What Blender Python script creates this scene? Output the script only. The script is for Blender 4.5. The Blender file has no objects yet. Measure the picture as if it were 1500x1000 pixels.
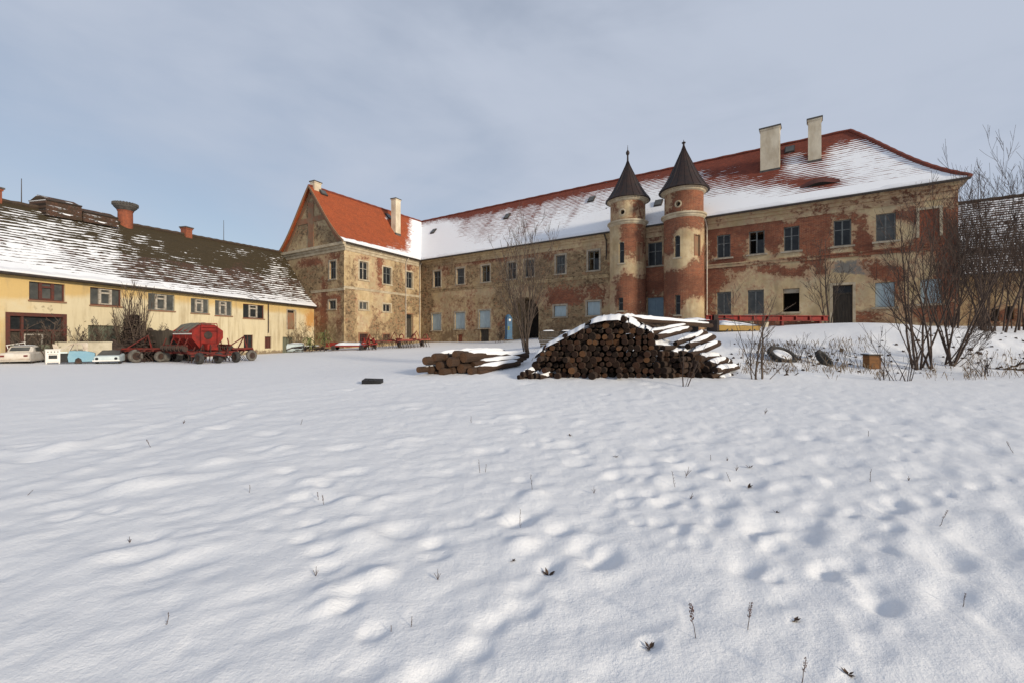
import bpy, math, random
import numpy as np
from mathutils import Vector, Matrix, noise

R = math.radians
scene = bpy.context.scene
COL = scene.collection
rng = random.Random(7)

# ------------------------------------------------------------------ camera model
F, H, CZ = 620.0, 492.0, 1.65          # focal length in photo pixels, horizon row, eye height


def P(px, py, Y):
    """point seen at photo pixel (px, py) when it stands Y metres ahead"""
    return Vector(((px - 750) / F * Y, Y, CZ + (H - py) / F * Y))


def pix(p):
    return 750 + F * p[0] / p[1], H - F * (p[2] - CZ) / p[1]


cam = bpy.data.cameras.new('camera')
cam.sensor_width = 36.0
cam.lens = 36.0 * F / 1500
cam.shift_y = -8 / 1500
cam.clip_start = 0.05
cam.clip_end = 3000
co = bpy.data.objects.new('camera', cam)
co.location = (0, 0, CZ)
co.rotation_euler = (R(90), 0, 0)
COL.objects.link(co)
scene.camera = co

# ------------------------------------------------------------------ node helpers


class NT:
    def __init__(self, name, rough=0.85, spec=0.3):
        self.m = bpy.data.materials.new(name)
        self.m.use_nodes = True
        self.t = self.m.node_tree
        self.b = self.t.nodes['Principled BSDF']
        self.b.inputs['Roughness'].default_value = rough
        self.b.inputs['Specular IOR Level'].default_value = spec

    def n(self, typ, **kw):
        nd = self.t.nodes.new(typ)
        for k, v in kw.items():
            setattr(nd, k, v)
        return nd

    def link(self, a, b):
        self.t.links.new(a, b)

    def put(self, sock, v):
        if hasattr(v, 'links'):
            self.link(v, sock)
        else:
            sock.default_value = v

    def coord(self, kind='Object', scale=None):
        c = self.n('ShaderNodeTexCoord').outputs[kind]
        if scale is None:
            return c
        mp = self.n('ShaderNodeMapping')
        self.link(c, mp.inputs[0])
        mp.inputs['Scale'].default_value = scale
        return mp.outputs[0]

    def noise(self, vec, scale, detail=6, rough=0.6, out='Fac'):
        nd = self.n('ShaderNodeTexNoise')
        self.link(vec, nd.inputs['Vector'])
        nd.inputs['Scale'].default_value = scale
        nd.inputs['Detail'].default_value = detail
        nd.inputs['Roughness'].default_value = rough
        return nd.outputs[out]

    def math(self, op, a, b=0.0, c=0.0, clamp=False):
        nd = self.n('ShaderNodeMath', operation=op, use_clamp=clamp)
        self.put(nd.inputs[0], a)
        self.put(nd.inputs[1], b)
        self.put(nd.inputs[2], c)
        return nd.outputs[0]

    def step(self, v, lo, hi):
        nd = self.n('ShaderNodeMapRange', interpolation_type='SMOOTHSTEP')
        self.put(nd.inputs[0], v)
        nd.inputs[1].default_value = lo
        nd.inputs[2].default_value = hi
        return nd.outputs[0]

    def mix(self, fac, a, b, mode='MIX'):
        nd = self.n('ShaderNodeMix', data_type='RGBA', blend_type=mode)
        self.put(nd.inputs[0], fac)
        for i, v in ((6, a), (7, b)):
            if isinstance(v, tuple):
                v = (v[0], v[1], v[2], 1)
            self.put(nd.inputs[i], v)
        return nd.outputs[2]

    def ramp(self, v, stops):
        nd = self.n('ShaderNodeValToRGB')
        self.link(v, nd.inputs[0])
        el = nd.color_ramp.elements
        while len(el) < len(stops):
            el.new(0.5)
        for e, (p, c) in zip(el, stops):
            e.position = p
            e.color = (c[0], c[1], c[2], 1)
        return nd.outputs[0]

    def color(self, c):
        self.put(self.b.inputs['Base Color'], c)

    def bump(self, h, dist=0.02, strength=1.0):
        nd = self.n('ShaderNodeBump')
        self.put(nd.inputs['Height'], h)
        nd.inputs['Distance'].default_value = dist
        nd.inputs['Strength'].default_value = strength
        self.link(nd.outputs[0], self.b.inputs['Normal'])


def simple(name, c1, c2, scale=3.0, rough=0.8, bump=0.01, stretch=(1, 1, 1), metal=0.0, spec=0.3):
    t = NT(name, rough, spec)
    v = t.coord('Object', stretch)
    f = t.noise(v, scale)
    t.color(t.mix(t.step(f, 0.3, 0.7), c1, c2))
    t.b.inputs['Metallic'].default_value = metal
    if bump:
        t.bump(t.noise(v, scale * 5), bump)
    return t.m


def facade_material():
    t = NT('weathered_facade', 0.92, 0.2)
    uvn = t.n('ShaderNodeUVMap')
    uv = uvn.outputs[0]
    at = t.n('ShaderNodeAttribute', attribute_name='mask')
    sep = t.n('ShaderNodeSeparateColor')
    t.link(at.outputs['Color'], sep.inputs[0])
    br, st, gr = sep.outputs[0], sep.outputs[1], sep.outputs[2]
    dirt = at.outputs['Alpha']
    ob = t.coord('Object')
    n1 = t.noise(ob, 0.75, 9, 0.62)
    n2 = t.noise(ob, 2.3, 9, 0.68)
    n3 = t.noise(t.coord('Object', (1, 1, 0.13)), 1.6, 6, 0.65)
    big = t.noise(ob, 0.45, 5, 0.6)
    n4 = t.noise(ob, 5.0, 8, 0.72)
    pl = t.ramp(n1, [(0.25, (0.33, 0.235, 0.12)), (0.5, (0.52, 0.40, 0.23)), (0.75, (0.64, 0.53, 0.34))])
    pl = t.mix(t.math('MULTIPLY', t.step(big, 0.4, 0.66), 0.55), pl, (0.33, 0.265, 0.18))
    pl = t.mix(t.math('MULTIPLY', t.step(n3, 0.48, 0.75), 0.55), pl, (0.25, 0.185, 0.11))
    pl = t.mix(t.math('MULTIPLY', t.step(n2, 0.5, 0.75), 0.6), pl, (0.40, 0.22, 0.115))
    gm = t.step(t.math('MULTIPLY_ADD', t.math('SUBTRACT', n2, 0.5), 0.8, gr), 0.42, 0.6)
    pl = t.mix(gm, pl, t.mix(n2, (0.11, 0.105, 0.095), (0.24, 0.22, 0.19)))
    # brick
    bk = t.n('ShaderNodeTexBrick')
    t.link(uv, bk.inputs['Vector'])
    bk.inputs['Scale'].default_value = 1.0
    bk.inputs['Brick Width'].default_value = 0.30
    bk.inputs['Row Height'].default_value = 0.085
    bk.inputs['Mortar Size'].default_value = 0.007
    bk.inputs['Color1'].default_value = (0.27, 0.078, 0.036, 1)
    bk.inputs['Color2'].default_value = (0.15, 0.044, 0.026, 1)
    bk.inputs['Mortar'].default_value = (0.28, 0.19, 0.13, 1)
    bc = t.mix(t.math('MULTIPLY', t.step(n4, 0.45, 0.7), 0.6), bk.outputs['Color'], (0.33, 0.17, 0.095))
    bc = t.mix(t.math('MULTIPLY', t.step(big, 0.42, 0.62), 0.6), bc, (0.10, 0.038, 0.025))
    bval = t.math('MULTIPLY_ADD', t.math('SUBTRACT', n1, 0.5), 1.2,
                       t.math('MULTIPLY_ADD', t.math('SUBTRACT', n2, 0.5), 1.1, t.math('MULTIPLY_ADD', t.math('SUBTRACT', n4, 0.5), 1.3, br)))
    bm = t.step(bval, 0.40, 0.60)
    under = t.step(bval, 0.10, 0.36)
    # rubble stone
    vo = t.n('ShaderNodeTexVoronoi')
    t.link(t.coord('UV', (1, 1.5, 1)), vo.inputs['Vector'])
    vo.inputs['Scale'].default_value = 3.2
    ve = t.n('ShaderNodeTexVoronoi', feature='DISTANCE_TO_EDGE')
    t.link(t.coord('UV', (1, 1.5, 1)), ve.inputs['Vector'])
    ve.inputs['Scale'].default_value = 3.2
    sc_ = t.n('ShaderNodeSeparateColor')
    t.link(vo.outputs['Color'], sc_.inputs[0])
    stc = t.ramp(sc_.outputs[0], [(0.0, (0.085, 0.056, 0.033)), (0.4, (0.20, 0.138, 0.08)), (0.75, (0.31, 0.22, 0.125)), (1.0, (0.28, 0.14, 0.075))])
    stc = t.mix(t.step(ve.outputs['Distance'], 0.09, 0.02), stc, (0.30, 0.217, 0.125))
    stc = t.mix(t.math('MULTIPLY', t.step(n2, 0.45, 0.7), 0.6), stc, (0.15, 0.103, 0.06))
    sval = t.math('MULTIPLY_ADD', t.math('SUBTRACT', n2, 0.5), 1.3,
                       t.math('MULTIPLY_ADD', t.math('SUBTRACT', n4, 0.5), 1.0, t.math('MULTIPLY_ADD', t.math('SUBTRACT', n1, 0.5), 1.5, st)))
    sm = t.step(sval, 0.40, 0.62)
    c = t.mix(t.math('MULTIPLY', t.step(sval, 0.12, 0.40), 0.75), pl, t.mix(n4, (0.24, 0.165, 0.09), (0.40, 0.285, 0.16)))
    c = t.mix(t.math('MULTIPLY', under, 0.75), c, t.mix(n4, (0.27, 0.145, 0.085), (0.46, 0.30, 0.19)))
    c = t.mix(sm, c, stc)
    c = t.mix(bm, c, bc)
    # rising damp
    dm = t.math('MULTIPLY', dirt, t.step(n2, 0.2, 0.65), clamp=True)
    c = t.mix(t.math('MULTIPLY', dm, 0.8), c, (0.13, 0.085, 0.048))
    t.color(c)
    h = t.math('MAXIMUM', bm, sm)
    h = t.math('MULTIPLY_ADD', h, -0.6, t.math('MULTIPLY', n2, 0.5))
    h = t.math('MULTIPLY_ADD', t.math('MULTIPLY', ve.outputs['Distance'], sm), 1.0, h)
    t.bump(h, 0.06)
    return t.m


def roof_material(name, tile1, tile2, moss, snow_c, course=0.34, k_noise=0.9, k_course=0.45, low=0.5):
    t = NT(name, 0.85, 0.25)
    uv = t.coord('UV')
    at = t.n('ShaderNodeAttribute', attribute_name='mask')
    sep = t.n('ShaderNodeSeparateColor')
    t.link(at.outputs['Color'], sep.inputs[0])
    snow, mossv = sep.outputs[0], sep.outputs[1]
    sx = t.n('ShaderNodeSeparateXYZ')
    t.link(uv, sx.inputs[0])
    warp = t.noise(uv, 0.5, 3)
    v = t.math('MULTIPLY_ADD', warp, 0.25, sx.outputs[1])
    fr = t.math('FRACT', t.math('DIVIDE', v, course))
    bk = t.n('ShaderNodeTexBrick')
    t.link(uv, bk.inputs['Vector'])
    bk.inputs['Scale'].default_value = 1.0
    bk.inputs['Brick Width'].default_value = 0.19
    bk.inputs['Row Height'].default_value = course / 2
    bk.inputs['Mortar Size'].default_value = 0.008
    bk.inputs['Color1'].default_value = (*tile1, 1)
    bk.inputs['Color2'].default_value = (*tile2, 1)
    bk.inputs['Mortar'].default_value = (tile2[0] * .4, tile2[1] * .4, tile2[2] * .4, 1)
    nb = t.noise(uv, 1.1, 8, 0.65)
    nf = t.noise(t.coord('UV', (0.6, 2.4, 1)), 1.5, 7, 0.7)
    c = t.mix(t.math('MULTIPLY', t.step(nb, 0.4, 0.7), 0.5), bk.outputs['Color'], (tile1[0] * .45, tile1[1] * .55, tile1[2] * .7))
    mm = t.step(t.math('MULTIPLY_ADD', t.math('SUBTRACT', nb, 0.5), 1.2, mossv), 0.4, 0.6)
    c = t.mix(mm, c, t.mix(nf, moss, (moss[0] * 2.2, moss[1] * 1.9, moss[2] * 1.6)))
    val = t.math('MULTIPLY_ADD', t.math('SUBTRACT', nf, 0.5), k_noise, snow)
    val = t.math('MULTIPLY_ADD', t.math('SUBTRACT', nb, 0.5), k_noise * 0.6, val)
    val = t.math('MULTIPLY_ADD', t.math('SUBTRACT', fr, 0.5), k_course, val)
    sm = t.step(val, low - 0.05, low + 0.09)
    c = t.mix(sm, c, snow_c)
    t.color(c)
    h = t.math('MULTIPLY_ADD', fr, -0.35, t.math('MULTIPLY', sm, 0.55))
    h = t.math('MULTIPLY_ADD', t.noise(uv, 6, 3), 0.25, h)
    t.bump(h, 0.05)
    return t.m


def snow_material():
    t = NT('snow', 0.75, 0.25)
    ob = t.coord('Object')
    a = t.noise(ob, 0.9, 8, 0.6)
    b = t.noise(ob, 9.0, 6, 0.7)
    c = t.noise(ob, 60.0, 4, 0.7)
    t.color(t.mix(a, (0.715, 0.723, 0.745), (0.77, 0.77, 0.775)))
    h = t.math('MULTIPLY_ADD', b, 1.0, t.math('MULTIPLY', c, 0.28))
    t.bump(h, 0.018, 0.8)
    return t.m


def bark_end_material():
    t = NT('sawn_log_end', 0.9, 0.2)
    g = t.n('ShaderNodeObjectInfo').outputs['Random']
    ob = t.coord('Object')
    w = t.n('ShaderNodeTexWave', wave_type='RINGS', rings_direction='Z')
    t.link(ob, w.inputs['Vector'])
    w.inputs['Scale'].default_value = 9
    w.inputs['Distortion'].default_value = 1.5
    base = t.ramp(g, [(0, (0.010, 0.007, 0.005)), (0.55, (0.026, 0.013, 0.009)), (0.8, (0.062, 0.028, 0.016)), (1, (0.17, 0.082, 0.036))])
    c = t.mix(t.math('MULTIPLY', w.outputs['Fac'], 0.35), base, (0.03, 0.017, 0.011))
    c = t.mix(t.step(t.noise(ob, 6), 0.55, 0.7), c, (0.025, 0.016, 0.011))
    t.color(c)
    t.bump(w.outputs['Fac'], 0.004)
    return t.m


M = {}
M['facade'] = facade_material()
M['trim'] = simple('cream_render_trim', (0.50, 0.43, 0.31), (0.34, 0.27, 0.18), 1.5, 0.9, 0.012)
M['trim_grey'] = simple('grey_window_surround', (0.40, 0.35, 0.27), (0.26, 0.21, 0.155), 2.5, 0.9, 0.012)
M['lesene'] = simple('faded_red_render', (0.27, 0.12, 0.065), (0.22, 0.15, 0.09), 1.7, 0.9, 0.02)
M['lesene_dark'] = simple('dark_red_old_tile', (0.11, 0.03, 0.022), (0.07, 0.026, 0.02), 4, 0.9, 0.02)
M['brick'] = simple('loose_red_brick', (0.30, 0.09, 0.045), (0.19, 0.065, 0.038), 5, 0.9, 0.03)
M['frame'] = simple('grey_paint_worn', (0.19, 0.20, 0.19), (0.11, 0.105, 0.095), 6, 0.7, 0.004)
M['frame_white'] = simple('white_paint_worn', (0.48, 0.44, 0.37), (0.25, 0.21, 0.17), 6, 0.7, 0.004)
M['frame_red'] = simple('oxblood_paint_worn', (0.12, 0.035, 0.025), (0.075, 0.035, 0.028), 6, 0.7, 0.004)
M['glass'] = simple('dusty_dark_glass', (0.012, 0.014, 0.016), (0.03, 0.032, 0.033), 2.0, 0.3, 0.004, spec=0.25)
M['glass_grey'] = simple('dusty_grey_glass', (0.10, 0.10, 0.092), (0.05, 0.054, 0.053), 1.6, 0.3, 0.004, spec=0.3)
M['board'] = simple('pale_blue_board', (0.36, 0.44, 0.47), (0.29, 0.36, 0.385), 1.5, 0.75, 0.004, (6, 6, 1))
M['board_door'] = simple('blue_grey_door_paint', (0.17, 0.24, 0.29), (0.13, 0.19, 0.235), 1.5, 0.7, 0.004)
M['plank'] = simple('dark_old_planks', (0.075, 0.06, 0.045), (0.035, 0.029, 0.023), 2, 0.85, 0.01, (8, 8, .6))
M['plank_green'] = simple('green_grey_planks', (0.17, 0.18, 0.13), (0.10, 0.105, 0.075), 2, 0.85, 0.01, (8, 8, .6))
M['dark'] = simple('unlit_room', (0.02, 0.017, 0.014), (0.03, 0.024, 0.02), 1, 0.95, 0)
M['gutter'] = simple('dark_sheet_gutter', (0.035, 0.03, 0.027), (0.06, 0.045, 0.035), 3, 0.6, 0.004)
M['pipe'] = simple('zinc_downpipe', (0.55, 0.49, 0.40), (0.36, 0.28, 0.21), 3, 0.5, 0.004)
M['cone'] = simple('rusted_sheet_metal', (0.018, 0.013, 0.012), (0.034, 0.018, 0.014), 2.2, 0.6, 0.01)
M['chimney'] = simple('whitewashed_chimney', (0.66, 0.58, 0.44), (0.46, 0.38, 0.27), 1.3, 0.9, 0.015, (1, 1, .5))
M['cap'] = simple('sooty_cap', (0.06, 0.055, 0.05), (0.11, 0.10, 0.09), 3, 0.85, 0.01)
SNOWC = (0.82, 0.83, 0.85)
M['roof_main'] = roof_material('red_tiles_snow', (0.23, 0.055, 0.030), (0.16, 0.042, 0.025), (0.12, 0.05, 0.03), SNOWC, k_noise=1.1, k_course=0.75)
M['roof_gable'] = roof_material('orange_tiles_snow', (0.37, 0.086, 0.028), (0.31, 0.07, 0.025), (0.20, 0.065, 0.03), SNOWC, k_course=0.35, k_noise=1.0)
M['roof_barn'] = roof_material('mossy_tiles_snow', (0.10, 0.052, 0.034), (0.06, 0.040, 0.028), (0.030, 0.024, 0.013), SNOWC, course=0.33, k_noise=2.1, k_course=0.85)
M['ridge'] = simple('red_ridge_tile', (0.20, 0.05, 0.03), (0.13, 0.038, 0.026), 4, 0.85, 0.02)
M['ridge_dark'] = simple('mossy_ridge_tile', (0.07, 0.045, 0.03), (0.045, 0.035, 0.025), 4, 0.85, 0.02)
M['snow'] = snow_material()
M['bark'] = simple('wet_bark', (0.026, 0.017, 0.012), (0.055, 0.033, 0.021), 4, 0.9, 0.02, (3, 3, .6))
M['bark_light'] = simple('brown_bark', (0.075, 0.042, 0.025), (0.035, 0.022, 0.015), 3, 0.9, 0.02, (3, 3, .6))
M['log_end'] = bark_end_material()
M['log_end_light'] = simple('tan_sawn_log_end', (0.21, 0.105, 0.048), (0.07, 0.036, 0.020), 5, 0.9, 0.01)
M['twig'] = simple('grey_brown_twig', (0.062, 0.044, 0.034), (0.105, 0.078, 0.058), 4, 0.9, 0)
M['twig_dark'] = simple('dark_twig', (0.036, 0.026, 0.022), (0.066, 0.045, 0.036), 4, 0.9, 0)
M['twig_brown'] = simple('reddish_brown_twig', (0.046, 0.032, 0.026), (0.088, 0.060, 0.045), 4, 0.9, 0)
M['straw'] = simple('dry_straw', (0.24, 0.17, 0.10), (0.14, 0.10, 0.06), 4, 0.9, 0)
M['dead_grass'] = simple('pale_dead_grass', (0.16, 0.12, 0.08), (0.085, 0.062, 0.045), 4, 0.9, 0)
M['weed'] = simple('dead_weed', (0.05, 0.032, 0.022), (0.10, 0.06, 0.04), 30, 0.9, 0)
M['seed'] = simple('red_brown_seed_head', (0.09, 0.035, 0.022), (0.06, 0.028, 0.02), 40, 0.9, 0)
M['red'] = simple('red_machine_paint', (0.26, 0.022, 0.016), (0.13, 0.02, 0.016), 3, 0.65, 0.003, spec=0.2)
M['red_dull'] = simple('dull_red_paint', (0.17, 0.022, 0.016), (0.075, 0.024, 0.018), 3, 0.7, 0.006)
M['red_pale'] = simple('sun_bleached_red_paint', (0.30, 0.075, 0.05), (0.17, 0.05, 0.036), 3, 0.7, 0.006)
M['iron'] = simple('dark_rusty_iron', (0.030, 0.024, 0.022), (0.065, 0.036, 0.026), 4, 0.75, 0.006)
M['tarp'] = simple('olive_grey_tarpaulin', (0.16, 0.15, 0.12), (0.11, 0.105, 0.085), 2, 0.7, 0.02)
M['rubber'] = simple('tyre_rubber', (0.028, 0.027, 0.026), (0.06, 0.055, 0.05), 5, 0.85, 0.01)
M['rubber_grey'] = simple('dusty_tyre_rubber', (0.16, 0.145, 0.125), (0.085, 0.078, 0.068), 5, 0.85, 0.01)
M['car_white'] = simple('chalky_white_car_paint', (0.66, 0.62, 0.55), (0.52, 0.46, 0.39), 2, 0.55, 0.003)
M['car_cream'] = simple('cream_board', (0.56, 0.50, 0.38), (0.42, 0.37, 0.27), 2, 0.75, 0.004)
M['car_blue'] = simple('light_blue_car_paint', (0.15, 0.30, 0.39), (0.19, 0.34, 0.41), 3, 0.45, 0.003)
M['car_pale'] = simple('very_pale_blue_car_paint', (0.56, 0.62, 0.61), (0.44, 0.51, 0.51), 3, 0.5, 0.003)
M['white_enamel'] = simple('white_enamel', (0.74, 0.72, 0.68), (0.62, 0.59, 0.55), 3, 0.4, 0.002)
M['yellow'] = simple('ochre_yellow_paint', (0.42, 0.26, 0.07), (0.33, 0.20, 0.06), 3, 0.7, 0.006)
M['box_wood'] = simple('orange_brown_box_wood', (0.22, 0.098, 0.032), (0.14, 0.065, 0.024), 2, 0.8, 0.006, (1, 1, 5))
M['black'] = simple('black_plastic', (0.010, 0.010, 0.011), (0.02, 0.02, 0.02), 4, 0.6, 0.004)
M['blue'] = simple('strong_blue_paint', (0.04, 0.12, 0.21), (0.045, 0.09, 0.15), 3, 0.55, 0.003)
M['grass_green'] = simple('yellow_green_leaves', (0.20, 0.21, 0.075), (0.13, 0.145, 0.05), 3, 0.8, 0)


def barn_plaster():
    t = NT('yellow_barn_plaster', 0.92, 0.2)
    ob = t.coord('Object')
    at = t.n('ShaderNodeAttribute', attribute_name='mask')
    sep = t.n('ShaderNodeSeparateColor')
    t.link(at.outputs['Color'], sep.inputs[0])
    n1 = t.noise(ob, 0.6, 8, 0.6)
    n2 = t.noise(ob, 3.0, 8, 0.68)
    n3 = t.noise(t.coord('Object', (1, 1, 0.12)), 2.0, 6, 0.65)
    pale = t.mix(n1, (0.56, 0.46, 0.28), (0.66, 0.59, 0.42))
    yel = t.mix(n1, (0.60, 0.42, 0.165), (0.52, 0.37, 0.17))
    c = t.mix(t.step(t.math('MULTIPLY_ADD', t.math('SUBTRACT', n1, 0.5), 0.9, sep.outputs[0]), 0.3, 0.7), pale, yel)
    c = t.mix(t.step(t.math('MULTIPLY_ADD', t.math('SUBTRACT', n2, 0.5), 0.8, sep.outputs[1]), 0.4, 0.7), c, (0.50, 0.27, 0.09))
    c = t.mix(t.math('MULTIPLY', t.step(n3, 0.46, 0.72), 0.65), c, (0.33, 0.25, 0.145))
    c = t.mix(t.step(t.math('MULTIPLY_ADD', t.math('SUBTRACT', n2, 0.5), 1.0, sep.outputs[2]), 0.45, 0.6), c, (0.24, 0.185, 0.12))
    t.color(c)
    t.bump(n2, 0.02)
    return t.m


M['barn'] = barn_plaster()

# ------------------------------------------------------------------ mesh builder


class MB:
    def __init__(self):
        self.v, self.f, self.m, self.uv, self.c = [], [], [], {}, {}
        self.M = None

    def add(self, p):
        p = Vector(p)
        if self.M is not None:
            p = self.M @ p
        self.v.append(p)
        return len(self.v) - 1

    def face(self, idx, m=0):
        self.f.append(tuple(idx))
        self.m.append(m)

    def poly(self, pts, m=0):
        self.face([self.add(p) for p in pts], m)

    def hexa(self, c, m=0):
        i = [self.add(p) for p in c]
        for q in ((0, 3, 2, 1), (4, 5, 6, 7), (0, 1, 5, 4), (1, 2, 6, 5), (2, 3, 7, 6), (3, 0, 4, 7)):
            self.face([i[k] for k in q], m)

    def box(self, x0, x1, y0, y1, z0, z1, m=0):
        self.hexa([(x0, y0, z0), (x1, y0, z0), (x1, y1, z0), (x0, y1, z0),
                   (x0, y0, z1), (x1, y0, z1), (x1, y1, z1), (x0, y1, z1)], m)

    def prism(self, prof, axis, a, b, m=0, close=True):
        """prof: 2-D outline; extruded along axis ('x','y','z') from a to b"""
        def pt(q, t):
            if axis == 'x':
                return (t, q[0], q[1])
            if axis == 'y':
                return (q[0], t, q[1])
            return (q[0], q[1], t)
        i0 = [self.add(pt(q, a)) for q in prof]
        i1 = [self.add(pt(q, b)) for q in prof]
        n = len(prof)
        for k in range(n):
            self.face((i0[k], i0[(k + 1) % n], i1[(k + 1) % n], i1[k]), m)
        if close:
            self.face(i0[::-1], m)
            self.face(i1, m)

    def tube(self, pts, rad, sides=5, m=0, caps=True):
        pts = [Vector(p) for p in pts]
        n = len(pts)
        if not hasattr(rad, '__len__'):
            rad = [rad] * n
        rings = []
        ref = Vector((0.13, 0.37, 0.91))
        for k in range(n):
            d = (pts[min(k + 1, n - 1)] - pts[max(k - 1, 0)])
            if d.length < 1e-9:
                d = Vector((0, 0, 1))
            d.normalize()
            if abs(d.dot(ref)) > 0.97:
                ref = Vector((0.9, 0.2, 0.1))
            a = d.cross(ref).normalized()
            b = d.cross(a)
            rings.append([self.add(pts[k] + (a * math.cos(t) + b * math.sin(t)) * rad[k])
                          for t in [2 * math.pi * j / sides for j in range(sides)]])
        for k in range(n - 1):
            for j in range(sides):
                self.face((rings[k][j], rings[k + 1][j], rings[k + 1][(j + 1) % sides], rings[k][(j + 1) % sides]), m)
        if caps:
            self.face(rings[0], m)
            self.face(rings[-1][::-1], m)

    def lathe(self, prof, c, sides=24, m=0, axis='z', cap0=True, cap1=True):
        c = Vector(c)
        rings = []
        for r, h in prof:
            ring = []
            for j in range(sides):
                t = 2 * math.pi * j / sides
                x, y = r * math.cos(t), r * math.sin(t)
                q = {'z': (x, y, h), 'x': (h, x, y), 'y': (x, h, y)}[axis]
                ring.append(self.add(c + Vector(q)))
            rings.append(ring)
        for k in range(len(rings) - 1):
            for j in range(sides):
                self.face((rings[k][j], rings[k][(j + 1) % sides], rings[k + 1][(j + 1) % sides], rings[k + 1][j]), m)
        if cap0:
            self.face(rings[0][::-1], m)
        if cap1:
            self.face(rings[-1], m)

    def wbox(self, mp, s0, s1, z0, z1, d0, d1, m=0):
        self.hexa([mp(s0, z0, d1), mp(s1, z0, d1), mp(s1, z0, d0), mp(s0, z0, d0),
                   mp(s0, z1, d1), mp(s1, z1, d1), mp(s1, z1, d0), mp(s0, z1, d0)], m)

    def build(self, name, mats, parent=None, smooth=False, origin=None):
        if not isinstance(mats, (list, tuple)):
            mats = [mats]
        off = Vector(origin) if origin is not None else Vector((0, 0, 0))
        po = wloc(parent) if parent else Vector((0, 0, 0))
        base = off if origin is not None else po
        me = bpy.data.meshes.new(name)
        me.from_pydata([tuple(p - base) for p in self.v], [], self.f)
        for m_ in mats:
            me.materials.append(m_)
        if len(mats) > 1:
            me.polygons.foreach_set('material_index', self.m)
        if self.uv:
            ul = me.uv_layers.new(name='UVMap')
            li = np.zeros(len(me.loops), dtype=np.int32)
            me.loops.foreach_get('vertex_index', li)
            arr = np.zeros((len(self.v), 2), dtype=np.float32)
            for k, q in self.uv.items():
                arr[k] = q
            ul.data.foreach_set('uv', arr[li].ravel())
        if self.c:
            ca = me.color_attributes.new(name='mask', type='FLOAT_COLOR', domain='POINT')
            arr = np.zeros((len(self.v), 4), dtype=np.float32)
            for k, q in self.c.items():
                arr[k] = q
            ca.data.foreach_set('color', arr.ravel())
        if smooth:
            me.polygons.foreach_set('use_smooth', [True] * len(me.polygons))
        me.update()
        o = bpy.data.objects.new(name, me)
        COL.objects.link(o)
        if parent:
            o.parent = parent
            o.location = base - po
        else:
            o.location = base
        return o


def wloc(o):
    p = Vector((0, 0, 0))
    while o is not None:
        p = p + o.location
        o = o.parent
    return p


def thing(name, label, cat, loc=(0, 0, 0), group=None):
    o = bpy.data.objects.new(name, None)
    o.empty_display_size = 0.3
    COL.objects.link(o)
    o.location = loc
    return tag(o, label, cat, group)


def tag(o, label, cat, group=None):
    o['label'] = label
    o['category'] = cat
    if group:
        o['group'] = group
    return o


# ------------------------------------------------------------------ terrain
def zat(py, Y):
    return CZ + (H - py) / F * Y


def G(px, py, Y):
    return ((px - 750) / F * Y, Y, zat(py, Y))


ctrl = [(0, 0.5, 0), (-3, 2, 0), (3, 2, 0), (0, 6, 0), (-7, 6, 0), (7, 6, 0), (0, 11, .05), (-12, 11, .05), (12, 11, .1),
        (18, 12, .2), (-20, 12, .1), (-2.5, 14.5, .1), (0, 14.5, .13), (4, 14.7, .15), (8, 14.4, .18), (13, 13.6, .2), (20, 13.6, .3),
        (-2.6, 15.6, .2), (-25, 22.3, .18), (-28, 24, .2), (-34, 22, .3), (-20, 27, 0), (-15, 30, .05), (-22, 36, 0), (-22, 48, -.1),
        (-17.5, 44.5, .38), (-12, 55.0, .75), (-5, 40, .3), (-4, 30, .25), (-2, 22, .35), (0.7, 20, .85), (-3, 50, 1.0),
        (1.4, 46.3, 1.25), (5, 35, 1.3), (3.5, 24, .95), (7, 24, 1.35), (10, 36, 1.85), (17, 34, 1.95), (24, 29.5, 2.3), (29, 26.5, 2.25),
        (7.9, 15.8, .3), (11.5, 15.8, .38), (11.6, 18, .86), (14.2, 22, 1.75), (10.5, 22, 1.7), (18.6, 21, 2.12), (13.8, 16.4, .38), (15.5, 16, .43), (20.3, 21, 2.08),
        (25.2, 22, 1.86), (20.5, 17, .9), (29, 24, 2.1), (38, 33, 2.3), (50, 25, 2.3), (45, 12, 1.2), (30, 10, .5), (20.2, 15.3, .42),
        (150, 150, 2), (-150, 150, 1), (0, 150, 2.5), (-60, 40, 0), (-80, 0, 0), (80, 0, .8), (0, -40, 0), (-40, -40, 0),
        (40, -40, 0), (-60, 100, .5), (70, 70, 2.5), (20, 60, 2.3), (-10, 80, 1.5)]
_C = np.array(ctrl)


def _phi(r2):
    r2 = np.maximum(r2, 1e-12)
    return 0.5 * r2 * np.log(r2)


_n = len(_C)
_d2 = ((_C[:, None, :2] - _C[None, :, :2]) ** 2).sum(-1)
_A = np.zeros((_n + 3, _n + 3))
_A[:_n, :_n] = _phi(_d2) + np.eye(_n) * 1.5
_A[:_n, _n] = 1
_A[:_n, _n + 1:] = _C[:, :2]
_A[_n, :_n] = 1
_A[_n + 1:, :_n] = _C[:, :2].T
_W = np.linalg.solve(_A, np.concatenate([_C[:, 2], np.zeros(3)]))


def base_z(x, y):
    x = np.asarray(x, float)
    y = np.asarray(y, float)
    r = np.hypot(x, y)
    k = np.minimum(1.0, 140.0 / np.maximum(r, 1e-6))
    x, y = x * k, y * k
    out = np.full(x.shape, _W[_n]) + _W[_n + 1] * x + _W[_n + 2] * y
    for i in range(_n):
        out = out + _W[i] * _phi((x - _C[i, 0]) ** 2 + (y - _C[i, 1]) ** 2)
    return out


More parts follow.
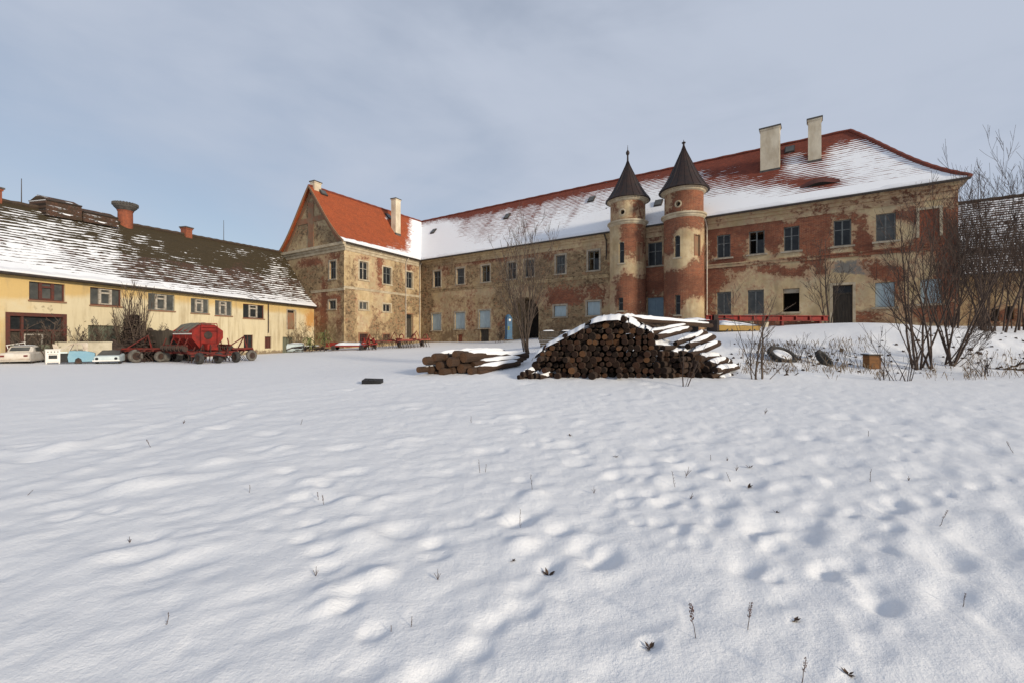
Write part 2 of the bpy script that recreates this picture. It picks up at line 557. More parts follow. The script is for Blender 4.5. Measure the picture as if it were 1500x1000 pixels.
_pr = np.random.RandomState(3)
_perm = _pr.permutation(256)
_perm = np.concatenate([_perm, _perm])
_ga = _pr.rand(256) * 2 * np.pi
_gx, _gy = np.cos(_ga), np.sin(_ga)


def perlin(x, y):
    xi, yi = np.floor(x).astype(int), np.floor(y).astype(int)
    xf, yf = x - xi, y - yi
    xi &= 255
    yi &= 255
    u = xf * xf * xf * (xf * (xf * 6 - 15) + 10)
    v = yf * yf * yf * (yf * (yf * 6 - 15) + 10)

    def g(ix, iy, dx, dy):
        h = _perm[(_perm[ix & 255] + iy) & 255]
        return _gx[h] * dx + _gy[h] * dy
    a = g(xi, yi, xf, yf)
    b = g(xi + 1, yi, xf - 1, yf)
    c = g(xi, yi + 1, xf, yf - 1)
    d = g(xi + 1, yi + 1, xf - 1, yf - 1)
    return (a + u * (b - a)) + v * ((c + u * (d - c)) - (a + u * (b - a)))


_fp = {}


def flat_pt(px, py):
    if (px, py) not in _fp:
        _fp[(px, py)] = _flat_pt(px, py)
    return _fp[(px, py)]


def _flat_pt(px, py):
    """ground point under a photo pixel on the flat field"""
    Y = 2.0
    for _ in range(25):
        z = float(base_z(((px - 750) / F * Y), Y))
        Y = F * (CZ - z) / max(py - H, 4)
    return ((px - 750) / F * Y, Y)


# hollows (px, py, radius m, depth m)
hol = [(1375, 812, .16, .06), (1452, 792, .2, .07), (1095, 830, .09, .045), (1215, 826, .07, .03), (1243, 824, .08, .035),
       (1300, 737, .14, .05), (1172, 770, .15, .05), (1108, 768, .12, .05), (960, 650, .2, .06), (1392, 868, .12, .04), (1285, 878, .1, .04),
       (882, 815, .13, .07), (760, 764, .1, .06), (992, 708, .13, .06), (1093, 705, .16, .07), (910, 697, .13, .06), (945, 690, .12, .05),
       (1055, 732, .13, .05), (973, 733, .1, .045), (1150, 715, .12, .04), (1230, 675, .2, .05), (1300, 615, .25, .07), (1240, 612, .2, .06),
       (1420, 620, .28, .06), (1490, 740, .12, .04), (952, 943, .05, .04), (1165, 905, .04, .02), (1243, 982, .04, .02), (805, 833, .05, .03),
       (835, 650, .15, .05), (1120, 630, .22, .05), (1040, 640, .2, .05), (1480, 690, .15, .05), (1350, 690, .2, .05), (720, 660, .18, .04),
       (1475, 905, .12, .05), (1440, 660, .2, .05)]
lump = [(537, 787, .16, .05), (552, 846, .1, .06), (494, 868, .1, .05), (484, 892, .07, .04), (558, 735, .12, .04), (517, 734, .1, .04),
        (398, 690, .25, .035), (210, 716, .2, .04), (455, 708, .1, .04), (330, 676, .22, .05), (250, 706, .22, .05), (85, 655, .3, .08), (205, 812, .14, .03)]
tracks = [(75, 660, 350, 590, .16, .07), (40, 716, 370, 606, .16, .06), (180, 718, 280, 690, .12, .05), (60, 745, 110, 735, .1, .04), (380, 745, 520, 700, .12, .03)]
_rs = random.Random(11)
for _ in range(140):
    hol.append((_rs.uniform(-200, 1700), 560 + 300 * _rs.random() ** 1.4, _rs.uniform(.05, .14), _rs.uniform(.02, .055)))
for (x0_, y0_, x1_, y1_, n_) in ((640, 1000, 1010, 640, 17), (1250, 1000, 1330, 620, 15), (560, 980, 380, 640, 14), (900, 820, 1500, 700, 16), (1060, 760, 700, 600, 14)):
    for k_ in range(n_):
        t_ = (k_ / n_) ** .7
        sg_ = 14 * (1 if k_ % 2 else -1) * (1 - .7 * t_)
        hol.append((x0_ + (x1_ - x0_) * t_ + sg_ + _rs.uniform(-8, 8), y0_ + (y1_ - y0_) * t_ + _rs.uniform(-5, 5), _rs.uniform(.06, .085), _rs.uniform(.02, .05)))
for _ in range(60):
    lump.append((_rs.uniform(-200, 1500), 570 + 260 * _rs.random() ** 1.4, _rs.uniform(.07, .22), _rs.uniform(.012, .04)))


def detail_z(x, y):
    x = np.asarray(x, float)
    y = np.asarray(y, float)
    r = np.hypot(x, y)
    near = np.clip(1.0 - r / 28, 0.30, 0.62)
    c, s = math.cos(0.62), math.sin(0.62)
    a, b = c * x + s * y, -s * x + c * y
    w = perlin(x * .35, y * .35)
    z = 0.10 * perlin(x * .16 + 5, y * .16)
    z += 0.022 * perlin(a * .55 + w, b * 1.6) + 0.020 * np.abs(perlin(a * 1.15 + w, b * 3.4)) ** .8
    z += 0.020 * perlin(a * 2.3 + 9, b * 5.6 + w)
    z += 0.030 * np.maximum(perlin(x * 1.9 + 3, y * 1.9), -0.1) + 0.020 * np.minimum(perlin(x * 3.7 + 3, y * 3.7), 0.06)
    z += 0.012 * perlin(a * 3.3, b * 6.5)
    z += 0.008 * perlin(x * 8.5, y * 8.5)
    z += 0.10 * np.minimum(perlin(x * 4.3 + 70, y * 4.3) + 0.38, 0) + 0.05 * np.maximum(perlin(x * 5.3 + 20, y * 5.3 + 9) - 0.40, 0)
    # the bank on the right is lumpier
    bank = np.clip((x - 6) / 3, 0, 1) * np.clip((y - 14.5) / 1.5, 0, 1) * np.clip((27 - y) / 4, 0, 1)
    bank = bank * np.clip((22.0 - y) / 2.5, 0.12, 1)
    z += bank * 1.9 * (0.16 * perlin(x * .8 + 40, y * .8) + 0.10 * perlin(x * 2.1, y * 2.1 + 8) + 0.05 * perlin(x * 5, y * 5))
    z = z * near
    for (px, py, rad, dep) in hol:
        X, Y = flat_pt(px, py)
        rr = rad * (1 + 0.03 * Y)
        q = ((a - (c * X + s * Y)) / 1.5) ** 2 + (b - (-s * X + c * Y)) ** 2
        e = np.exp(-(q / (rr * rr)) ** 1.7 * 1.2)
        z = z - dep * .62 * (1 + 0.03 * Y) * e + dep * .18 * np.exp(-q / (rr * rr * 3))
    for (px, py, rad, dep) in lump:
        X, Y = flat_pt(px, py)
        rr = rad * (1 + 0.03 * Y)
        q = ((a - (c * X + s * Y)) / 1.9) ** 2 + (b - (-s * X + c * Y)) ** 2
        z = z + dep * np.exp(-q / (rr * rr) * 1.5) - dep * .5 * np.exp(-((a - (c * X + s * Y) - rr * 1.3) ** 2 + (b - (-s * X + c * Y) + .4 * rr) ** 2) / (rr * rr))
    for (x0, y0, x1, y1, wd, dep) in tracks:
        A, B = np.array(flat_pt(x0, y0)), np.array(flat_pt(x1, y1))
        D = B - A
        t = np.clip(((x - A[0]) * D[0] + (y - A[1]) * D[1]) / (D @ D), 0, 1)
        q = (x - A[0] - t * D[0]) ** 2 + (y - A[1] - t * D[1]) ** 2
        z = z + dep * (0.6 + 0.9 * perlin(t * 22, t * 3 + x0)) * (np.exp(-q / (wd * wd)) - .5 * np.exp(-q / (wd * wd * 4)))
    return z


def gz(x, y):
    return float(base_z(x, y)) + float(detail_z(np.array([x]), np.array([y]))[0]) * 1.0


def build_ground():
    rad = [0.0] + list(np.geomspace(0.6, 26, 340)) + list(np.geomspace(26, 75, 70))[1:] + list(np.geomspace(75, 1500, 22))[1:]
    ang = list(np.linspace(R(22), R(158), 560)) + list(np.linspace(R(158), R(382), 90))[1:-1]
    rad = np.array(rad[1:])
    ang = np.array(ang)
    rr, aa = np.meshgrid(rad, ang, indexing='ij')
    x, y = (rr * np.cos(aa)).ravel(), (rr * np.sin(aa)).ravel()
    z = base_z(x, y) + detail_z(x, y)
    nr, na = len(rad), len(ang)
    verts = np.stack([x, y, z], 1)
    verts = np.vstack([verts, [[0, 0, gz(0, 0)]]])
    i = np.arange(nr - 1)[:, None] * na
    j = np.arange(na)[None, :]
    j1 = (j + 1) % na
    q = np.stack([i + j, i + na + j, i + na + j1, i + j1], -1).reshape(-1, 4)
    faces = [tuple(f) for f in q.tolist()]
    c = len(verts) - 1
    faces += [(c, k, (k + 1) % na) for k in range(na)]
    me = bpy.data.meshes.new('snow_field')
    me.from_pydata(verts.tolist(), [], faces)
    me.materials.append(M['snow'])
    me.polygons.foreach_set('use_smooth', [True] * len(me.polygons))
    me.update()
    o = bpy.data.objects.new('snow_field', me)
    COL.objects.link(o)
    o['kind'] = 'structure'
    return o


build_ground()

# ------------------------------------------------------------------ sky and sun
SUN_AZ, SUN_EL = -43.0, 17.5          # azimuth measured from +X towards +Y
sd = Vector((math.cos(R(SUN_AZ)) * math.cos(R(SUN_EL)), math.sin(R(SUN_AZ)) * math.cos(R(SUN_EL)), math.sin(R(SUN_EL))))
w = bpy.data.worlds.new('World')
scene.world = w
w.use_nodes = True
nt = w.node_tree
bg = nt.nodes['Background']
sky = nt.nodes.new('ShaderNodeTexSky')
sky.sky_type = 'NISHITA'
sky.sun_disc = False
sky.sun_elevation = R(SUN_EL)
sky.sun_rotation = R(90 - SUN_AZ)
sky.air_density = 1.0
sky.dust_density = 0.6
sky.ozone_density = 1.5
tc = nt.nodes.new('ShaderNodeTexCoord')


def wn(scale, sc, detail, rough):
    mp = nt.nodes.new('ShaderNodeMapping')
    mp.inputs['Scale'].default_value = sc
    mp.inputs['Rotation'].default_value = (0, 0.35, 0.5)
    nt.links.new(tc.outputs['Generated'], mp.inputs[0])
    n_ = nt.nodes.new('ShaderNodeTexNoise')
    n_.inputs['Scale'].default_value = scale
    n_.inputs['Detail'].default_value = detail
    n_.inputs['Roughness'].default_value = rough
    n_.inputs['Distortion'].default_value = 0.4
    nt.links.new(mp.outputs[0], n_.inputs['Vector'])
    return n_.outputs['Fac']


def wm(op, a, b):
    n_ = nt.nodes.new('ShaderNodeMath')
    n_.operation = op
    for i_, q in ((0, a), (1, b)):
        if hasattr(q, 'links'):
            nt.links.new(q, n_.inputs[i_])
        else:
            n_.inputs[i_].default_value = q
    return n_.outputs[0]


c1 = wn(1.3, (1, 1, 2.2), 5, 0.5)
c2 = wn(2.6, (1, 1, 3.5), 8, 0.6)
cl = wm('ADD', wm('MULTIPLY', c1, 0.8), wm('MULTIPLY', c2, 0.2))
mr = nt.nodes.new('ShaderNodeMapRange')
mr.interpolation_type = 'SMOOTHSTEP'
nt.links.new(cl, mr.inputs[0])
mr.inputs[1].default_value = 0.30
mr.inputs[2].default_value = 0.62
mr.inputs[3].default_value = 0.48
mr.inputs[4].default_value = 0.95
mx = nt.nodes.new('ShaderNodeMix')
mx.data_type = 'RGBA'
nt.links.new(mr.outputs[0], mx.inputs[0])
nt.links.new(sky.outputs[0], mx.inputs[6])
mx.inputs[7].default_value = (4.75, 5.25, 6.25, 1)       # thin veil of cloud
nt.links.new(mx.outputs[2], bg.inputs[0])
bg.inputs[1].default_value = 0.105
sl = bpy.data.lights.new('sun', 'SUN')
sl.energy = 3.6
sl.angle = R(8.0)
sl.color = (1.0, 0.88, 0.70)
so = bpy.data.objects.new('sun', sl)
so.rotation_euler = sd.to_track_quat('Z', 'Y').to_euler()
so.location = (30, -20, 30)
COL.objects.link(so)
vs = scene.view_settings
vs.view_transform = 'Standard'
vs.look = 'None'
vs.exposure = 0.07
vs.gamma = 1.0

# ------------------------------------------------------------------ building helpers
def plane_map(p0, p1, nrm):
    p0, p1 = Vector(p0), Vector(p1)
    d = (p1 - p0)
    L = d.length
    d = d / L
    nv = Vector(nrm).normalized()

    def mp(s, z, dd=0.0):
        q = p0 + d * s + nv * dd
        return Vector((q.x, q.y, z))
    mp.p0, mp.d, mp.L = p0, d, L
    return mp


def s_at(mp, px):
    """distance along a plane-mapped wall at photo column px"""
    u = (px - 750) / F
    p0, d = mp.p0, mp.d
    return (u * p0.y - p0.x) / (d.x - u * d.y)


def sz_at(mp, px, py):
    s = s_at(mp, px)
    return s, zat(py, (mp.p0 + mp.d * s).y)


def blob_paint(blobs, base):
    """surface colours read off as soft ellipses: (px, py, rx, ry, channel, amount)"""
    def fn(p):
        px, py = pix(p)
        c = list(base)
        for (bx, by, rx, ry, ch, amt) in blobs:
            q = max(abs(px - bx) / rx, abs(py - by) / ry)
            q2 = ((px - bx) / rx) ** 2 + ((py - by) / ry) ** 2
            e = max(0.0, min(1.0, 1.6 - 0.5 * (q + math.sqrt(q2))))
            c[ch] = c[ch] + amt * e
        return [max(-1.5, min(1.6, k)) for k in c]
    return fn


def grid_lines(a, b, step, cuts):
    ls = sorted(set([a, b] + [c for c in cuts if a < c < b]))
    out = []
    for i in range(len(ls) - 1):
        n = max(1, int(round((ls[i + 1] - ls[i]) / step)))
        out += [ls[i] + (ls[i + 1] - ls[i]) * k / n for k in range(n)]
    return out + [ls[-1]]


def wall(mb, mp, s0, s1, z0, z1, openings, paint, step=0.4, zcut=(), u0=0.0):
    """openings: (s0, s1, z0, z1, reveal_depth, closed)"""
    S = grid_lines(s0, s1, step, [o[0] for o in openings] + [o[1] for o in openings])
    Z = grid_lines(z0, z1, step, [o[2] for o in openings] + [o[3] for o in openings])
    idx = {}

    def vid(i, k):
        if (i, k) not in idx:
            p = mp(S[i], Z[k], 0.0)
            n_ = mb.add(p)
            mb.uv[n_] = (S[i] + u0, Z[k])
            mb.c[n_] = paint(p)
            idx[(i, k)] = n_
        return idx[(i, k)]
    for i in range(len(S) - 1):
        for k in range(len(Z) - 1):
            cs, cz = (S[i] + S[i + 1]) / 2, (Z[k] + Z[k + 1]) / 2
            if any(o[0] < cs < o[1] and o[2] < cz < o[3] for o in openings):
                continue
            mb.face((vid(i, k), vid(i + 1, k), vid(i + 1, k + 1), vid(i, k + 1)))
    for o in openings:
        a, b, c, d, dep, closed = o
        q = [(a, c), (b, c), (b, d), (a, d)]
        fr, bk = [], []
        for (s, z) in q:
            for lst, dd in ((fr, 0.0), (bk, -dep)):
                p = mp(s, z, dd)
                n_ = mb.add(p)
                mb.uv[n_] = (s + dd + u0, z + dd)
                mb.c[n_] = [x * .6 for x in paint(mp(s, z, 0.0))]
                lst.append(n_)
        for k in range(4):
            k1 = (k + 1) % 4
            mb.face((fr[k], bk[k], bk[k1], fr[k1]), 0)
        if closed:
            mb.face(bk[::-1] if False else bk, 1)


def window(parent, mp, s0, s1, z0, z1, style='casement', surround='trim_grey', frame='frame', glass='glass',
           cols=2, tr=0.62, sill=True, dz=0.16, broken=0, sw=0.17):
    """one window: frame mesh (part), panes / surround / sill as its sub-parts"""
    w_, h_ = s1 - s0, z1 - z0
    f = MB()
    t = min(0.075, w_ * .1)
    d0, d1 = -dz - .06, -dz + .02
    if style != 'board':
        f.wbox(mp, s0 + .004, s0 + t, z0 + .004, z1 - .004, d0, d1)
        f.wbox(mp, s1 - t, s1 - .004, z0 + .004, z1 - .004, d0, d1)
        f.wbox(mp, s0 + t, s1 - t, z0 + .004, z0 + t, d0, d1)
        f.wbox(mp, s0 + t, s1 - t, z1 - t, z1 - .004, d0, d1)
        if style in ('casement', 'open'):
            zt = z0 + h_ * tr
            for k in range(1, cols):
                sc = s0 + w_ * k / cols
                f.wbox(mp, sc - t * .6, sc + t * .6, z0 + t, z1 - t, d0 + .006, d1 + .012)
            for k in range(cols):
                a = s0 + w_ * k / cols + t * .6
                b = s0 + w_ * (k + 1) / cols - t * .6
                a = s0 + t if k == 0 else a
                b = s1 - t if k == cols - 1 else b
                if style == 'casement' or k % 2 == 1:
                    f.wbox(mp, a, b, zt - t * .4, zt + t * .4, d0 + .01, d1 - .01)
        elif style == 'door':
            zt = z0 + h_ * .8
            f.wbox(mp, s0 + t, s1 - t, zt - .06, zt + .06, d0 + .01, d1 + .01)
        elif style == 'bars':
            for k in range(1, 6):
                sc = s0 + w_ * k / 6
                f.wbox(mp, sc - .025, sc + .025, z0 + t, z1 - t, d0 + .02, d1 + .01)
            f.wbox(mp, s0 + t, s1 - t, z0 + h_ * .48, z0 + h_ * .52, d0 + .03, d1)
        fo = f.build('window' if style != 'door' else 'door', M[frame], parent)
        p = MB()
        if style == 'door':
            zt = z0 + h_ * .8
            n_ = 6
            for k in range(n_):
                a = s0 + t + (w_ - 2 * t) * k / n_
                p.wbox(mp, a + .004, a + (w_ - 2 * t) / n_ - .004, z0 + t, zt - .06, -dz - .05, -dz - .015 - .006 * (k % 2))
            p.build('door_leaf', M[glass], fo)
            p = MB()
            p.wbox(mp, s0 + t, s1 - t, zt + .06, z1 - t, -dz - .04, -dz - .025)
            p.build('pane', M['glass'], fo)
        elif style == 'open':
            for k in range(cols):
                if k == broken:
                    continue
                a, b = s0 + w_ * k / cols, s0 + w_ * (k + 1) / cols
                p.wbox(mp, max(a, s0 + t), min(b, s1 - t), z0 + t, z0 + h_ * tr, -dz - .03, -dz - .02)
            if p.v:
                p.build('pane', M[glass], fo)
        else:
            p.wbox(mp, s0 + t, s1 - t, z0 + t, z1 - t, -dz - .03, -dz - .02)
            p.build('pane', M[glass], fo)
    else:
        f.wbox(mp, s0 + .004, s1 - .004, z0 + .004, z1 - .004, -dz - .02, -dz + .015)
        fo = f.build('window', M[frame], parent)
        p = MB()
        for k in range(2):
            a = s0 + .02 + (w_ - .04) * k / 2
            p.wbox(mp, a + .003, a + (w_ - .04) / 2 - .003, z0 + .02, z1 - .02, -dz + .015, -dz + .035 + .006 * k)
        p.build('board', M[glass], fo)
    if surround:
        q = MB()
        q.wbox(mp, s0 - sw, s0 - .003, z0, z1 + sw, -.02, .035)
        q.wbox(mp, s1 + .003, s1 + sw, z0, z1 + sw, -.02, .035)
        q.wbox(mp, s0 - .003, s1 + .003, z1 + .003, z1 + sw, -.02, .033)
        q.build('surround', M[surround], fo)
    if sill:
        q = MB()
        q.wbox(mp, s0 - sw - .04, s1 + sw + .04, z0 - .13, z0 - .003, -.02, .10)
        q.build('sill', M[surround or 'trim_grey'], fo)
    return fo


def moulding(mb, mp, s0, s1, prof):
    """stack of projecting bands: (z0, z1, depth)"""
    for (a, b, d) in prof:
        mb.wbox(mp, s0, s1, a, b, -.03, d)


def roof_patch(mb, e0, e1, r0, r1, paint, nu, nv, sag=0.30, seed=0, rough=0.02):
    """eave e0->e1, ridge r0->r1, gently kicked out towards the eave"""
    e0, e1, r0, r1 = map(Vector, (e0, e1, r0, r1))
    L = (e1 - e0).length
    Wd = ((r0 + r1) / 2 - (e0 + e1) / 2).length
    ud = (e1 - e0).normalized()
    ids = []
    for j in range(nv + 1):
        v = j / nv
        row = []
        for i in range(nu + 1):
            u = i / nu
            p = e0.lerp(e1, u).lerp(r0.lerp(r1, u), v)
            p.z -= sag * math.sin(math.pi * min(1, v * 1.0)) ** 1.0 * (1 - v) * 1.6
            p.z += rough * noise.noise(Vector((p.x * .4 + seed, p.y * .4, v * 3))) * (1 if 0 < j < nv else 0.3)
            n_ = mb.add(p)
            mb.uv[n_] = ((p - e0).dot(ud), v * Wd)
            mb.c[n_] = paint(p, u, v)
            row.append(n_)
        ids.append(row)
    for j in range(nv):
        for i in range(nu):
            mb.face((ids[j][i], ids[j][i + 1], ids[j + 1][i + 1], ids[j + 1][i]))
    return ids


# ------------------------------------------------------------------ manor house: plan
EZ = 11.65
E_R = Vector((28.78, 26.57, EZ))
E_C = Vector((-12.03, 55.86, EZ))
E_G = Vector((-17.54, 44.80, EZ))
E_L = Vector((-28.10, 51.60, EZ))
dA = (E_C - E_R).normalized()                 # right -> inner corner
nA = Vector((-dA.y, dA.x, 0))                 # check sign: must point to the camera side
if nA.dot(-E_R) < 0:
    nA = -nA
inA = -nA
dB = (E_C - E_G).normalized()                 # gable front corner -> inner corner
nB = Vector((dB.y, -dB.x, 0))
dG = (E_G - E_L).normalized()                 # gable end, left -> right
nG = Vector((dG.y, -dG.x, 0))
OV = 0.45
R1 = Vector((E_R + dA * 5.56 + inA * 7.5))
R1.z = 19.02
J = Vector((-14.2, 66.4, 19.5))
APX = (E_G + E_L) / 2
APX.z = zat(273.5, APX.y)
# wall lines
wR = E_R + inA * OV + dA * OV
wCx = E_C + inA * OV                           # on wall A line
# inner corner of wall lines A and B
wG = E_G - nB * OV - nG * 0.10


def isect(p, d, q, e):
    den = d.x * e.y - d.y * e.x
    t = ((q.x - p.x) * e.y - (q.y - p.y) * e.x) / den
    return p + d * t


wC = isect(wR, dA, wG, dB)
wL = wG - dG * ((E_G - E_L).length - OV - .1)
mA = plane_map(wR, wC, nA)
mB = plane_map(wG, wC, nB)
mG = plane_map(wL, wG, nG)
WT = EZ - 0.06                                 # wall top under the eave

manor = thing('manor_house', 'long derelict manor house with red snowy roof, twin round turrets and peeling plaster', 'manor house', (5, 42, 1.0))

# ---- main front (A): window rows, photo columns
up = [(1347, 1376, 'blind'), (1283, 1312.5, 'greyc'), (1221, 1247, 'cas'), (1148, 1171, 'cas'), (1097, 1120, 'open'), (1050, 1070, 'cas'),
      (949, 970, 'cas'), (861.6, 877.5, 'open'), (814.5, 828, 'bars'), (769, 782, 'cas'), (744, 756, 'cas'), (705.6, 717.6, 'open'), (669, 680, 'bars'), (635.4, 645.6, 'cas')]
upz = [(307, 345), (311, 351), (322, 359), (332, 367), (339, 371), (344, 377), (354, 391), (367, 396), (374, 401), (381.5, 405.5), (386, 410), (390, 414.5), (394, 417.5), (398, 422)]
lo = [(1348, 1380, 409, 445, 'board'), (1282, 1311, 414, 450, 'board'), (1147, 1171, 423, 457, 'hole'), (1095, 1119, 425, 460, 'greyw'), (1050, 1071, 428, 461, 'greyw'),
      (860, 879, 442, 462, 'board'), (811.5, 829.5, 448, 464, 'board'), (702, 718, 455, 480.5, 'board'), (666.6, 681, 458, 482, 'board'), (633, 646, 460, 484, 'board')]


def rowz(items, lo_i, hi_i, mp):
    a = [zat(lo_i(i), (mp.p0 + mp.d * s_at(mp, c)).y) for i, c in items]
    b = [zat(hi_i(i), (mp.p0 + mp.d * s_at(mp, c)).y) for i, c in items]
    return a, b


opA, todoA = [], []
zs0 = sum(zat(b, (mA.p0 + mA.d * s_at(mA, (u[0] + u[1]) / 2)).y) for u, (a, b) in zip(up, upz)) / len(up)
zs1 = sum(zat(a, (mA.p0 + mA.d * s_at(mA, (u[0] + u[1]) / 2)).y) for u, (a, b) in zip(up, upz)) / len(up)
for (a, b, st), (ya, yb) in zip(up, upz):
    sa, sb = sorted((s_at(mA, a), s_at(mA, b)))
    yy = (mA.p0 + mA.d * (sa + sb) / 2)
    zb = 0.5 * zs0 + 0.5 * zat(yb, yy.y)
    zt = 0.5 * zs1 + 0.5 * zat(ya, yy.y)
    dep = 0.12 if st == 'blind' else (1.6 if st == 'open' else 0.32)
    opA.append((sa, sb, zb, zt, dep, True))
    todoA.append((sa, sb, zb, zt, st))
for (a, b, ya, yb, st) in lo:
    sa, sb = sorted((s_at(mA, a), s_at(mA, b)))
    Yc = (mA.p0 + mA.d * (sa + sb) / 2).y
    zt, zb = zat(ya, Yc), zat(yb, Yc)
    opA.append((sa, sb, zb, zt, 2.0 if st == 'hole' else 0.32, True))
    todoA.append((sa, sb, zb, zt, st))
# doors, small openings, gateway
for (a, b, ya, yb, st) in [(1220, 1249, 418, 479, 'door'), (948.5, 972, 436, 476, 'bluedoor'), (670, 677, 490, 503, 'vent'), (703.5, 716, 482.5, 500, 'cellar')]:
    sa, sb = sorted((s_at(mA, a), s_at(mA, b)))
    Yc = (mA.p0 + mA.d * (sa + sb) / 2).y
    zt, zb = zat(ya, Yc), zat(yb, Yc)
    opA.append((sa, sb, zb, zt, 0.4, True))
    todoA.append((sa, sb, zb, zt, st))
ga, gb = sorted((s_at(mA, 749), s_at(mA, 789)))
gyc = (mA.p0 + mA.d * (ga + gb) / 2).y
gzt, gzb = zat(436, gyc), zat(501, gyc)
opA.append((ga, gb, gzb, gzt, 3.5, True))

BR, ST, GR, DI = 0, 1, 2, 3
blobsA = [
    # right wing, upper floor
    (1105, 332, 70, 17, BR, .55), (1060, 360, 24, 42, BR, .5), (1133, 352, 12, 34, BR, .5), (1082, 380, 18, 14, BR, .45), (1184, 350, 15, 42, BR, .6), (1205, 345, 14, 40, BR, .55),
    (1112, 379, 14, 8, BR, -.6), (1158, 377, 16, 9, BR, -.6), (1060, 377, 14, 4, BR, -.3), (1235, 377, 18, 7, BR, -.5), (1262, 348, 11, 30, BR, .5), (1262, 362, 13, 12, BR, .3),
    (1236, 311, 22, 12, BR, .4), (1329, 303, 22, 16, BR, .6), (1322, 320, 14, 10, BR, .5), (1296, 318, 12, 30, BR, -.15), (1362, 328, 20, 24, BR, .65), (1356, 358, 40, 11, BR, .6),
    (1403, 330, 26, 70, BR, .62), (1325, 340, 16, 14, BR, -.6),
    # lower floor
    (1045, 412, 17, 12, BR, .5), (1040, 440, 10, 34, BR, .5), (1122, 395, 14, 6, BR, .45), (1158, 397, 17, 8, BR, .6), (1204, 398, 7, 6, BR, .45), (1296, 400, 22, 12, BR, .75),
    (1318, 425, 9, 30, BR, .3), (1396, 415, 20, 55, BR, .45), (1362, 460, 26, 10, BR, .6), (1270, 465, 26, 8, BR, .5), (1145, 476, 40, 10, BR, .7), (1240, 408, 26, 5, GR, -.3),
    (1258, 394, 42, 13, GR, .7), (1310, 425, 12, 26, GR, .35), (1100, 410, 40, 14, GR, .12), (1190, 440, 26, 30, BR, -.3),
    # cornice band
    (1240, 300, 220, 11, BR, -.45), (1100, 318, 90, 8, BR, -.4),
    # between the turrets
    (960, 400, 22, 22, BR, .5), (960, 340, 20, 14, BR, .45), (960, 440, 20, 40, BR, .35),
    # left wing: rubble
    (750, 395, 160, 26, ST, .14), (855, 392, 36, 26, ST, .45), (793, 392, 12, 26, ST, .4), (845, 410, 50, 8, ST, .35), (660, 404, 8, 26, ST, .35), (692, 400, 9, 26, ST, .35), (728, 396, 12, 26, ST, .35),
    (625, 405, 9, 34, ST, .6), (624, 450, 8, 50, ST, .5), (690, 440, 60, 10, ST, .3), (735, 440, 12, 34, ST, .35), (810, 430, 36, 30, ST, .3), (860, 455, 30, 20, ST, .4), (790, 470, 60, 18, ST, .35),
    (695, 470, 10, 24, ST, .3), (750, 350, 160, 14, ST, -.2), (676, 426, 16, 6, ST, -.6), (640, 428, 10, 6, ST, -.6), (712, 422, 12, 6, ST, -.6), (820, 406, 14, 5, ST, -.5),
    (656, 476, 10, 24, ST, -.5), (657, 480, 11, 24, DI, .5), (822, 436, 22, 13, BR, .55), (868, 430, 20, 14, BR, .4), (680, 383, 20, 5, BR, .4), (715, 379, 22, 5, BR, .45), (768, 373, 40, 8, BR, .3), (818, 363, 22, 4, BR, .45),
    (650, 395, 8, 8, BR, .3), (690, 458, 6, 20, BR, .3), (740, 478, 10, 16, BR, .25),
    (700, 492, 120, 11, DI, .8), (860, 478, 60, 14, DI, .7), (1300, 474, 130, 7, DI, .6), (760, 345, 160, 60, DI, .12),
]
pA0 = blob_paint(blobsA, (0.10, 0.10, 0.05, 0.0))


def paintA(p):
    c = pA0(p)
    px, py = pix(p)
    if px < 900:
        c[1] += 0.03
        c[0] += 0.10
        c[1] -= 0.05
        c[3] += 0.04
    else:
        c[0] += .05
        c[1] -= .55
    return c


wb = MB()
wall(wb, mA, 0, mA.L, 0.2, WT, opA, paintA, 0.4)
# arch spandrels over the gateway
gr = (gb - ga) / 2
gs = (ga + gb) / 2
zc = gzt - gr
for sgn in (-1, 1):
    pts = [(gs + sgn * gr, gzt)] + [(gs + sgn * gr * math.cos(t), zc + gr * math.sin(t)) for t in [R(90) - R(90) * k / 10 for k in range(11)]]
    fr = [wb.add(mA(s, z, -.004)) for s, z in pts]
    bk = [wb.add(mA(s, z, -.6)) for s, z in pts]
    for ids, dd in ((fr, 0), (bk, 0)):
        for n_, (s, z) in zip(ids, pts):
            wb.uv[n_] = (s, z)
            wb.c[n_] = (0.3, .5, 0, .2)
    for k in range(1, len(fr) - 1):
        wb.face((fr[0], fr[k], fr[k + 1]))
        wb.face((fr[k], bk[k], bk[k + 1], fr[k + 1]))
# hip-end and back walls (plain)
back = [wR, wR + inA * 14.1]
mE = plane_map(back[1], back[0], -dA)
wall(wb, mE, 0, mE.L, 0.2, WT, [], lambda p: (.4, .2, 0, .1), 1.2, u0=60)
mK = plane_map(wC + inA * 14.1 + dA * 10, back[1], inA)
wall(wb, mK, 0, mK.L, 0.2, WT, [], lambda p: (.1, .2, 0, .1), 2.0, u0=90)
main_wall = wb.build('main_wing_wall', [M['facade'], M['dark']], manor)

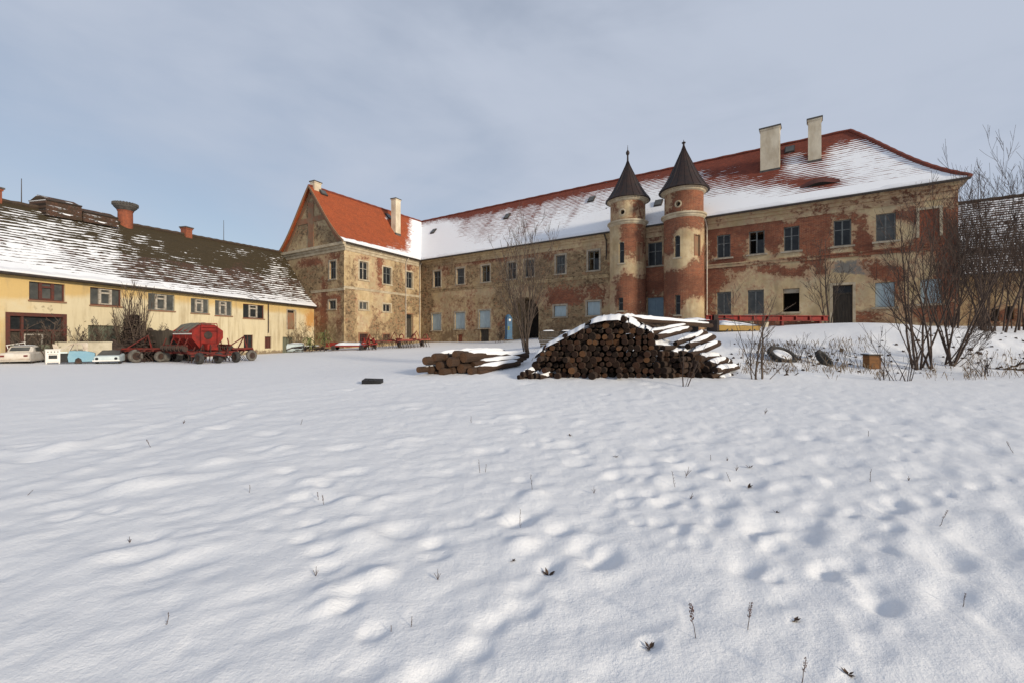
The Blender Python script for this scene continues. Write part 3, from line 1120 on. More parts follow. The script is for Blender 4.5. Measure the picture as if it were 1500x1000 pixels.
surA = 'trim'
for (sa, sb, zb, zt, st) in todoA:
    right = sa < s_at(mA, 900)
    su = 'trim' if right else 'trim_grey'
    if st == 'cas':
        window(manor, mA, sa, sb, zb, zt, 'casement', su if not right else None)
    elif st == 'greyc':
        window(manor, mA, sa, sb, zb, zt, 'casement', None, 'frame', 'glass_grey', tr=.5)
    elif st == 'open':
        window(manor, mA, sa, sb, zb, zt, 'open', None if right else su, broken=1)
    elif st == 'bars':
        window(manor, mA, sa, sb, zb, zt, 'bars', su, 'frame_white' if sa > 45 else 'frame')
    elif st == 'board':
        window(manor, mA, sa, sb, zb, zt, 'board', 'trim_grey' if not right else None, 'plank', 'board', sill=True)
    elif st == 'greyw':
        window(manor, mA, sa, sb, zb, zt, 'casement', None, 'frame', 'glass_grey', tr=.95)
    elif st == 'door':
        d_ = window(manor, mA, sa, sb, zb, zt, 'door', 'trim', 'plank', 'plank', sill=False, dz=.22)
    elif st == 'bluedoor':
        q = MB()
        q.wbox(mA, sa + .01, sb - .01, zb, zt - .01, -.22, -.12)
        d_ = q.build('door', M['board_door'], manor)
        q = MB()
        for k in (0, 1):
            a = sa + .08 + (sb - sa - .1) * k / 2
            q.wbox(mA, a, a + (sb - sa) / 2 - .14, zb + .25, zt - .25, -.12, -.1)
        q.build('door_panel', M['board_door'], d_)
    elif st == 'vent':
        q = MB()
        q.wbox(mA, sa + .02, sb - .02, zb, zt - .02, -.32, -.2)
        q.build('cellar_hatch', M['brick'], manor)
    elif st == 'cellar':
        q = MB()
        for k in range(5):
            a = sa + .02 + (sb - sa - .04) * k / 5
            q.wbox(mA, a, a + (sb - sa) / 5 - .03, zb, zt - .02, -.26, -.16 - .01 * (k % 2))
        q.build('cellar_door', M['plank'], manor)
    elif st == 'blind':
        q = MB()
        q.wbox(mA, sa - .16, sa - .01, zb, zt + .16, -.02, .035)
        q.wbox(mA, sb + .01, sb + .16, zb, zt + .16, -.02, .035)
        q.wbox(mA, sa - .01, sb + .01, zt + .01, zt + .16, -.02, .033)
        bo_ = q.build('blind_window_surround', M['trim'], manor)
        q = MB()
        q.wbox(mA, sa + .003, sb - .003, zb + .003, zt - .003, -.118, -.06)
        q.build('brick_infill', M['brick'], bo_)
    elif st == 'hole':
        q = MB()
        q.wbox(mA, sa - .12, sb + .12, zb - .14, zb - .004, -.02, .10)
        q.build('sill', M['trim'], manor)
        q = MB()
        q.wbox(mA, sa + .02, sb - .02, zt - .35, zt - .02, -.2, -.12)
        q.build('lintel', M['trim_grey'], manor)

zstr = zat(388, (mA.p0 + mA.d * s_at(mA, 1060)).y) - .1
sT0, sT1 = s_at(mA, 1033), s_at(mA, 893)
for nm, bands in (('string_course', [(zstr - .14, zstr + .1, .05), (zstr + .10, zstr + .19, .10)]),
                  ('cornice', [(WT - 1.0, WT - .55, .05), (WT - .55, WT - .3, .14), (WT - .3, WT - .04, .27)])):
    q = MB()
    if nm == 'cornice':
        moulding(q, mA, .0, mA.L - .32, bands)
    else:
        moulding(q, mA, .0, sT0, bands)
        moulding(q, mA, sT1, mA.L - .12, bands)
    # broken-edged plaster along it is in the material
    n0 = len(q.v)
    for i_, p in enumerate(q.v):
        s_ = (p - mA.p0).dot(mA.d)
        q.uv[i_] = (s_, p.z)
        c = paintA(p)
        c[0] -= .25
        c[1] -= .25
        q.c[i_] = c
    q.build(nm, M['facade'], manor)

# ---- gable wing, east front (B) and gable end (G)
wB = [(526.4, 539, 384, 410.3), (561, 573, 392, 416.7), (594.6, 604.2, 399, 422.5)]
lB = [(526.4, 538.8, 442.6, 453.8), (561, 572, 446, 457)]
opB, tdB = [], []
for (a, b, ya, yb) in wB + lB + [(526.5, 539, 489, 501.5), (561, 572, 490, 500)]:
    sa, sb = s_at(mB, a), s_at(mB, b)
    Yc = (mB.p0 + mB.d * (sa + sb) / 2).y
    opB.append((sa, sb, zat(yb, Yc), zat(ya, Yc), .32, True))
sa, sb = s_at(mB, 594.6), s_at(mB, 604)
Yc = (mB.p0 + mB.d * sb).y
opB.append((sa, sb, zat(495, Yc), zat(461, Yc), .4, True))
blobsB = [(513, 430, 9, 70, ST, .55), (548, 410, 9, 24, ST, .3), (582, 410, 10, 34, ST, .65), (584, 455, 12, 30, ST, .6), (545, 468, 10, 24, ST, .55), (608, 420, 6, 60, ST, .5),
          (570, 480, 26, 14, ST, .45), (516, 470, 12, 40, ST, .3), (604, 445, 14, 14, ST, .3), (556, 384, 8, 30, BR, .32), (532, 378, 10, 4, BR, .45), (600, 392, 9, 6, BR, .4), (557, 400, 4, 24, BR, .3),
          (522, 446, 3, 14, BR, .35), (550, 470, 8, 14, BR, .25), (532, 430, 6, 7, ST, -.6), (567, 430, 8, 7, ST, -.5), (534, 468, 8, 12, ST, -.7), (560, 498, 60, 8, DI, .7), (566, 366, 60, 8, ST, -.3)]
blobsG = [(443, 330, 12, 14, ST, .4), (430, 345, 12, 14, ST, .4), (475, 345, 20, 12, ST, .4), (463, 300, 12, 16, ST, .3), (465, 410, 18, 24, ST, .5), (500, 420, 6, 60, ST, .5), (440, 420, 16, 30, ST, .3),
          (446, 386, 8, 6, BR, .6), (462, 384, 9, 5, BR, .6), (487, 378, 12, 10, BR, .4), (475, 440, 4, 40, BR, .35), (487, 437, 10, 4, BR, .5), (497, 460, 4, 30, BR, .4), (478, 490, 26, 16, DI, .8), (468, 460, 10, 40, BR, .35),
          (452, 350, 60, 120, GR, .12), (452, 400, 60, 20, GR, .1)]
pB = blob_paint(blobsB, (.08, -.12, 0, .03))
pG = blob_paint(blobsG, (.12, .16, .22, .2))
wb = MB()
wall(wb, mB, 0, mB.L, -.5, WT, opB, pB, 0.4)
east_wall = wb.build('gable_wing_wall', [M['facade'], M['dark']], manor)
for i_, (a, b, c, d, _, _) in enumerate(opB):
    if i_ < 3:
        window(manor, mB, a, b, c, d, 'casement' if i_ != 1 else 'casement', 'trim', 'frame_white' if i_ == 0 else 'frame', 'glass')
    elif i_ < 5:
        window(manor, mB, a, b, c, d, 'casement', 'trim', 'frame_white', 'glass_grey' if i_ == 3 else 'glass', tr=.98)
    elif i_ < 7:
        window(manor, mB, a, b, c, d, 'bars', 'lesene', 'frame_red', 'glass')
    else:
        window(manor, mB, a, b, c, d, 'door', 'lesene', 'plank', 'plank', sill=False, dz=.22)
wb = MB()
opG = []
for (a, b, ya, yb) in [(483, 492, 383, 409), (482, 492, 440.7, 453)]:
    sa, sb = s_at(mG, a), s_at(mG, b)
    Yc = (mG.p0 + mG.d * (sa + sb) / 2).y
    opG.append((sa, sb, zat(yb, Yc), zat(ya, Yc), .32, True))
wall(wb, mG, 0, mG.L, -.6, WT, opG, pG, 0.4, u0=20)
# pediment
nrow = 14
LG = mG.L
aps = LG / 2
zap = APX.z - .12
prev = None
for j in range(nrow + 1):
    t = j / nrow
    z = WT + (zap - WT) * t
    # follow the roof line, which sags a little towards the eaves
    z0_, z1_ = aps * t, LG - (LG - aps) * t
    row = []
    for i in range(15):
        p = mG(z0_ + (z1_ - z0_) * i / 14, z, 0)
        n_ = wb.add(p)
        wb.uv[n_] = (20 + z0_ + (z1_ - z0_) * i / 14, z)
        wb.c[n_] = pG(p)
        row.append(n_)
    if prev:
        for i in range(14):
            wb.face((prev[i], prev[i + 1], row[i + 1], row[i]))
    prev = row
mW = plane_map(wL + inA * 20, wL, -nB)
wall(wb, mW, 0, mW.L, -.6, WT, [], lambda p: (.1, .3, 0, .1), 2, u0=40)
wb.build('gable_end_wall', [M['facade'], M['dark']], manor)
for i_, (a, b, c, d, _, _) in enumerate(opG):
    window(manor, mG, a, b, c, d, 'casement', 'trim_grey', 'frame', 'glass', tr=.6 if i_ == 0 else .98)
# gable mouldings and red render strips
q = MB()
moulding(q, mG, -.15, LG + .30, [(WT - .85, WT - .5, .06), (WT - .5, WT - .25, .18), (WT - .25, WT + .05, .34)])
q.build('gable_cornice', M['trim'], manor)
q = MB()
moulding(q, mB, .0, mB.L - .3, [(WT - .8, WT - .5, .05), (WT - .5, WT - .25, .12), (WT - .25, WT - .04, .22)])
q.build('cornice', M['trim'], manor)
q = MB()
zsB = zat(428, (mB.p0 + mB.d * s_at(mB, 560)).y)
moulding(q, mB, .0, mB.L - .12, [(zsB - .12, zsB + .06, .05), (zsB + .06, zsB + .14, .09)])
q.build('string_course', M['trim'], manor)
q = MB()
zsG = zat(426, (mG.p0 + mG.d * s_at(mG, 480)).y)
moulding(q, mG, LG * .5, LG + .1, [(zsG - .12, zsG + .06, .05), (zsG + .06, zsG + .14, .09)])
q.build('string_course', M['trim'], manor)
q = MB()
q.wbox(mG, aps - .55, aps + .55, WT + .06, zap - 1.6, -.02, .06)
zx = WT + (zap - WT) * .47
q.wbox(mG, aps - 2.9, aps - .56, zx - .3, zx + .3, -.02, .055)
q.wbox(mG, aps + .56, aps + 2.9, zx - .3, zx + .3, -.02, .055)
q.build('lesene', M['lesene'], manor)
q = MB()   # raking strips just under the verge
for sg in (-1, 1):
    for k in range(12):
        t0, t1 = k / 12 * .93, (k + 1) / 12 * .93
        e = LG / 2
        s0_, s1_ = aps + sg * e * (1 - t0) * .93, aps + sg * e * (1 - t1) * .93
        z0_, z1_ = WT + .07 + (zap - WT - .4) * t0, WT + .07 + (zap - WT - .4) * t1
        w0 = -sg * .55
        q.hexa([mG(s0_, z0_, .05), mG(s0_ + w0, z0_, .05), mG(s0_ + w0, z0_, -.02), mG(s0_, z0_, -.02),
                mG(s1_, z1_, .05), mG(s1_ + w0, z1_, .05), mG(s1_ + w0, z1_, -.02), mG(s1_, z1_, -.02)])
q.build('raking_lesene', M['lesene'], manor)

# ------------------------------------------------------------------ manor roofs
mainblobs = [(1128, 238, 34, 26, 0, -.55), (1195, 222, 16, 18, 0, -.7), (1175, 268, 40, 9, 0, -.35), (1200, 269, 30, 7, 0, -.7), (1080, 255, 40, 22, 0, -.35), (1150, 285, 90, 10, 0, -.15), (1252, 232, 60, 16, 0, .35),
             (1160, 240, 12, 14, 0, .45), (1110, 285, 60, 14, 0, .25), (1070, 305, 50, 16, 0, .35), (1185, 205, 10, 6, 0, .4),
             (680, 330, 14, 26, 0, -.18), (775, 318, 20, 34, 0, -.14), (836, 300, 12, 26, 0, -.12), (715, 340, 10, 20, 0, -.15), (990, 262, 60, 14, 0, -.1), (870, 330, 50, 20, 0, .25), (640, 350, 30, 40, 0, .5), (975, 300, 30, 20, 0, .3)]


def paint_main(p, u, v):
    px, py = pix(p)
    s = .98 - .58 * max(0, v - .12)
    if v > .78:
        s -= (v - .78) * 3.6
    if px > 1030:
        s -= .10
        if v > .35:
            s -= .07
    if v < .16:
        s += .4
    for (bx, by, rx, ry, ch, amt) in mainblobs:
        q2 = ((px - bx) / rx) ** 2 + ((py - by) / ry) ** 2
        s += amt * math.exp(-q2 * .8)
    if px < 700:
        s += .22 * max(0, (700 - px) / 80)
    for (x0, w_, a_) in ((782, 3, .26), (838, 3, .26), (722, 3, .16), (690, 3, .16), (748, 3, .16), (808, 3, .16), (760, 2, .18), (1010, 5, .2)):
        s -= a_ * math.exp(-((px - (x0 - (py - 315) * .62)) / w_) ** 2) * (v > .22)
    return (s, .12, 0, 1)


rb = MB()
E_R2 = E_R + inA * 15.0
roof_patch(rb, E_R, E_C, R1, J, paint_main, 170, 40, sag=.42)
E_B2 = E_R2 + dA * 62
main_roof = rb.build('main_roof', M['roof_main'], manor, smooth=True)
rb = MB()
roof_patch(rb, E_R2, E_R, R1 + Vector((.004, 0, 0)), R1, lambda p, u, v: (.6 - .7 * v, .1, 0, 1), 20, 24, sag=.42)
roof_patch(rb, E_B2, E_R2, J + dA * 4, R1, lambda p, u, v: (.9, .1, 0, 1), 30, 10, sag=.42)
rb.build('rear_roof', M['roof_main'], manor, smooth=True)


def paint_gable(p, u, v):
    px, py = pix(p)
    s = -.35
    if v < .085:
        s = 1.3 - max(0, v - .03) * 8
    s = max(s, .80 * math.exp(-((px - 592) / 45) ** 2) * math.exp(-max(0, v - .04) * 4.5))
    vx = 616
    s = max(s, 1.12 - max(0, (vx - 2 - px)) / 30 * (1 + v * .5))
    s = max(s, .9 - math.hypot((px - 568) / 8, (py - 318) / 7))
    return (s, .1, 0, 1)


rb = MB()
VG = 0.35
Apx = APX + nG * VG
roof_patch(rb, E_G + nG * VG, E_C, Apx, J, paint_gable, 60, 24, sag=.42)
rb.build('gable_wing_roof', M['roof_gable'], manor, smooth=True)
rb = MB()
E_L2 = E_L + dB * 22
roof_patch(rb, E_L2 + nG * 0, E_L + nG * VG, J + dB * 3 - dG * .1, Apx, lambda p, u, v: (-.8, .2, 0, 1), 20, 14, sag=.42)
rb.build('rear_gable_roof', M['roof_gable'], manor, smooth=True)


def snow_edge(e0, e1, r0, r1, vmax, parent, sag=.42, th=.13, gaps=-.9, seed=0, nu=220):
    # thick lip of old snow lying on the lowest courses, overhanging the gutter a little
    q_ = MB()
    e0, e1, r0, r1 = map(Vector, (e0, e1, r0, r1))
    outw = ((e0 + e1) / 2 - (r0 + r1) / 2)
    outw.z = 0
    outw.normalize()
    rows_ = []
    for i in range(nu + 1):
        u = .002 + .996 * i / nu
        k_ = noise.noise(Vector((u * 23 + seed, 1.7, 0))) + .5 * noise.noise(Vector((u * 80 + seed, 4.1, 0)))
        vm = vmax * (.75 + .5 * k_)
        col_ = []
        for j in range(8):
            v = max(0, vm * (j - 1) / 6)
            p = e0.lerp(e1, u).lerp(r0.lerp(r1, u), v)
            p.z -= sag * math.sin(math.pi * v) * (1 - v) * 1.6
            hh = th * (.65 + .55 * k_) * (1 - max(0, (j - 1) / 6) ** 2)
            if j == 0:
                p += outw * .05 + Vector((0, 0, -.02))
                hh = 0
            elif j == 1:
                p += outw * (.05 + .04 * k_)
            p.z += max(.0, hh) - (.03 if j == 7 else 0)
            col_.append(q_.add(p))
        rows_.append((col_, k_))
    for (a, ka), (b, kb) in zip(rows_[:-1], rows_[1:]):
        if ka < gaps:
            continue
        for j in range(7):
            q_.face((a[j], b[j], b[j + 1], a[j + 1]))
    return q_.build('snow_edge', M['snow'], parent, smooth=True)


snow_edge(E_R, E_C, R1, J, .10, manor, seed=3)
snow_edge(E_G + nG * VG, E_C, Apx, J, .055, manor, gaps=-.75, seed=9, nu=90)
# verge board along the gable
q = MB()
for a, b, sg in ((E_G, APX, 1), (E_L, APX, -1)):
    pts = []
    for k in range(13):
        v = k / 12
        p = Vector(a).lerp(Vector(b), v)
        p.z -= .42 * math.sin(math.pi * v) * (1 - v) * 1.6
        pts.append(p + nG * (VG + .02) + Vector((0, 0, -.06)))
    for k in range(12):
        p0_, p1_ = pts[k], pts[k + 1]
        up_ = Vector((0, 0, .16))
        o_ = nG * .07
        q.hexa([p0_ - up_ * .8, p0_ - up_ * .8 + o_, p0_ + up_ + o_, p0_ + up_, p1_ - up_ * .8, p1_ - up_ * .8 + o_, p1_ + up_ + o_, p1_ + up_])
q.build('verge_board', M['lesene'], manor)


def ridge_line(a, b, mat, parent, r=.14, n=60, name='ridge_tiles'):
    q = MB()
    a, b = Vector(a), Vector(b)
    pts = [a.lerp(b, k / n) + Vector((0, 0, .02 + .012 * (k % 2))) for k in range(n + 1)]
    q.tube(pts, [r * (1 + .18 * (k % 2)) for k in range(n + 1)], 7)
    return q.build(name, mat, parent)


def hip_pts(e, r, n=30, sag=.42):
    out = []
    for k in range(n + 1):
        v = k / n
        p = Vector(e).lerp(Vector(r), v)
        p.z -= sag * math.sin(math.pi * v) * (1 - v) * 1.6
        out.append(p + Vector((0, 0, .03)))
    return out


ridge_line(R1, J, M['ridge'], manor)
ridge_line(Apx, J, M['ridge'], manor, n=30)
q = MB()
q.tube(hip_pts(E_R, R1), [.15 * (1 + .15 * (k % 2)) for k in range(31)], 7)
q.build('hip_tiles', M['ridge'], manor)
# gutters
q = MB()
for a, b, nn in ((E_R, E_C, nA), (E_G, E_C, nB)):
    a, b = Vector(a), Vector(b)
    q.tube([a.lerp(b, t) + nn * .06 + Vector((0, 0, -.10)) for t in (0, .25, .5, .75, 1)], .085, 8)
q.build('gutter', M['gutter'], manor)
q = MB()   # soffit of the eaves
mAs = plane_map(E_R, E_C, nA)
q.wbox(mAs, 0.05, (E_C - E_R).length - .1, EZ - .14, EZ - .07, -OV - .05, -.05)
mBs = plane_map(E_G, E_C, nB)
q.wbox(mBs, 0.05, (E_C - E_G).length - .3, EZ - .135, EZ - .075, -OV - .05, -.05)
mEs = plane_map(E_R2, E_R, -dA)
q.wbox(mEs, 0.05, (E_R - E_R2).length - .6, EZ - .138, EZ - .072, -OV - .02, -.05)
q.build('eaves_soffit', M['trim_grey'], manor)


def downpipe(s, mp, z0, z1, mat='pipe', off=.14):
    q = MB()
    q.tube([mp(s + .1, EZ - .15, OV + .02), mp(s, EZ - .75, off + .05), mp(s, EZ - 1.1, off), mp(s, z0 + .4, off), mp(s, z0, off + .1)], .06, 8)
    for z in (z0 + 2, z0 + 5, z0 + 7.5):
        q.lathe([(.08, -.03), (.08, .03)], mp(s, z, off), 8)
    return q.build('downpipe', M[mat], manor)


downpipe(s_at(mA, 1036), mA, 1.9, EZ)
downpipe(s_at(mA, 945), mA, 1.8, EZ, off=.5)
downpipe(s_at(mA, 889), mA, 9.0, EZ, 'gutter')
downpipe(mB.L - .35, mB, .7, EZ)
downpipe(mB.L * .76, mB, 0.6, 8, 'pipe', .1)


# ------------------------------------------------------------------ roof details: chimneys, skylights
def on_roof(e0, e1, r0, r1, px, py, sag=.42):
    best = None
    for i in range(161):
        for j in range(81):
            u, v = i / 160, j / 80
            p = Vector(e0).lerp(Vector(e1), u).lerp(Vector(r0).lerp(Vector(r1), u), v)
            p.z -= sag * math.sin(math.pi * v) * (1 - v) * 1.6
            a, b = pix(p)
            e = (a - px) ** 2 + (b - py) ** 2
            if best is None or e < best[0]:
                best = (e, p)
    return best[1]


def chimney(base, ztop, wx, wy, ax, parent, mat='chimney', cap=True):
    """rectangular stack standing at base (a point on the roof), long side along ax"""
    ax = Vector(ax)
    ay = Vector((-ax.y, ax.x, 0))
    Mx = Matrix(((ax.x, ay.x, 0, base.x), (ax.y, ay.y, 0, base.y), (0, 0, 1, 0), (0, 0, 0, 1)))
    q = MB()
    q.M = Mx
    n = 6
    zz = [base.z - 1.6 + (ztop - base.z + 1.6) * k / n for k in range(n + 1)]
    q.box(-wx / 2, wx / 2, -wy / 2, wy / 2, zz[0], ztop - .18)
    q.box(-wx / 2 - .05, wx / 2 + .05, -wy / 2 - .05, wy / 2 + .05, ztop - .18, ztop - .06)
    o = q.build('chimney', M[mat], parent)
    if cap:
        q = MB()
        q.M = Mx
        q.box(-wx / 2 - .1, wx / 2 + .1, -wy / 2 - .1, wy / 2 + .1, ztop - .06, ztop + .05)
        q.box(-wx / 2 - .04, wx / 2 + .04, -wy / 2 - .04, wy / 2 + .04, base.z - .5 - (wy * .4), base.z - .38 + .1)
        q.build('chimney_cap', M['cap'], o)
    return o


RM = (E_R, E_C, R1, J)
RG = (E_G, E_C, APX, J)
b1 = on_roof(*RM, 1129, 244)
chimney(b1, zat(189, b1.y), 1.45, .75, dA, manor)
b2 = on_roof(*RM, 1194, 232)
chimney(b2, zat(176, b2.y), .9, .75, dA, manor)
b3 = on_roof(*RG, 580, 340)
chimney(b3, zat(292.5, b3.y), .95, .8, dB, manor)
b4 = APX + dB * .55 + Vector((0, 0, -.35))
chimney(b4, zat(267.5, b4.y), .9, .7, dB, manor)


def skylight(p, ax, nrm_in, slope, parent, w_=.75, h_=.95):
    ax = Vector(ax)
    upv = (Vector(nrm_in) * math.cos(slope) + Vector((0, 0, math.sin(slope))))
    nv = ax.cross(upv)
    if nv.z < 0:
        nv = -nv
    q = MB()

    def pt(a, b, c):
        return p + ax * a + upv * b + nv * c
    c_ = [(-w_ / 2, -h_ / 2), (w_ / 2, -h_ / 2), (w_ / 2, h_ / 2), (-w_ / 2, h_ / 2)]
    lift = [.16, .16, .34, .34]
    q.hexa([pt(a, b, -.05) for a, b in c_] + [pt(a, b, l * .55) for (a, b), l in zip(c_, lift)])
    o = q.build('roof_hatch', M['gutter'], parent)
    q = MB()
    q.hexa([pt(a * .8, b * .8, l * .55 + .004) for (a, b), l in zip(c_, lift)] + [pt(a * .8, b * .8, l * .55 + .03) for (a, b), l in zip(c_, lift)])
    q.build('pane', M['glass_grey'], o)


slA = math.atan2(R1.z - EZ, 7.5)
for (px, py) in ((634.5, 339.5), (744, 318), (866, 294), (1158, 219), (964, 300)):
    skylight(on_roof(*RM, px, py), dA, inA, slA, manor)
skylight(on_roof(*RG, 473, 283), dB, -nB, slA, manor, .9, .8)
skylight(on_roof(*RG, 569, 318), dB, -nB, slA, manor, .9, .9)
# eyebrow vent on the right-hand roof
pe = on_roof(*RM, 1200, 270)
q = MB()
upv = (inA * math.cos(slA) + Vector((0, 0, math.sin(slA))))
nv = dA.cross(upv)
nv = nv if nv.z > 0 else -nv
prevr = None
for k in range(25):
    t = -1 + 2 * k / 24
    hgt = .27 * (math.cos(math.pi * t) * .5 + .5)
    f_ = pe + dA * (1.25 * t) - upv * .3 + nv * (hgt + .03)
    g_ = pe + dA * (1.25 * t) + upv * (.1 + .8 * (1 - t * t)) + nv * .02
    ff = pe + dA * (1.25 * t) - upv * .3 - nv * .05
    ids = [q.add(f_), q.add(g_), q.add(ff)]
    if prevr:
        q.face((prevr[0], ids[0], ids[1], prevr[1]), 0)
        q.face((prevr[2], ids[2], ids[0], prevr[0]), 1)
    prevr = ids
q.build('eyebrow_vent', [M['lesene_dark'], M['dark']], manor)


# ------------------------------------------------------------------ turrets
def turret(px, r, off, py_cone, py_apex, py_tip, py_ring, windows, blobs, rc):
    s = s_at(mA, px)
    c = mA(s, 0, off)
    # refine so that the axis stands at the photo column
    for _ in range(6):
        s += 0.9 * (px - pix((c.x, c.y, 5))[0]) * -1 * (c.y / F)
        c = mA(s, 0, off)
    Yc = c.y
    Ys = Yc - r * .6
    z_cone, z_ap, z_tip, z_ring = zat(py_cone, Yc), zat(py_apex, Yc), zat(py_tip, Yc), zat(py_ring, Ys)
    c0 = math.atan2(-c.y, -c.x)              # angle facing the camera

    def mp(sv, z, d=0.0):
        a = c0 + sv / r
        return Vector((c.x + (r + d) * math.cos(a), c.y + (r + d) * math.sin(a), z))
    base = blob_paint(blobs, (.40, -.6, .0, .2))
    wb_ = MB()
    ops = []
    for (wx, hw, ya, yb, st) in windows:
        # column -> arc position
        k = (wx - px) / F * Yc / r
        k = max(-.9, min(.9, k))
        sv = math.asin(k) * r
        hw_m = hw / F * Yc / max(.45, math.cos(math.asin(k)))
        Yf = Yc - r * math.cos(math.asin(k))
        ops.append((sv - hw_m, sv + hw_m, zat(yb, Yf), zat(ya, Yf), .42 if st != 'niche' else .12, st != 'niche', st))
    cyl = [o[:6] for o in ops if o[6] != 'round']
    rnd_ = [o[:6] for o in ops if o[6] == 'round']
    wall(wb_, mp, -math.pi * r, math.pi * r, 0.8, z_ring, cyl, base, .22)
    ri = 0.96
    mp2 = lambda sv, z, d=0.0: mp(sv, z, d - .06)
    wall(wb_, mp2, -math.pi * r, math.pi * r, z_ring, z_cone + .1, rnd_, base, .22)
    t = wb_.build('turret', [M['facade'], M['dark']], manor)
    q = MB()
    q.lathe([(r + .0, z_ring - .34), (r + .10, z_ring - .22), (r + .13, z_ring - .12), (r + .22, z_ring - .06), (r + .22, z_ring + .06), (r - .05, z_ring + .14)], (c.x, c.y, 0), 48, cap0=False, cap1=False)
    q.lathe([(r - .06, z_cone - .30), (r + .06, z_cone - .22), (r + .10, z_cone - .12), (r + .27, z_cone - .02), (r + .27, z_cone + .06), (r, z_cone + .06)], (c.x, c.y, 0), 48, cap0=False, cap1=False)
    for k in range(44):      # dentils under the cone
        a = 2 * math.pi * k / 44
        p = Vector((c.x + (r + .12) * math.cos(a), c.y + (r + .12) * math.sin(a), z_cone - .1))
        ta = Vector((-math.sin(a), math.cos(a), 0)) * .05
        ra = Vector((math.cos(a), math.sin(a), 0)) * .1
        q.hexa([p - ta - ra, p + ta - ra, p + ta + ra, p - ta + ra, p - ta - ra + Vector((0, 0, .1)), p + ta - ra + Vector((0, 0, .1)), p + ta + ra + Vector((0, 0, .1)), p - ta + ra + Vector((0, 0, .1))])
    q.build('ring_cornice', M['trim'], t)
    q = MB()
    prof = []
    Hc = z_ap - z_cone
    for k in range(17):
        v = k / 16
        prof.append((max(.05, rc * ((1 - v) ** 1.0 * .86 + .14 * (1 - v) ** 5)), z_cone + .03 + Hc * v))
    q.lathe([(rc - .12, z_cone - .03)] + [(rc, z_cone - .01)] + prof, (c.x, c.y, 0), 40, cap0=True)
    for k in range(20):    # standing seams
        a = 2 * math.pi * k / 20
        q.tube([Vector((c.x + pr * math.cos(a), c.y + pr * math.sin(a), pz + .01)) for pr, pz in prof[::2]], .02, 4)
    q.build('conical_roof', M['cone'], t)
    q = MB()
    hh = z_tip - z_ap
    q.lathe([(.09, z_ap - .15), (.075, z_ap + hh * .35), (.15, z_ap + hh * .42), (.17, z_ap + hh * .52), (.10, z_ap + hh * .62), (.035, z_ap + hh * .68), (.012, z_tip)], (c.x, c.y, 0), 12)
    q.build('finial', M['cone'], t)
    for (a, b, z0, z1, dep, cl_, st) in ops:
        if st == 'niche':
            q = MB()
            wdt = .09
            q.wbox(mp, a - wdt, a, z0, z1, -.05, .03)
            q.wbox(mp, b, b + wdt, z0, z1, -.05, .03)
            q.wbox(mp, a - wdt, b + wdt, z1, z1 + wdt, -.05, .03)
            q.wbox(mp, a - .02, b + .02, z0 - .02, z1 + .02, -.2, -.1)
            q.build('niche', M['lesene'], t)
            continue
        if st == 'round':
            q = MB()
            sc, zc_ = (a + b) / 2, (z0 + z1) / 2
            rad = (b - a) / 2
            ring = [[], [], []]
            for k in range(20):
                al = 2 * math.pi * k / 20
                for ln, rr, d in ((ring[0], rad * 1.5, .015), (ring[1], rad * .95, .05), (ring[2], rad * .9, -.3)):
                    ln.append(q.add(mp2(sc + rr * math.cos(al), zc_ + rr * math.sin(al), d)))
            for g in (0, 1):
                for k in range(20):
                    q.face((ring[g][k], ring[g][(k + 1) % 20], ring[g + 1][(k + 1) % 20], ring[g + 1][k]), g * 0)
            q.face(ring[2], 1)
            # corners of the square opening behind the ring
            q.build('round_window', [M['trim'], M['dark']], t)
            continue
        q = MB()
        tt = .05
        for (s0_, s1_, za, zb_) in ((a + .003, a + tt, z0, z1 - .003), (b - tt, b - .003, z0, z1 - .003), (a + tt, b - tt, z0, z0 + tt), (a + tt, b - tt, z1 - tt, z1 - .003), (a + tt, b - tt, z0 + (z1 - z0) * .6 - .025, z0 + (z1 - z0) * .6 + .025)):
            q.wbox(mp, s0_, s1_, za, zb_, -.26, -.19)
        f_ = q.build('narrow_window', M['frame'], t)
        q = MB()
        q.wbox(mp, a + tt, b - tt, z0 + tt, z1 - tt, -.24, -.23)
        q.build('pane', M['glass'], f_)
        q = MB()
        q.wbox(mp, a - .12, b + .12, z0 - .12, z0 - .004, -.03, .08)
        if st == 'arched':   # plaster arch head
            rad = (b - a) / 2
            for sg in (-1, 1):
                pts = [((a + b) / 2 + sg * rad, z1 + .002)] + [((a + b) / 2 + sg * rad * math.cos(R(90 - 9 * k)), z1 - rad + rad * math.sin(R(90 - 9 * k))) for k in range(11)]
                ids = [q.add(mp(s_, z_, -.02)) for s_, z_ in pts]
                for k in range(1, 11):
                    q.face((ids[0], ids[k], ids[k + 1]))
        q.build('sill', M['trim'], f_)
    return t


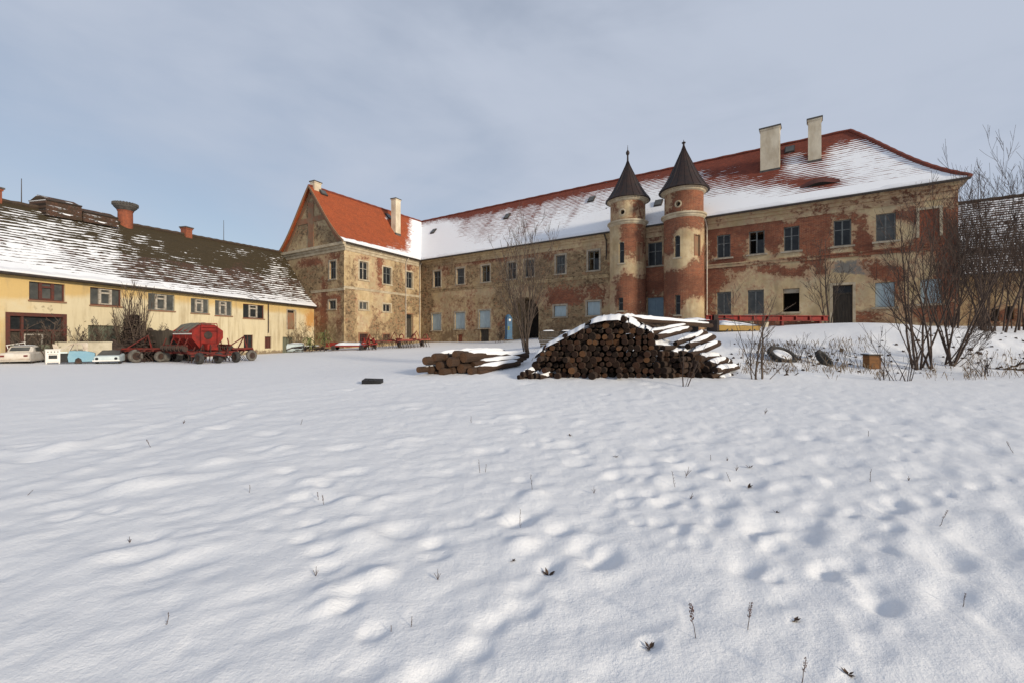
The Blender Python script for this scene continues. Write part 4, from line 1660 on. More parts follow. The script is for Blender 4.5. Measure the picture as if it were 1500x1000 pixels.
turret(919.5, 1.62, .75, 296, 236, 213, 325,
       [(911, 3.6, 354, 385, 'arched'), (935.5, 3.0, 357, 384, 'niche'), (909.5, 3.6, 436, 455, 'plain'), (912, 3.4, 307, 313, 'round')],
       [(899, 370, 8, 40, BR, -.7), (911, 390, 16, 10, BR, -.4), (926, 350, 14, 22, BR, .4), (935, 400, 12, 12, BR, -.4), (922, 424, 28, 26, BR, .5), (897, 445, 6, 20, BR, -.5), (900, 330, 14, 8, BR, .2), (914, 306, 10, 10, BR, -.5), (936, 305, 12, 12, BR, .1), (905, 305, 9, 8, BR, .3)], 2.02)
turret(1001.5, 1.62, .75, 282, 214, 205, 314,
       [(993, 3.8, 344, 376, 'arched'), (1019.5, 3.0, 346, 376, 'niche'), (993.5, 3.6, 432, 461, 'plain'), (994, 3.4, 294, 300.5, 'round')],
       [(1012, 292, 20, 14, BR, .5), (985, 292, 12, 14, BR, .1), (1002, 326, 28, 10, BR, .4), (979, 345, 7, 24, BR, .25), (1008, 365, 15, 22, BR, -.85), (990, 385, 16, 12, BR, -.6), (1008, 408, 28, 34, BR, .6), (1018, 455, 13, 17, BR, -.9), (983, 440, 10, 26, BR, .2)], 2.05)

# ------------------------------------------------------------------ yellow barn on the left
BZ1, BZ0 = CZ + 3.30, CZ + 3.58            # eave heights, far and near
bF = Vector((-22.42, 47.94, 0))            # far end at the gable wall
bN = Vector((-28.4, 23.4, 0))              # where the frame cuts it
dBn = (bF - bN).normalized()
bS = bN - dBn * 7.0                        # starts outside the frame
nBn = Vector((dBn.y, -dBn.x, 0))           # towards the yard
Lb = (bF - bS).length
mN = plane_map(bS, bF, nBn)
OB = 0.35


def beave(s):
    return BZ0 + (BZ1 - BZ0) * (s - 7.0) / (Lb - 7.0)


barn = thing('barn', 'long low yellow plastered barn with a snow streaked mossy tile roof', 'barn', (-26, 35, 0.1))
opN, tdN = [], []
for (a, b, ya, yb, st) in [(42.6, 95.4, 413, 441, 'tri'), (132, 178, 422.5, 448, 'tri'), (217, 256, 431, 455, 'tri'), (279.6, 306, 438, 459, 'tri'), (315, 340, 441, 462.5, 'tri'),
                           (356, 387, 446.5, 466.6, 'trid'), (421, 432.6, 455, 483, 'niche'), (357, 371, 490.6, 509.5, 'small'), (388, 397.5, 493, 510, 'red'), (414, 429, 493.5, 518, 'green'),
                           (8.6, 97, 459, 520, 'gate'), (129, 176, 477, 500, 'long')]:
    sa, sb = s_at(mN, a), s_at(mN, b)
    Ya, Yb = (mN.p0 + mN.d * sa).y, (mN.p0 + mN.d * sb).y
    Yc = (Ya + Yb) / 2
    zb, zt = zat(yb, Yc), zat(ya, Yc)
    if st in ('gate',):
        zb = 0.15
    opN.append((sa, sb, zb, zt, .4 if st != 'niche' else .22, True))
    tdN.append((sa, sb, zb, zt, st))


def paintN(p):
    px, py = pix(p)
    s = (p - mN.p0).dot(mN.d)
    top = 1 - min(1, max(0, (beave(s) - p.z) / 1.6))
    orange = max(math.exp(-((px - 455) / 14) ** 2 - ((py - 468) / 26) ** 2) * .75, math.exp(-((px - 180) / 16) ** 2 - ((py - 430) / 16) ** 2) * .6)
    low = max(0, 1 - (p.z - .0) / 1.0) * .7 + .5 * math.exp(-((px - 70) / 40) ** 2 - ((py - 452) / 12) ** 2)
    return (top * 1.15 + max(0, (140 - px) / 250), orange, low, 0)


wb = MB()
wall(wb, mN, 0, Lb, -.6, BZ1 - .14, opN, paintN, .5)
# strip up to the sloping eave
prev = None
for k in range(31):
    s = Lb * k / 30
    ids = []
    for z in (BZ1 - .14, beave(s) - .05):
        p = mN(s, z, 0)
        n_ = wb.add(p)
        wb.uv[n_] = (s, z)
        wb.c[n_] = paintN(p)
        ids.append(n_)
    if prev:
        wb.face((prev[0], ids[0], ids[1], prev[1]))
    prev = ids
mN0 = plane_map(bS - nBn * 12, bS, -dBn)
wall(wb, mN0, 0, 12, -.6, BZ1, [], lambda p: (.5, 0, 0, 0), 2)
wb.build('barn_wall', [M['barn'], M['dark']], barn)


def tri_window(a, b, c, d, fr='frame', gl='glass_grey', mid='frame_white'):
    w_, h_ = b - a, d - c
    t = .07
    f = MB()
    for (s0_, s1_, z0_, z1_) in ((a + .004, a + t, c, d - .004), (b - t, b - .004, c, d - .004), (a + t, b - t, c, c + t), (a + t, b - t, d - t, d - .004)):
        f.wbox(mN, s0_, s1_, z0_, z1_, -.2, -.1)
    fo = f.build('window', M[fr], barn)
    q = MB()
    x0, x1 = a + w_ * .33, a + w_ * .67
    for (s0_, s1_, z0_, z1_) in ((x0 - .07, x0 + .07, c + t, d - t), (x1 - .07, x1 + .07, c + t, d - t), (x0 + .07, x1 - .07, c + h_ * .66, c + h_ * .76), (x0 + .07, x1 - .07, d - t - .07, d - t - .004), (x0 + .07, x1 - .07, c + t, c + t + .07)):
        q.wbox(mN, s0_, s1_, z0_, z1_, -.19, -.08)
    q.build('middle_sash', M[mid], fo)
    q = MB()
    q.wbox(mN, a + t, b - t, c + t, d - t, -.18, -.165)
    q.build('pane', M[gl], fo)
    q = MB()
    q.wbox(mN, a - .05, b + .05, c - .09, c - .004, -.02, .07)
    q.build('sill', M['lesene'], fo)


for (a, b, c, d, st) in tdN:
    if st == 'tri':
        near = a < s_at(mN, 60)
        tri_window(a, b, c, d, 'frame_red' if a < s_at(mN, 150) else 'frame', 'glass_grey', 'frame_red' if near else 'frame_white')
    elif st == 'trid':
        tri_window(a, b, c, d, 'frame_red', 'glass', 'frame_white')
    elif st == 'long':
        q = MB()
        for k in range(9):
            x = a + (b - a) * k / 9
            q.wbox(mN, x + .005, x + (b - a) / 9 - .02, c, d - .01, -.25, -.15 - .02 * (k % 3))
        q.build('boarded_opening', M['plank_green'], barn)
    elif st == 'gate':
        f = MB()
        t = .16
        h_ = d - c
        f.wbox(mN, a - .02, a + t, c, d, -.2, .03)
        f.wbox(mN, b - t, b + .02, c, d, -.2, .03)
        f.wbox(mN, a + t, b - t, d - t * 1.3, d, -.2, .03)
        f.wbox(mN, a + t, b - t, c + h_ * .62, c + h_ * .66, -.2, -.02)
        f.wbox(mN, a + (b - a) * .26 - .06, a + (b - a) * .26 + .06, c, c + h_ * .62, -.19, -.02)
        f.wbox(mN, a + (b - a) * .26 - .05, a + (b - a) * .26 + .05, c + h_ * .66, d - t * 1.3, -.19, -.03)
        f.wbox(mN, a + (b - a) * .78 - .06, a + (b - a) * .78 + .06, c, c + h_ * .62, -.19, -.02)
        fo = f.build('gate', M['frame_red'], barn)
        q = MB()
        q.wbox(mN, a + t, b - t, c + h_ * .66, d - t * 1.3, -.17, -.15)
        q.build('gate_glazing', M['glass'], fo)
        q = MB()
        for k in range(18):
            x = a + t + (b - a - 2 * t) * k / 18
            q.wbox(mN, x + .004, x + (b - a - 2 * t) / 18 - .004, c, c + h_ * .62, -.18, -.15 + .012 * (k % 2))
        q.build('gate_boards', M['plank'], fo)
        q = MB()
        xa, xb = a + (b - a) * .28, a + (b - a) * .60
        for (s0_, s1_, z0_, z1_) in ((xa, xa + .07, c + .1, c + h_ * .57), (xb - .07, xb, c + .1, c + h_ * .57), (xa + .07, xb - .07, c + h_ * .54, c + h_ * .57)):
            q.wbox(mN, s0_, s1_, z0_, z1_, -.1, -.03)
        q.build('wicket_frame', M['frame_white'], fo)
    elif st == 'niche':
        q = MB()
        q.wbox(mN, a - .12, a - .004, c, d + .12, -.02, .03)
        q.wbox(mN, b + .004, b + .12, c, d + .12, -.02, .03)
        q.wbox(mN, a - .004, b + .004, d + .004, d + .12, -.02, .029)
        fo = q.build('hatch_surround', M['trim_grey'], barn)
        q = MB()
        q.wbox(mN, a + .02, b - .02, c + .02, d - .25, -.2, -.12)
        q.build('hatch_door', M['lesene'], fo)
    else:
        fr, gl = {'small': ('frame_red', 'glass'), 'red': ('frame_red', 'frame_red'), 'green': ('plank_green', 'plank_green')}[st]
        q = MB()
        t = .06
        for (s0_, s1_, z0_, z1_) in ((a + .004, a + t, c, d - .004), (b - t, b - .004, c, d - .004), (a + t, b - t, d - t, d - .004), (a + t, b - t, c, c + t), ((a + b) / 2 - .03, (a + b) / 2 + .03, c + t, d - t)):
            q.wbox(mN, s0_, s1_, z0_, z1_, -.2, -.1)
        fo = q.build('window' if st == 'small' else ('hatch_door' if st == 'red' else 'door'), M[fr], barn)
        q = MB()
        q.wbox(mN, a + t, b - t, c + t, d - t, -.18, -.16)
        q.build('pane' if st == 'small' else 'door_leaf', M[gl], fo)

# roof: ridge rises towards the manor house
inB = -nBn
eN = mN(0, beave(0), OB)
eF = mN(Lb + .2, BZ1, OB)
rF = Vector((-28.05, 51.5, CZ + 10.1))
rN0 = Vector((-34.33 + .242 * 2.96, 27.79, CZ + 8.83))
rdir = (rF - rN0)
rN = rN0 - rdir * (8.5 / rdir.length)
eN = Vector(eN)


def paint_barn(p, u, v):
    px, py = pix(p)
    s = .49 - .42 * (v - .3)
    if px > 165:
        s -= .30 * min(1, (px - 165) / 40)
    if v < .13:
        s += .5 if px < 300 else .32
    for (bx, by, rx, ry, amt) in ((25, 345, 40, 30, .22), (70, 310, 20, 30, .25), (40, 375, 80, 22, .35), (150, 370, 30, 30, .12), (190, 335, 10, 20, -.3), (213, 350, 22, 10, .42), (235, 365, 10, 10, .3), (290, 350, 90, 18, -.3),
                                  (345, 370, 22, 8, .4), (405, 400, 14, 34, .30), (345, 385, 40, 14, -.25), (435, 430, 20, 10, .22), (300, 405, 60, 12, .12), (6, 320, 8, 40, -.2), (100, 318, 60, 5, -.35), (130, 340, 12, 40, -.06)):
        s += amt * math.exp(-((px - bx) / rx) ** 2 - ((py - by) / ry) ** 2)
    if v > .93:
        s -= .5
    red = .5 * math.exp(-((px - 350) / 14) ** 2 - ((py - 400) / 14) ** 2)
    moss = .45 + .3 * (v > .5) - red
    return (s, moss, 0, 1)


q = MB()
roof_patch(q, eN, eF, rN, rF, paint_barn, 110, 26, sag=.25, rough=.10)
q.build('roof', M['roof_barn'], barn, smooth=True)
snow_edge(eN, eF, rN, rF, .09, barn, sag=.25, gaps=-.5, seed=21, th=.10)
q = MB()
eB0, eB1 = rN + inB * 6 - Vector((0, 0, 6)), rF + inB * 6 - Vector((0, 0, 6))
roof_patch(q, eB1, eB0, rF, rN, lambda p, u, v: (.6, .5, 0, 1), 20, 6, sag=.2)
q.build('rear_roof', M['roof_barn'], barn, smooth=True)
ridge_line(rN, rF, M['ridge_dark'], barn, .16, 80)
q = MB()
q.tube([Vector(eN).lerp(Vector(eF), k / 12) + nBn * .06 + Vector((0, 0, -.1)) for k in range(13)], .085, 8)
q.wbox(plane_map(Vector(eN), Vector(eF), nBn), 0, 1, BZ0 - .3, BZ0 - .25, -.3, 0)
q.build('gutter', M['gutter'], barn)
q = MB()
e0_, e1_ = Vector(eN), Vector(eF)
o1, o2 = inB * .02, inB * (OB - .01)
q.hexa([e0_ + o1 + Vector((0, 0, -.16)), e1_ + o1 + Vector((0, 0, -.16)), e1_ + o2 + Vector((0, 0, -.16)), e0_ + o2 + Vector((0, 0, -.16)),
        e0_ + o1 + Vector((0, 0, -.06)), e1_ + o1 + Vector((0, 0, -.06)), e1_ + o2 + Vector((0, 0, -.04)), e0_ + o2 + Vector((0, 0, -.04))])
q.build('eaves_board', M['plank'], barn)


def ridge_pt(px):
    best = None
    for k in range(401):
        p = rN.lerp(rF, k / 400)
        if p.y < 3:
            continue
        e = abs(pix(p)[0] - px)
        if best is None or e < best[0]:
            best = (e, p)
    return best[1]


rd = rdir.normalized()
rdh = Vector((rd.x, rd.y, 0)).normalized()
for (xa, xb, hh) in ((54, 108, .85), (110, 161, .5)):     # long ridge vents
    a, b = ridge_pt(xa), ridge_pt(xb)
    sx = Vector((rdh.y, -rdh.x, 0))
    q = MB()
    prof = [(-.85, -.55), (-.8, hh - .30), (0, hh + .08), (.8, hh - .30), (.85, -.55)]
    i0 = [q.add(a + sx * x + Vector((0, 0, z))) for x, z in prof]
    i1 = [q.add(b + sx * x + Vector((0, 0, z))) for x, z in prof]
    for k in range(4):
        q.face((i0[k], i1[k], i1[k + 1], i0[k + 1]))
    q.face(i0)
    q.face(i1[::-1])
    for n_, p in enumerate(q.v):
        q.uv[n_] = ((p - a).dot(rdh), p.z)
        q.c[n_] = (.38 if hh < .5 else .1, .4, 0, 1)
    v_ = q.build('ridge_vent', M['roof_barn'], barn)
    q = MB()
    for x, z in ((-.83, hh - .30), (.83, hh - .30)):
        q.tube([a + sx * x + Vector((0, 0, z)), b + sx * x + Vector((0, 0, z))], .06, 6)
    q.build('vent_edge', M['gutter'], v_)
vp = ridge_pt(183)
q = MB()
sc_ = vp.y / F
vk = sc_ * .74
q.lathe([(12.0 * vk, -.8), (11.5 * vk, 17 * sc_), (13 * vk, 19 * sc_)], (vp.x, vp.y, vp.z), 28)
vo = q.build('vent_stack', M['brick'], barn)
q = MB()
q.lathe([(12 * vk, 19.05 * sc_), (18 * vk, 24 * sc_), (19.5 * vk, 28 * sc_), (15 * vk, 30 * sc_), (.05, 31 * sc_)], (vp.x, vp.y, vp.z), 32)
for k in range(26):
    a = 2 * math.pi * k / 26
    q.box(vp.x + 18.6 * vk * math.cos(a) - .05, vp.x + 18.6 * vk * math.cos(a) + .05, vp.y + 18.6 * vk * math.sin(a) - .05, vp.y + 18.6 * vk * math.sin(a) + .05, vp.z + 26 * sc_, vp.z + 30 * sc_)
q.build('vent_cap', M['cap'], vo)
cp = ridge_pt(273.5)
chimney(cp + Vector((0, 0, -.3)), zat(334, cp.y), .62, .62, rdh, barn, 'brick', True)
cp = ridge_pt(-9)
chimney(cp + Vector((0, 0, -.3)), zat(275, cp.y), .5, .5, rdh, barn, 'brick', True)
for px, pt_ in ((31, 262), (328, 323)):
    cp = ridge_pt(px)
    q = MB()
    q.tube([cp - Vector((0, 0, .2)), Vector((cp.x, cp.y, zat(pt_, cp.y)))], [.03, .018], 6)
    q.build('lightning_rod', M['gutter'], barn)
q = MB()
s_ = s_at(mN, 392)
q.tube([mN(s_, BZ1 - .2, .1), mN(s_, zat(488, 45), .1)], .045, 6)
q.build('downpipe', M['iron'], barn)

# ------------------------------------------------------------------ old barn behind the trees on the right
shed = thing('old_barn', 'old grey barn with snow streaked tile roof behind the bare trees at the right', 'barn', (45, 34, 2.2))
a0 = Vector((38.0, 36.0, 0))
dS = Vector((.8125, -.583, 0))
nS = Vector((-.583, -.8125, 0))
mS = plane_map(a0 - dS * 3, a0 + dS * 18, nS)
opS = [(s_at(mS, 1452), s_at(mS, 1464), CZ + 1.2, CZ + 2.2, .5, True), (s_at(mS, 1474), s_at(mS, 1486), CZ + 1.3, CZ + 2.4, .5, True)]
bl = blob_paint([(1480, 465, 40, 12, 0, .5), (1440, 440, 20, 30, 1, .3)], (.1, .25, .2, .3))
wb = MB()
wall(wb, mS, 0, mS.L, 0.5, CZ + 5.1, opS, bl, .6)
wb.build('wall', [M['facade'], M['dark']], shed)
for o in opS:
    q = MB()
    for k in range(4):
        q.wbox(mS, o[0] + (o[1] - o[0]) * k / 4, o[0] + (o[1] - o[0]) * k / 4 + .06, o[2], o[3], -.3, -.22)
    q.build('window', M['plank'], shed)
q = MB()
ea, eb = mS(-.5, CZ + 5.2, .4), mS(mS.L, CZ + 5.2, .4)
ra, rb_ = ea - nS * 7.2 + Vector((0, 0, 7.5)), eb - nS * 7.2 + Vector((0, 0, 7.5))
roof_patch(q, ea, eb, ra, rb_, lambda p, u, v: (.50 - .08 * v - (.22 if .0 < v < .35 and noise.noise(p * .25) > .0 else 0), .35, 0, 1), 60, 20, sag=.2, rough=.08)
q.build('roof', M['roof_barn'], shed, smooth=True)
ridge_line(ra, rb_, M['ridge_dark'], shed, .15, 40)
q = MB()
q.tube([ea + Vector((0, 0, -.1)), eb + Vector((0, 0, -.1))], .08, 6)
q.build('gutter', M['gutter'], shed)

# ------------------------------------------------------------------ logs
log_meshes = []


def make_log_mesh(seed, bark, L):
    r_ = random.Random(seed)
    q = MB()
    n, sg = 12, 5
    wob = [1 + r_.uniform(-.07, .07) for _ in range(n)]
    rings = []
    for k in range(sg + 1):
        t = k / sg
        tap = 1 - .12 * t
        bx, by = .12 * math.sin(t * 3 + seed), .12 * math.cos(t * 2.3 + seed)
        rings.append([q.add((math.cos(2 * math.pi * j / n) * wob[j] * tap + bx * t, math.sin(2 * math.pi * j / n) * wob[j] * tap + by * t, t * L)) for j in range(n)])
    for k in range(sg):
        for j in range(n):
            q.face((rings[k][j], rings[k][(j + 1) % n], rings[k + 1][(j + 1) % n], rings[k + 1][j]), 0)
    # end grain a little inside the bark
    for ring, z, flip in ((rings[0], -.02, True), (rings[-1], L + .02, False)):
        inn = [q.add(Vector((q.v[i].x * .9, q.v[i].y * .9, z))) for i in ring]
        for j in range(n):
            fc = (ring[j], inn[j], inn[(j + 1) % n], ring[(j + 1) % n])
            q.face(fc if flip else fc[::-1], 0)
        q.face(inn[::-1] if flip else inn, 1)
    o = q.build('cut_log', [M[bark], M['log_end_light' if seed >= 20 else 'log_end']])
    me = o.data
    bpy.data.objects.remove(o)
    return me


pile_meshes = [make_log_mesh(k, 'bark' if k % 3 else 'bark_light', 1.0) for k in range(6)]


def place_log(p, axis, r, L, label, group, mesh=None, roll=0.0):
    o = bpy.data.objects.new('cut_log', mesh or rng.choice(pile_meshes))
    COL.objects.link(o)
    ax = Vector(axis).normalized()
    rot = ax.to_track_quat('Z', 'Y') @ Matrix.Rotation(roll, 3, 'Z').to_quaternion()
    o.location = p
    o.rotation_mode = 'QUATERNION'
    o.rotation_quaternion = rot
    o.scale = (r, r, L)
    tag(o, label, 'log', group)
    return o


LABEL_PILE = 'dark wet cut log stacked in the big tall log pile'
GR_PILE = 'logs of the big stack'
axis = Vector((.34, .94, .03))
outline = [(766, 551), (771, 538), (779, 525), (786, 514), (800, 503), (818, 494), (832, 487), (845, 481), (856, 474), (868, 468), (886, 464), (905, 463), (922, 467), (938, 476), (952, 486), (962, 500), (985, 509), (1008, 516), (1034, 525), (1046, 534), (1060, 545), (1064, 553)]


def top_at(px):
    for (a, b) in zip(outline[:-1], outline[1:]):
        if a[0] <= px <= b[0]:
            return a[1] + (b[1] - a[1]) * (px - a[0]) / (b[0] - a[0])
    return 560


YP = 15.0
mpp = YP / F
lr = random.Random(21)
snow = MB()


def snow_strip(p, ax, r, a, b, wk=1.0, th=.06):
    """snow lying along the top of a log"""
    ax = Vector(ax).normalized()
    sd_ = ax.cross(Vector((0, 0, 1))).normalized()
    n = 10
    prev = None
    for k in range(n + 1):
        t = a + (b - a) * k / n
        c = Vector(p) + ax * t
        e = math.sin(math.pi * k / n) ** .4 if 0 < k < n else .0
        wv = r * (.75 + .4 * noise.noise(c * 1.7)) * wk * (.35 + .65 * e)
        hv = th * (.3 + .9 * e + .5 * noise.noise(c * 2.3))
        ids = []
        for m_ in range(7):
            x = -1 + m_ / 3
            zz = r * math.sqrt(max(0, 1 - (x * min(wv, r * .96) / r) ** 2)) if wv < r else r * (1 - .35 * abs(x))
            zz += hv * (1 - abs(x) ** 2.5) - .015
            ids.append(snow.add(c + sd_ * x * wv + Vector((0, 0, zz))))
        if prev:
            for m_ in range(6):
                snow.face((prev[m_], prev[m_ + 1], ids[m_ + 1], ids[m_]))
        prev = ids


logs = []
row = 0
py = 550.0
while py > 462:
    px = 766 + (4.2 if row % 2 else 0)
    while px < 1066:
        rr = lr.choice((3.2, 3.8, 4.2, 4.6, 5.0, 5.6)) + lr.uniform(-.3, .3)
        tp = top_at(px)
        if py - rr * .75 >= tp and px > 764:
            logs.append((px + lr.uniform(-1.2, 1.2), py + lr.uniform(-1.2, 1.2), rr))
        px += 9.4 + lr.uniform(-.6, 1.2)
    py -= 8.1
    row += 1
keep = logs
top_set = []
for (px, py, rr) in keep:
    Y = YP + lr.uniform(-.12, .12) - (lr.uniform(.15, .5) if lr.random() < .12 else 0) + max(0, (520 - py)) * .006
    p = P(px, py, Y)
    r = rr * mpp
    exposed = py - top_at(px) < 12
    ax = Vector((axis.x + lr.uniform(-.05, .05), axis.y, axis.z + lr.uniform(-.02, .02)))
    L = lr.uniform(3.4, 4.4)
    if px > 960:
        ax = Vector((.62 + lr.uniform(-.06, .1), .72, -.02))
        L = lr.uniform(2.2, 3.6)
    place_log(p, ax, r, L, LABEL_PILE, GR_PILE, roll=lr.uniform(0, 6))
    if exposed:
        top_set.append((px, py))
        if lr.random() < .85:
            snow_strip(p, ax, r, lr.uniform(-.02, .25), L - .05, 1.25 if px < 960 else 1.5, .10)
# loose logs lying over the right flank
for (xa, ya, xb, yb, rp, Ya, Yb) in [(908, 466, 1040, 477, 4.6, 15.8, 19.0), (925, 474, 1024, 472, 3.6, 16.2, 19.2), (950, 489, 1006, 478, 4.2, 15.5, 18.0), (962, 494, 1010, 482, 4.6, 15.3, 17.6), (990, 503, 1034, 488, 3.8, 15.6, 17.8),
                                     (1014, 500, 1030, 487, 5.0, 16.6, 17.6), (1008, 507, 1044, 493, 4.8, 15.4, 17.2), (1012, 520, 1052, 503, 5.2, 15.1, 16.6), (1030, 503, 1046, 494, 4.4, 16.5, 17.3), (1034, 540, 1064, 526, 5.2, 14.9, 16.0),
                                     (1040, 552, 1066, 541, 5.5, 14.8, 15.6), (1050, 556, 1073, 551, 3.6, 14.75, 15.3), (890, 469, 960, 468, 4.2, 15.4, 18.2)]:
    a, b = P(xa, ya, Ya), P(xb, yb, Yb)
    place_log(a, b - a, rp * mpp, (b - a).length, 'loose log lying skew over the right flank of the big log stack', 'loose logs over the right flank', pile_meshes[0], lr.uniform(0, 6))
    snow_strip(a, b - a, rp * mpp, .15, (b - a).length - .12, 1.05, .075)
# left pile: thicker, longer logs
big_meshes = [make_log_mesh(20 + k, 'bark_light', 1.0) for k in range(4)]
ax2 = Vector((.60, .80, .02))
lp = [(614, 541, 4.5), (624, 528, 6.5), (637, 523, 6.5), (630, 541, 6), (644, 535, 7), (648, 545, 7), (660, 530, 7.5), (661, 543, 7.5), (667, 519, 6), (680, 523, 8.2), (676, 539, 8), (690, 543, 6), (694, 535, 6.5), (652, 523, 6), (640, 547, 4.5), (702, 545, 5)]
for k, (px, py, rr) in enumerate(lp):
    Y = 15.9 + lr.uniform(-.2, .2)
    p = P(px, py, Y)
    L = lr.uniform(2.3, 3.2)
    nm = 'thick brown sawn log in the low heap left of the big stack'
    ax = Vector((ax2.x, ax2.y + lr.uniform(-.1, .1), lr.uniform(-.02, .03)))
    place_log(p, ax, rr * mpp * 1.03, L, nm, 'logs of the low heap', big_meshes[k % 4], lr.uniform(0, 6))
    if py < 536 or rr < 6.2:
        snow_strip(p, ax, rr * mpp, .2 if k not in (3, 5) else -.02, L - .1, 1.0, .09)
for (xa, ya, xb, yb, rp, Ya, Yb) in [(690, 521, 772, 520, 5.5, 16.4, 17.6), (700, 532, 764, 526, 5, 16.2, 17.2), (700, 541, 760, 531, 5, 15.9, 16.9)]:
    a, b = P(xa, ya, Ya), P(xb, yb, Yb)
    place_log(a, b - a, rp * mpp, (b - a).length, 'long snow-covered log stretching right from the low heap', 'long logs of the low heap', big_meshes[1], 1.0)
    snow_strip(a, b - a, rp * mpp, .1, (b - a).length - .1, 1.2, .08)
# small heap between the stacks
for (px, py, rr) in [(765, 548, 4.5), (772, 545, 4.5), (776, 551, 4.5), (783, 550, 4.5), (790, 552, 4), (760, 552, 3.5)]:
    p = P(px, py, 14.7)
    place_log(p, (.7, .7, 0), rr * mpp, 1.2, 'short dark log at the left foot of the big stack', 'short logs at the left foot', pile_meshes[1], 0)
    snow_strip(p, (.7, .7, 0), rr * mpp, .05, 1.1, 1.5, .10)
# continuous snow mantle draped over the crest and the right flank
for (pa, pb, dep0, thick, bias) in ((776, 915, -.06, .11, .04), (905, 1066, .38, .11, -.06)):
    n_, m_ = int((pb - pa) / 1.5), 16
    ids = {}
    for i in range(n_ + 1):
        px = pa + (pb - pa) * i / n_
        for j in range(m_ + 1):
            t = j / m_
            fr_ = dep0 + .10 * noise.noise(Vector((px * .12, 3.1, 0)))
            d = fr_ + t * 3.4
            p = P(px, top_at(px) + .8, YP) + axis * d
            k = noise.noise(Vector((px * .055, d * .8, 7.0))) + .5 * noise.noise(Vector((px * .16, d * 2.2, 1.0)))
            e = min(1, 4 * t + .15, 6 * (1 - t))
            h_ = thick * e * (.9 + .5 * k)
            if j == 0:
                h_ = -.12
            if k + bias + (.35 * t if pa > 900 else 0) < -.28:
                continue
            ids[(i, j)] = snow.add(p + Vector((0, 0, h_)))
    for i in range(n_):
        for j in range(m_):
            q = [ids.get((i, j)), ids.get((i + 1, j)), ids.get((i + 1, j + 1)), ids.get((i, j + 1))]
            if None not in q:
                snow.face(q)
so_ = snow.build('snow_cover', M['snow'], None, smooth=True)
so_['kind'] = 'stuff'

# ------------------------------------------------------------------ trees and shrubs


def branch(mb, p, d, L, r, lvl, rg, spread=.6, up=.12, kids=6, segs=6, minr=.004, m=0, droop=0, twig=None):
    pts, rads = [Vector(p)], [r]
    d = Vector(d).normalized()
    for k in range(segs):
        d = (d + Vector((rg.uniform(-1, 1), rg.uniform(-1, 1), rg.uniform(-.5, .5))) * .10 + Vector((0, 0, up - droop * k / segs))).normalized()
        pts.append(pts[-1] + d * (L / segs))
        rads.append(max(minr, r * (1 - .82 * (k + 1) / segs)))
    mb.tube(pts, rads, 6 if r > .03 else (4 if r > .012 else 3), m, caps=r > .03)
    if lvl <= 0:
        return
    tgt = twig if twig is not None else mb
    for c in range(kids):
        t = rg.uniform(.22, .97)
        i = min(segs - 1, int(t * segs))
        q = pts[i].lerp(pts[i + 1], t * segs - i)
        dd = (pts[i + 1] - pts[i]).normalized()
        side = Vector((rg.uniform(-1, 1), rg.uniform(-1, 1), rg.uniform(-.3, .5))).normalized()
        nd = (dd * (1 - spread * .5) + side * spread).normalized()
        branch(tgt, q, nd, L * rg.uniform(.28, .5) * (1.15 - t * .6), max(minr, rads[i] * .55), lvl - 1, rg, spread, up, max(2, int(kids * .7)), 4, minr, m, droop)


def shrub(name, label, cat, base, stems, rg, trunk_mat='twig', twig_mat='twig', lvl=2, kids=6, spread=.55, up=.10, minr=.006, group=None, droop=0):
    """stems: (dx, dy, direction, length, radius)"""
    t = thing(name, label, cat, base, group)
    a, b = MB(), MB()
    for (dx, dy, d, L, r) in stems:
        branch(a, Vector(base) + Vector((dx, dy, -.12)), d, L, r, lvl, rg, spread, up, kids, 8, minr, 0, droop, b)
    a.build('trunk', M[trunk_mat], t)
    if b.v:
        b.build('crown', M[twig_mat], t)
    return t


def gpt(px, Y):
    x = (px - 750) / F * Y
    return (x, Y, float(base_z(x, Y)))


tr = random.Random(5)
# multi-stem young tree between the stacks
b_ = gpt(772, 20.0)
st_ = [(tr.uniform(-.12, .12), tr.uniform(-.12, .12), (tr.uniform(-.24, .2), tr.uniform(-.25, .25), 1), tr.uniform(4.2, 6.0), tr.uniform(.025, .05)) for _ in range(11)]
shrub('young_tree', 'bare multi-stemmed young tree standing behind the gap between the two log piles', 'tree', b_, st_, tr, 'twig', 'twig', 2, 9, .45, .10, .006)
# low arching shoots at its foot
# big clump at the right front
b_ = (gpt(1352, 16)[0], 16.0, gpt(1352, 16)[2])
st_ = [(tr.uniform(-.45, .45), tr.uniform(-.25, .25), (dx, tr.uniform(-.2, .2), 1), L * .9, r * .66) for dx, L, r in ((-.42, 5.2, .05), (-.34, 6.2, .06), (-.26, 6.8, .06), (-.15, 5.5, .045), (-.05, 6.6, .06), (.03, 5.8, .045), (.10, 7.0, .06), (.22, 6.2, .055), (.34, 5.2, .045), (-.48, 4.2, .035))]
shrub('shrub', 'tall shrub clump of dark slanting stems on the bank, left of the bushy clump', 'shrub', b_, st_, tr, 'twig_brown', 'twig_brown', 2, 9, .5, .05, .005)
b_ = (gpt(1390, 16.2)[0], 16.2, gpt(1390, 16.2)[2])
st_ = [(tr.uniform(-.2, .2), tr.uniform(-.2, .2), (dx, tr.uniform(-.25, .25), 1), L * .85, r * .66) for dx, L, r in ((-.16, 7.0, .06), (-.04, 7.8, .065), (.06, 6.6, .06), (.18, 7.2, .06), (.34, 5.6, .05), (.5, 3.4, .04), (.75, 3.0, .03), (1.1, 2.6, .025), (1.5, 2.2, .02), (.9, 2.6, .025), (-.3, 4.4, .04))]
shrub('shrub', 'bushy bare shrub with dense basal stems and low arching twigs on the right snow bank', 'shrub', b_, st_, tr, 'twig_brown', 'twig_brown', 2, 10, .55, .06, .005)
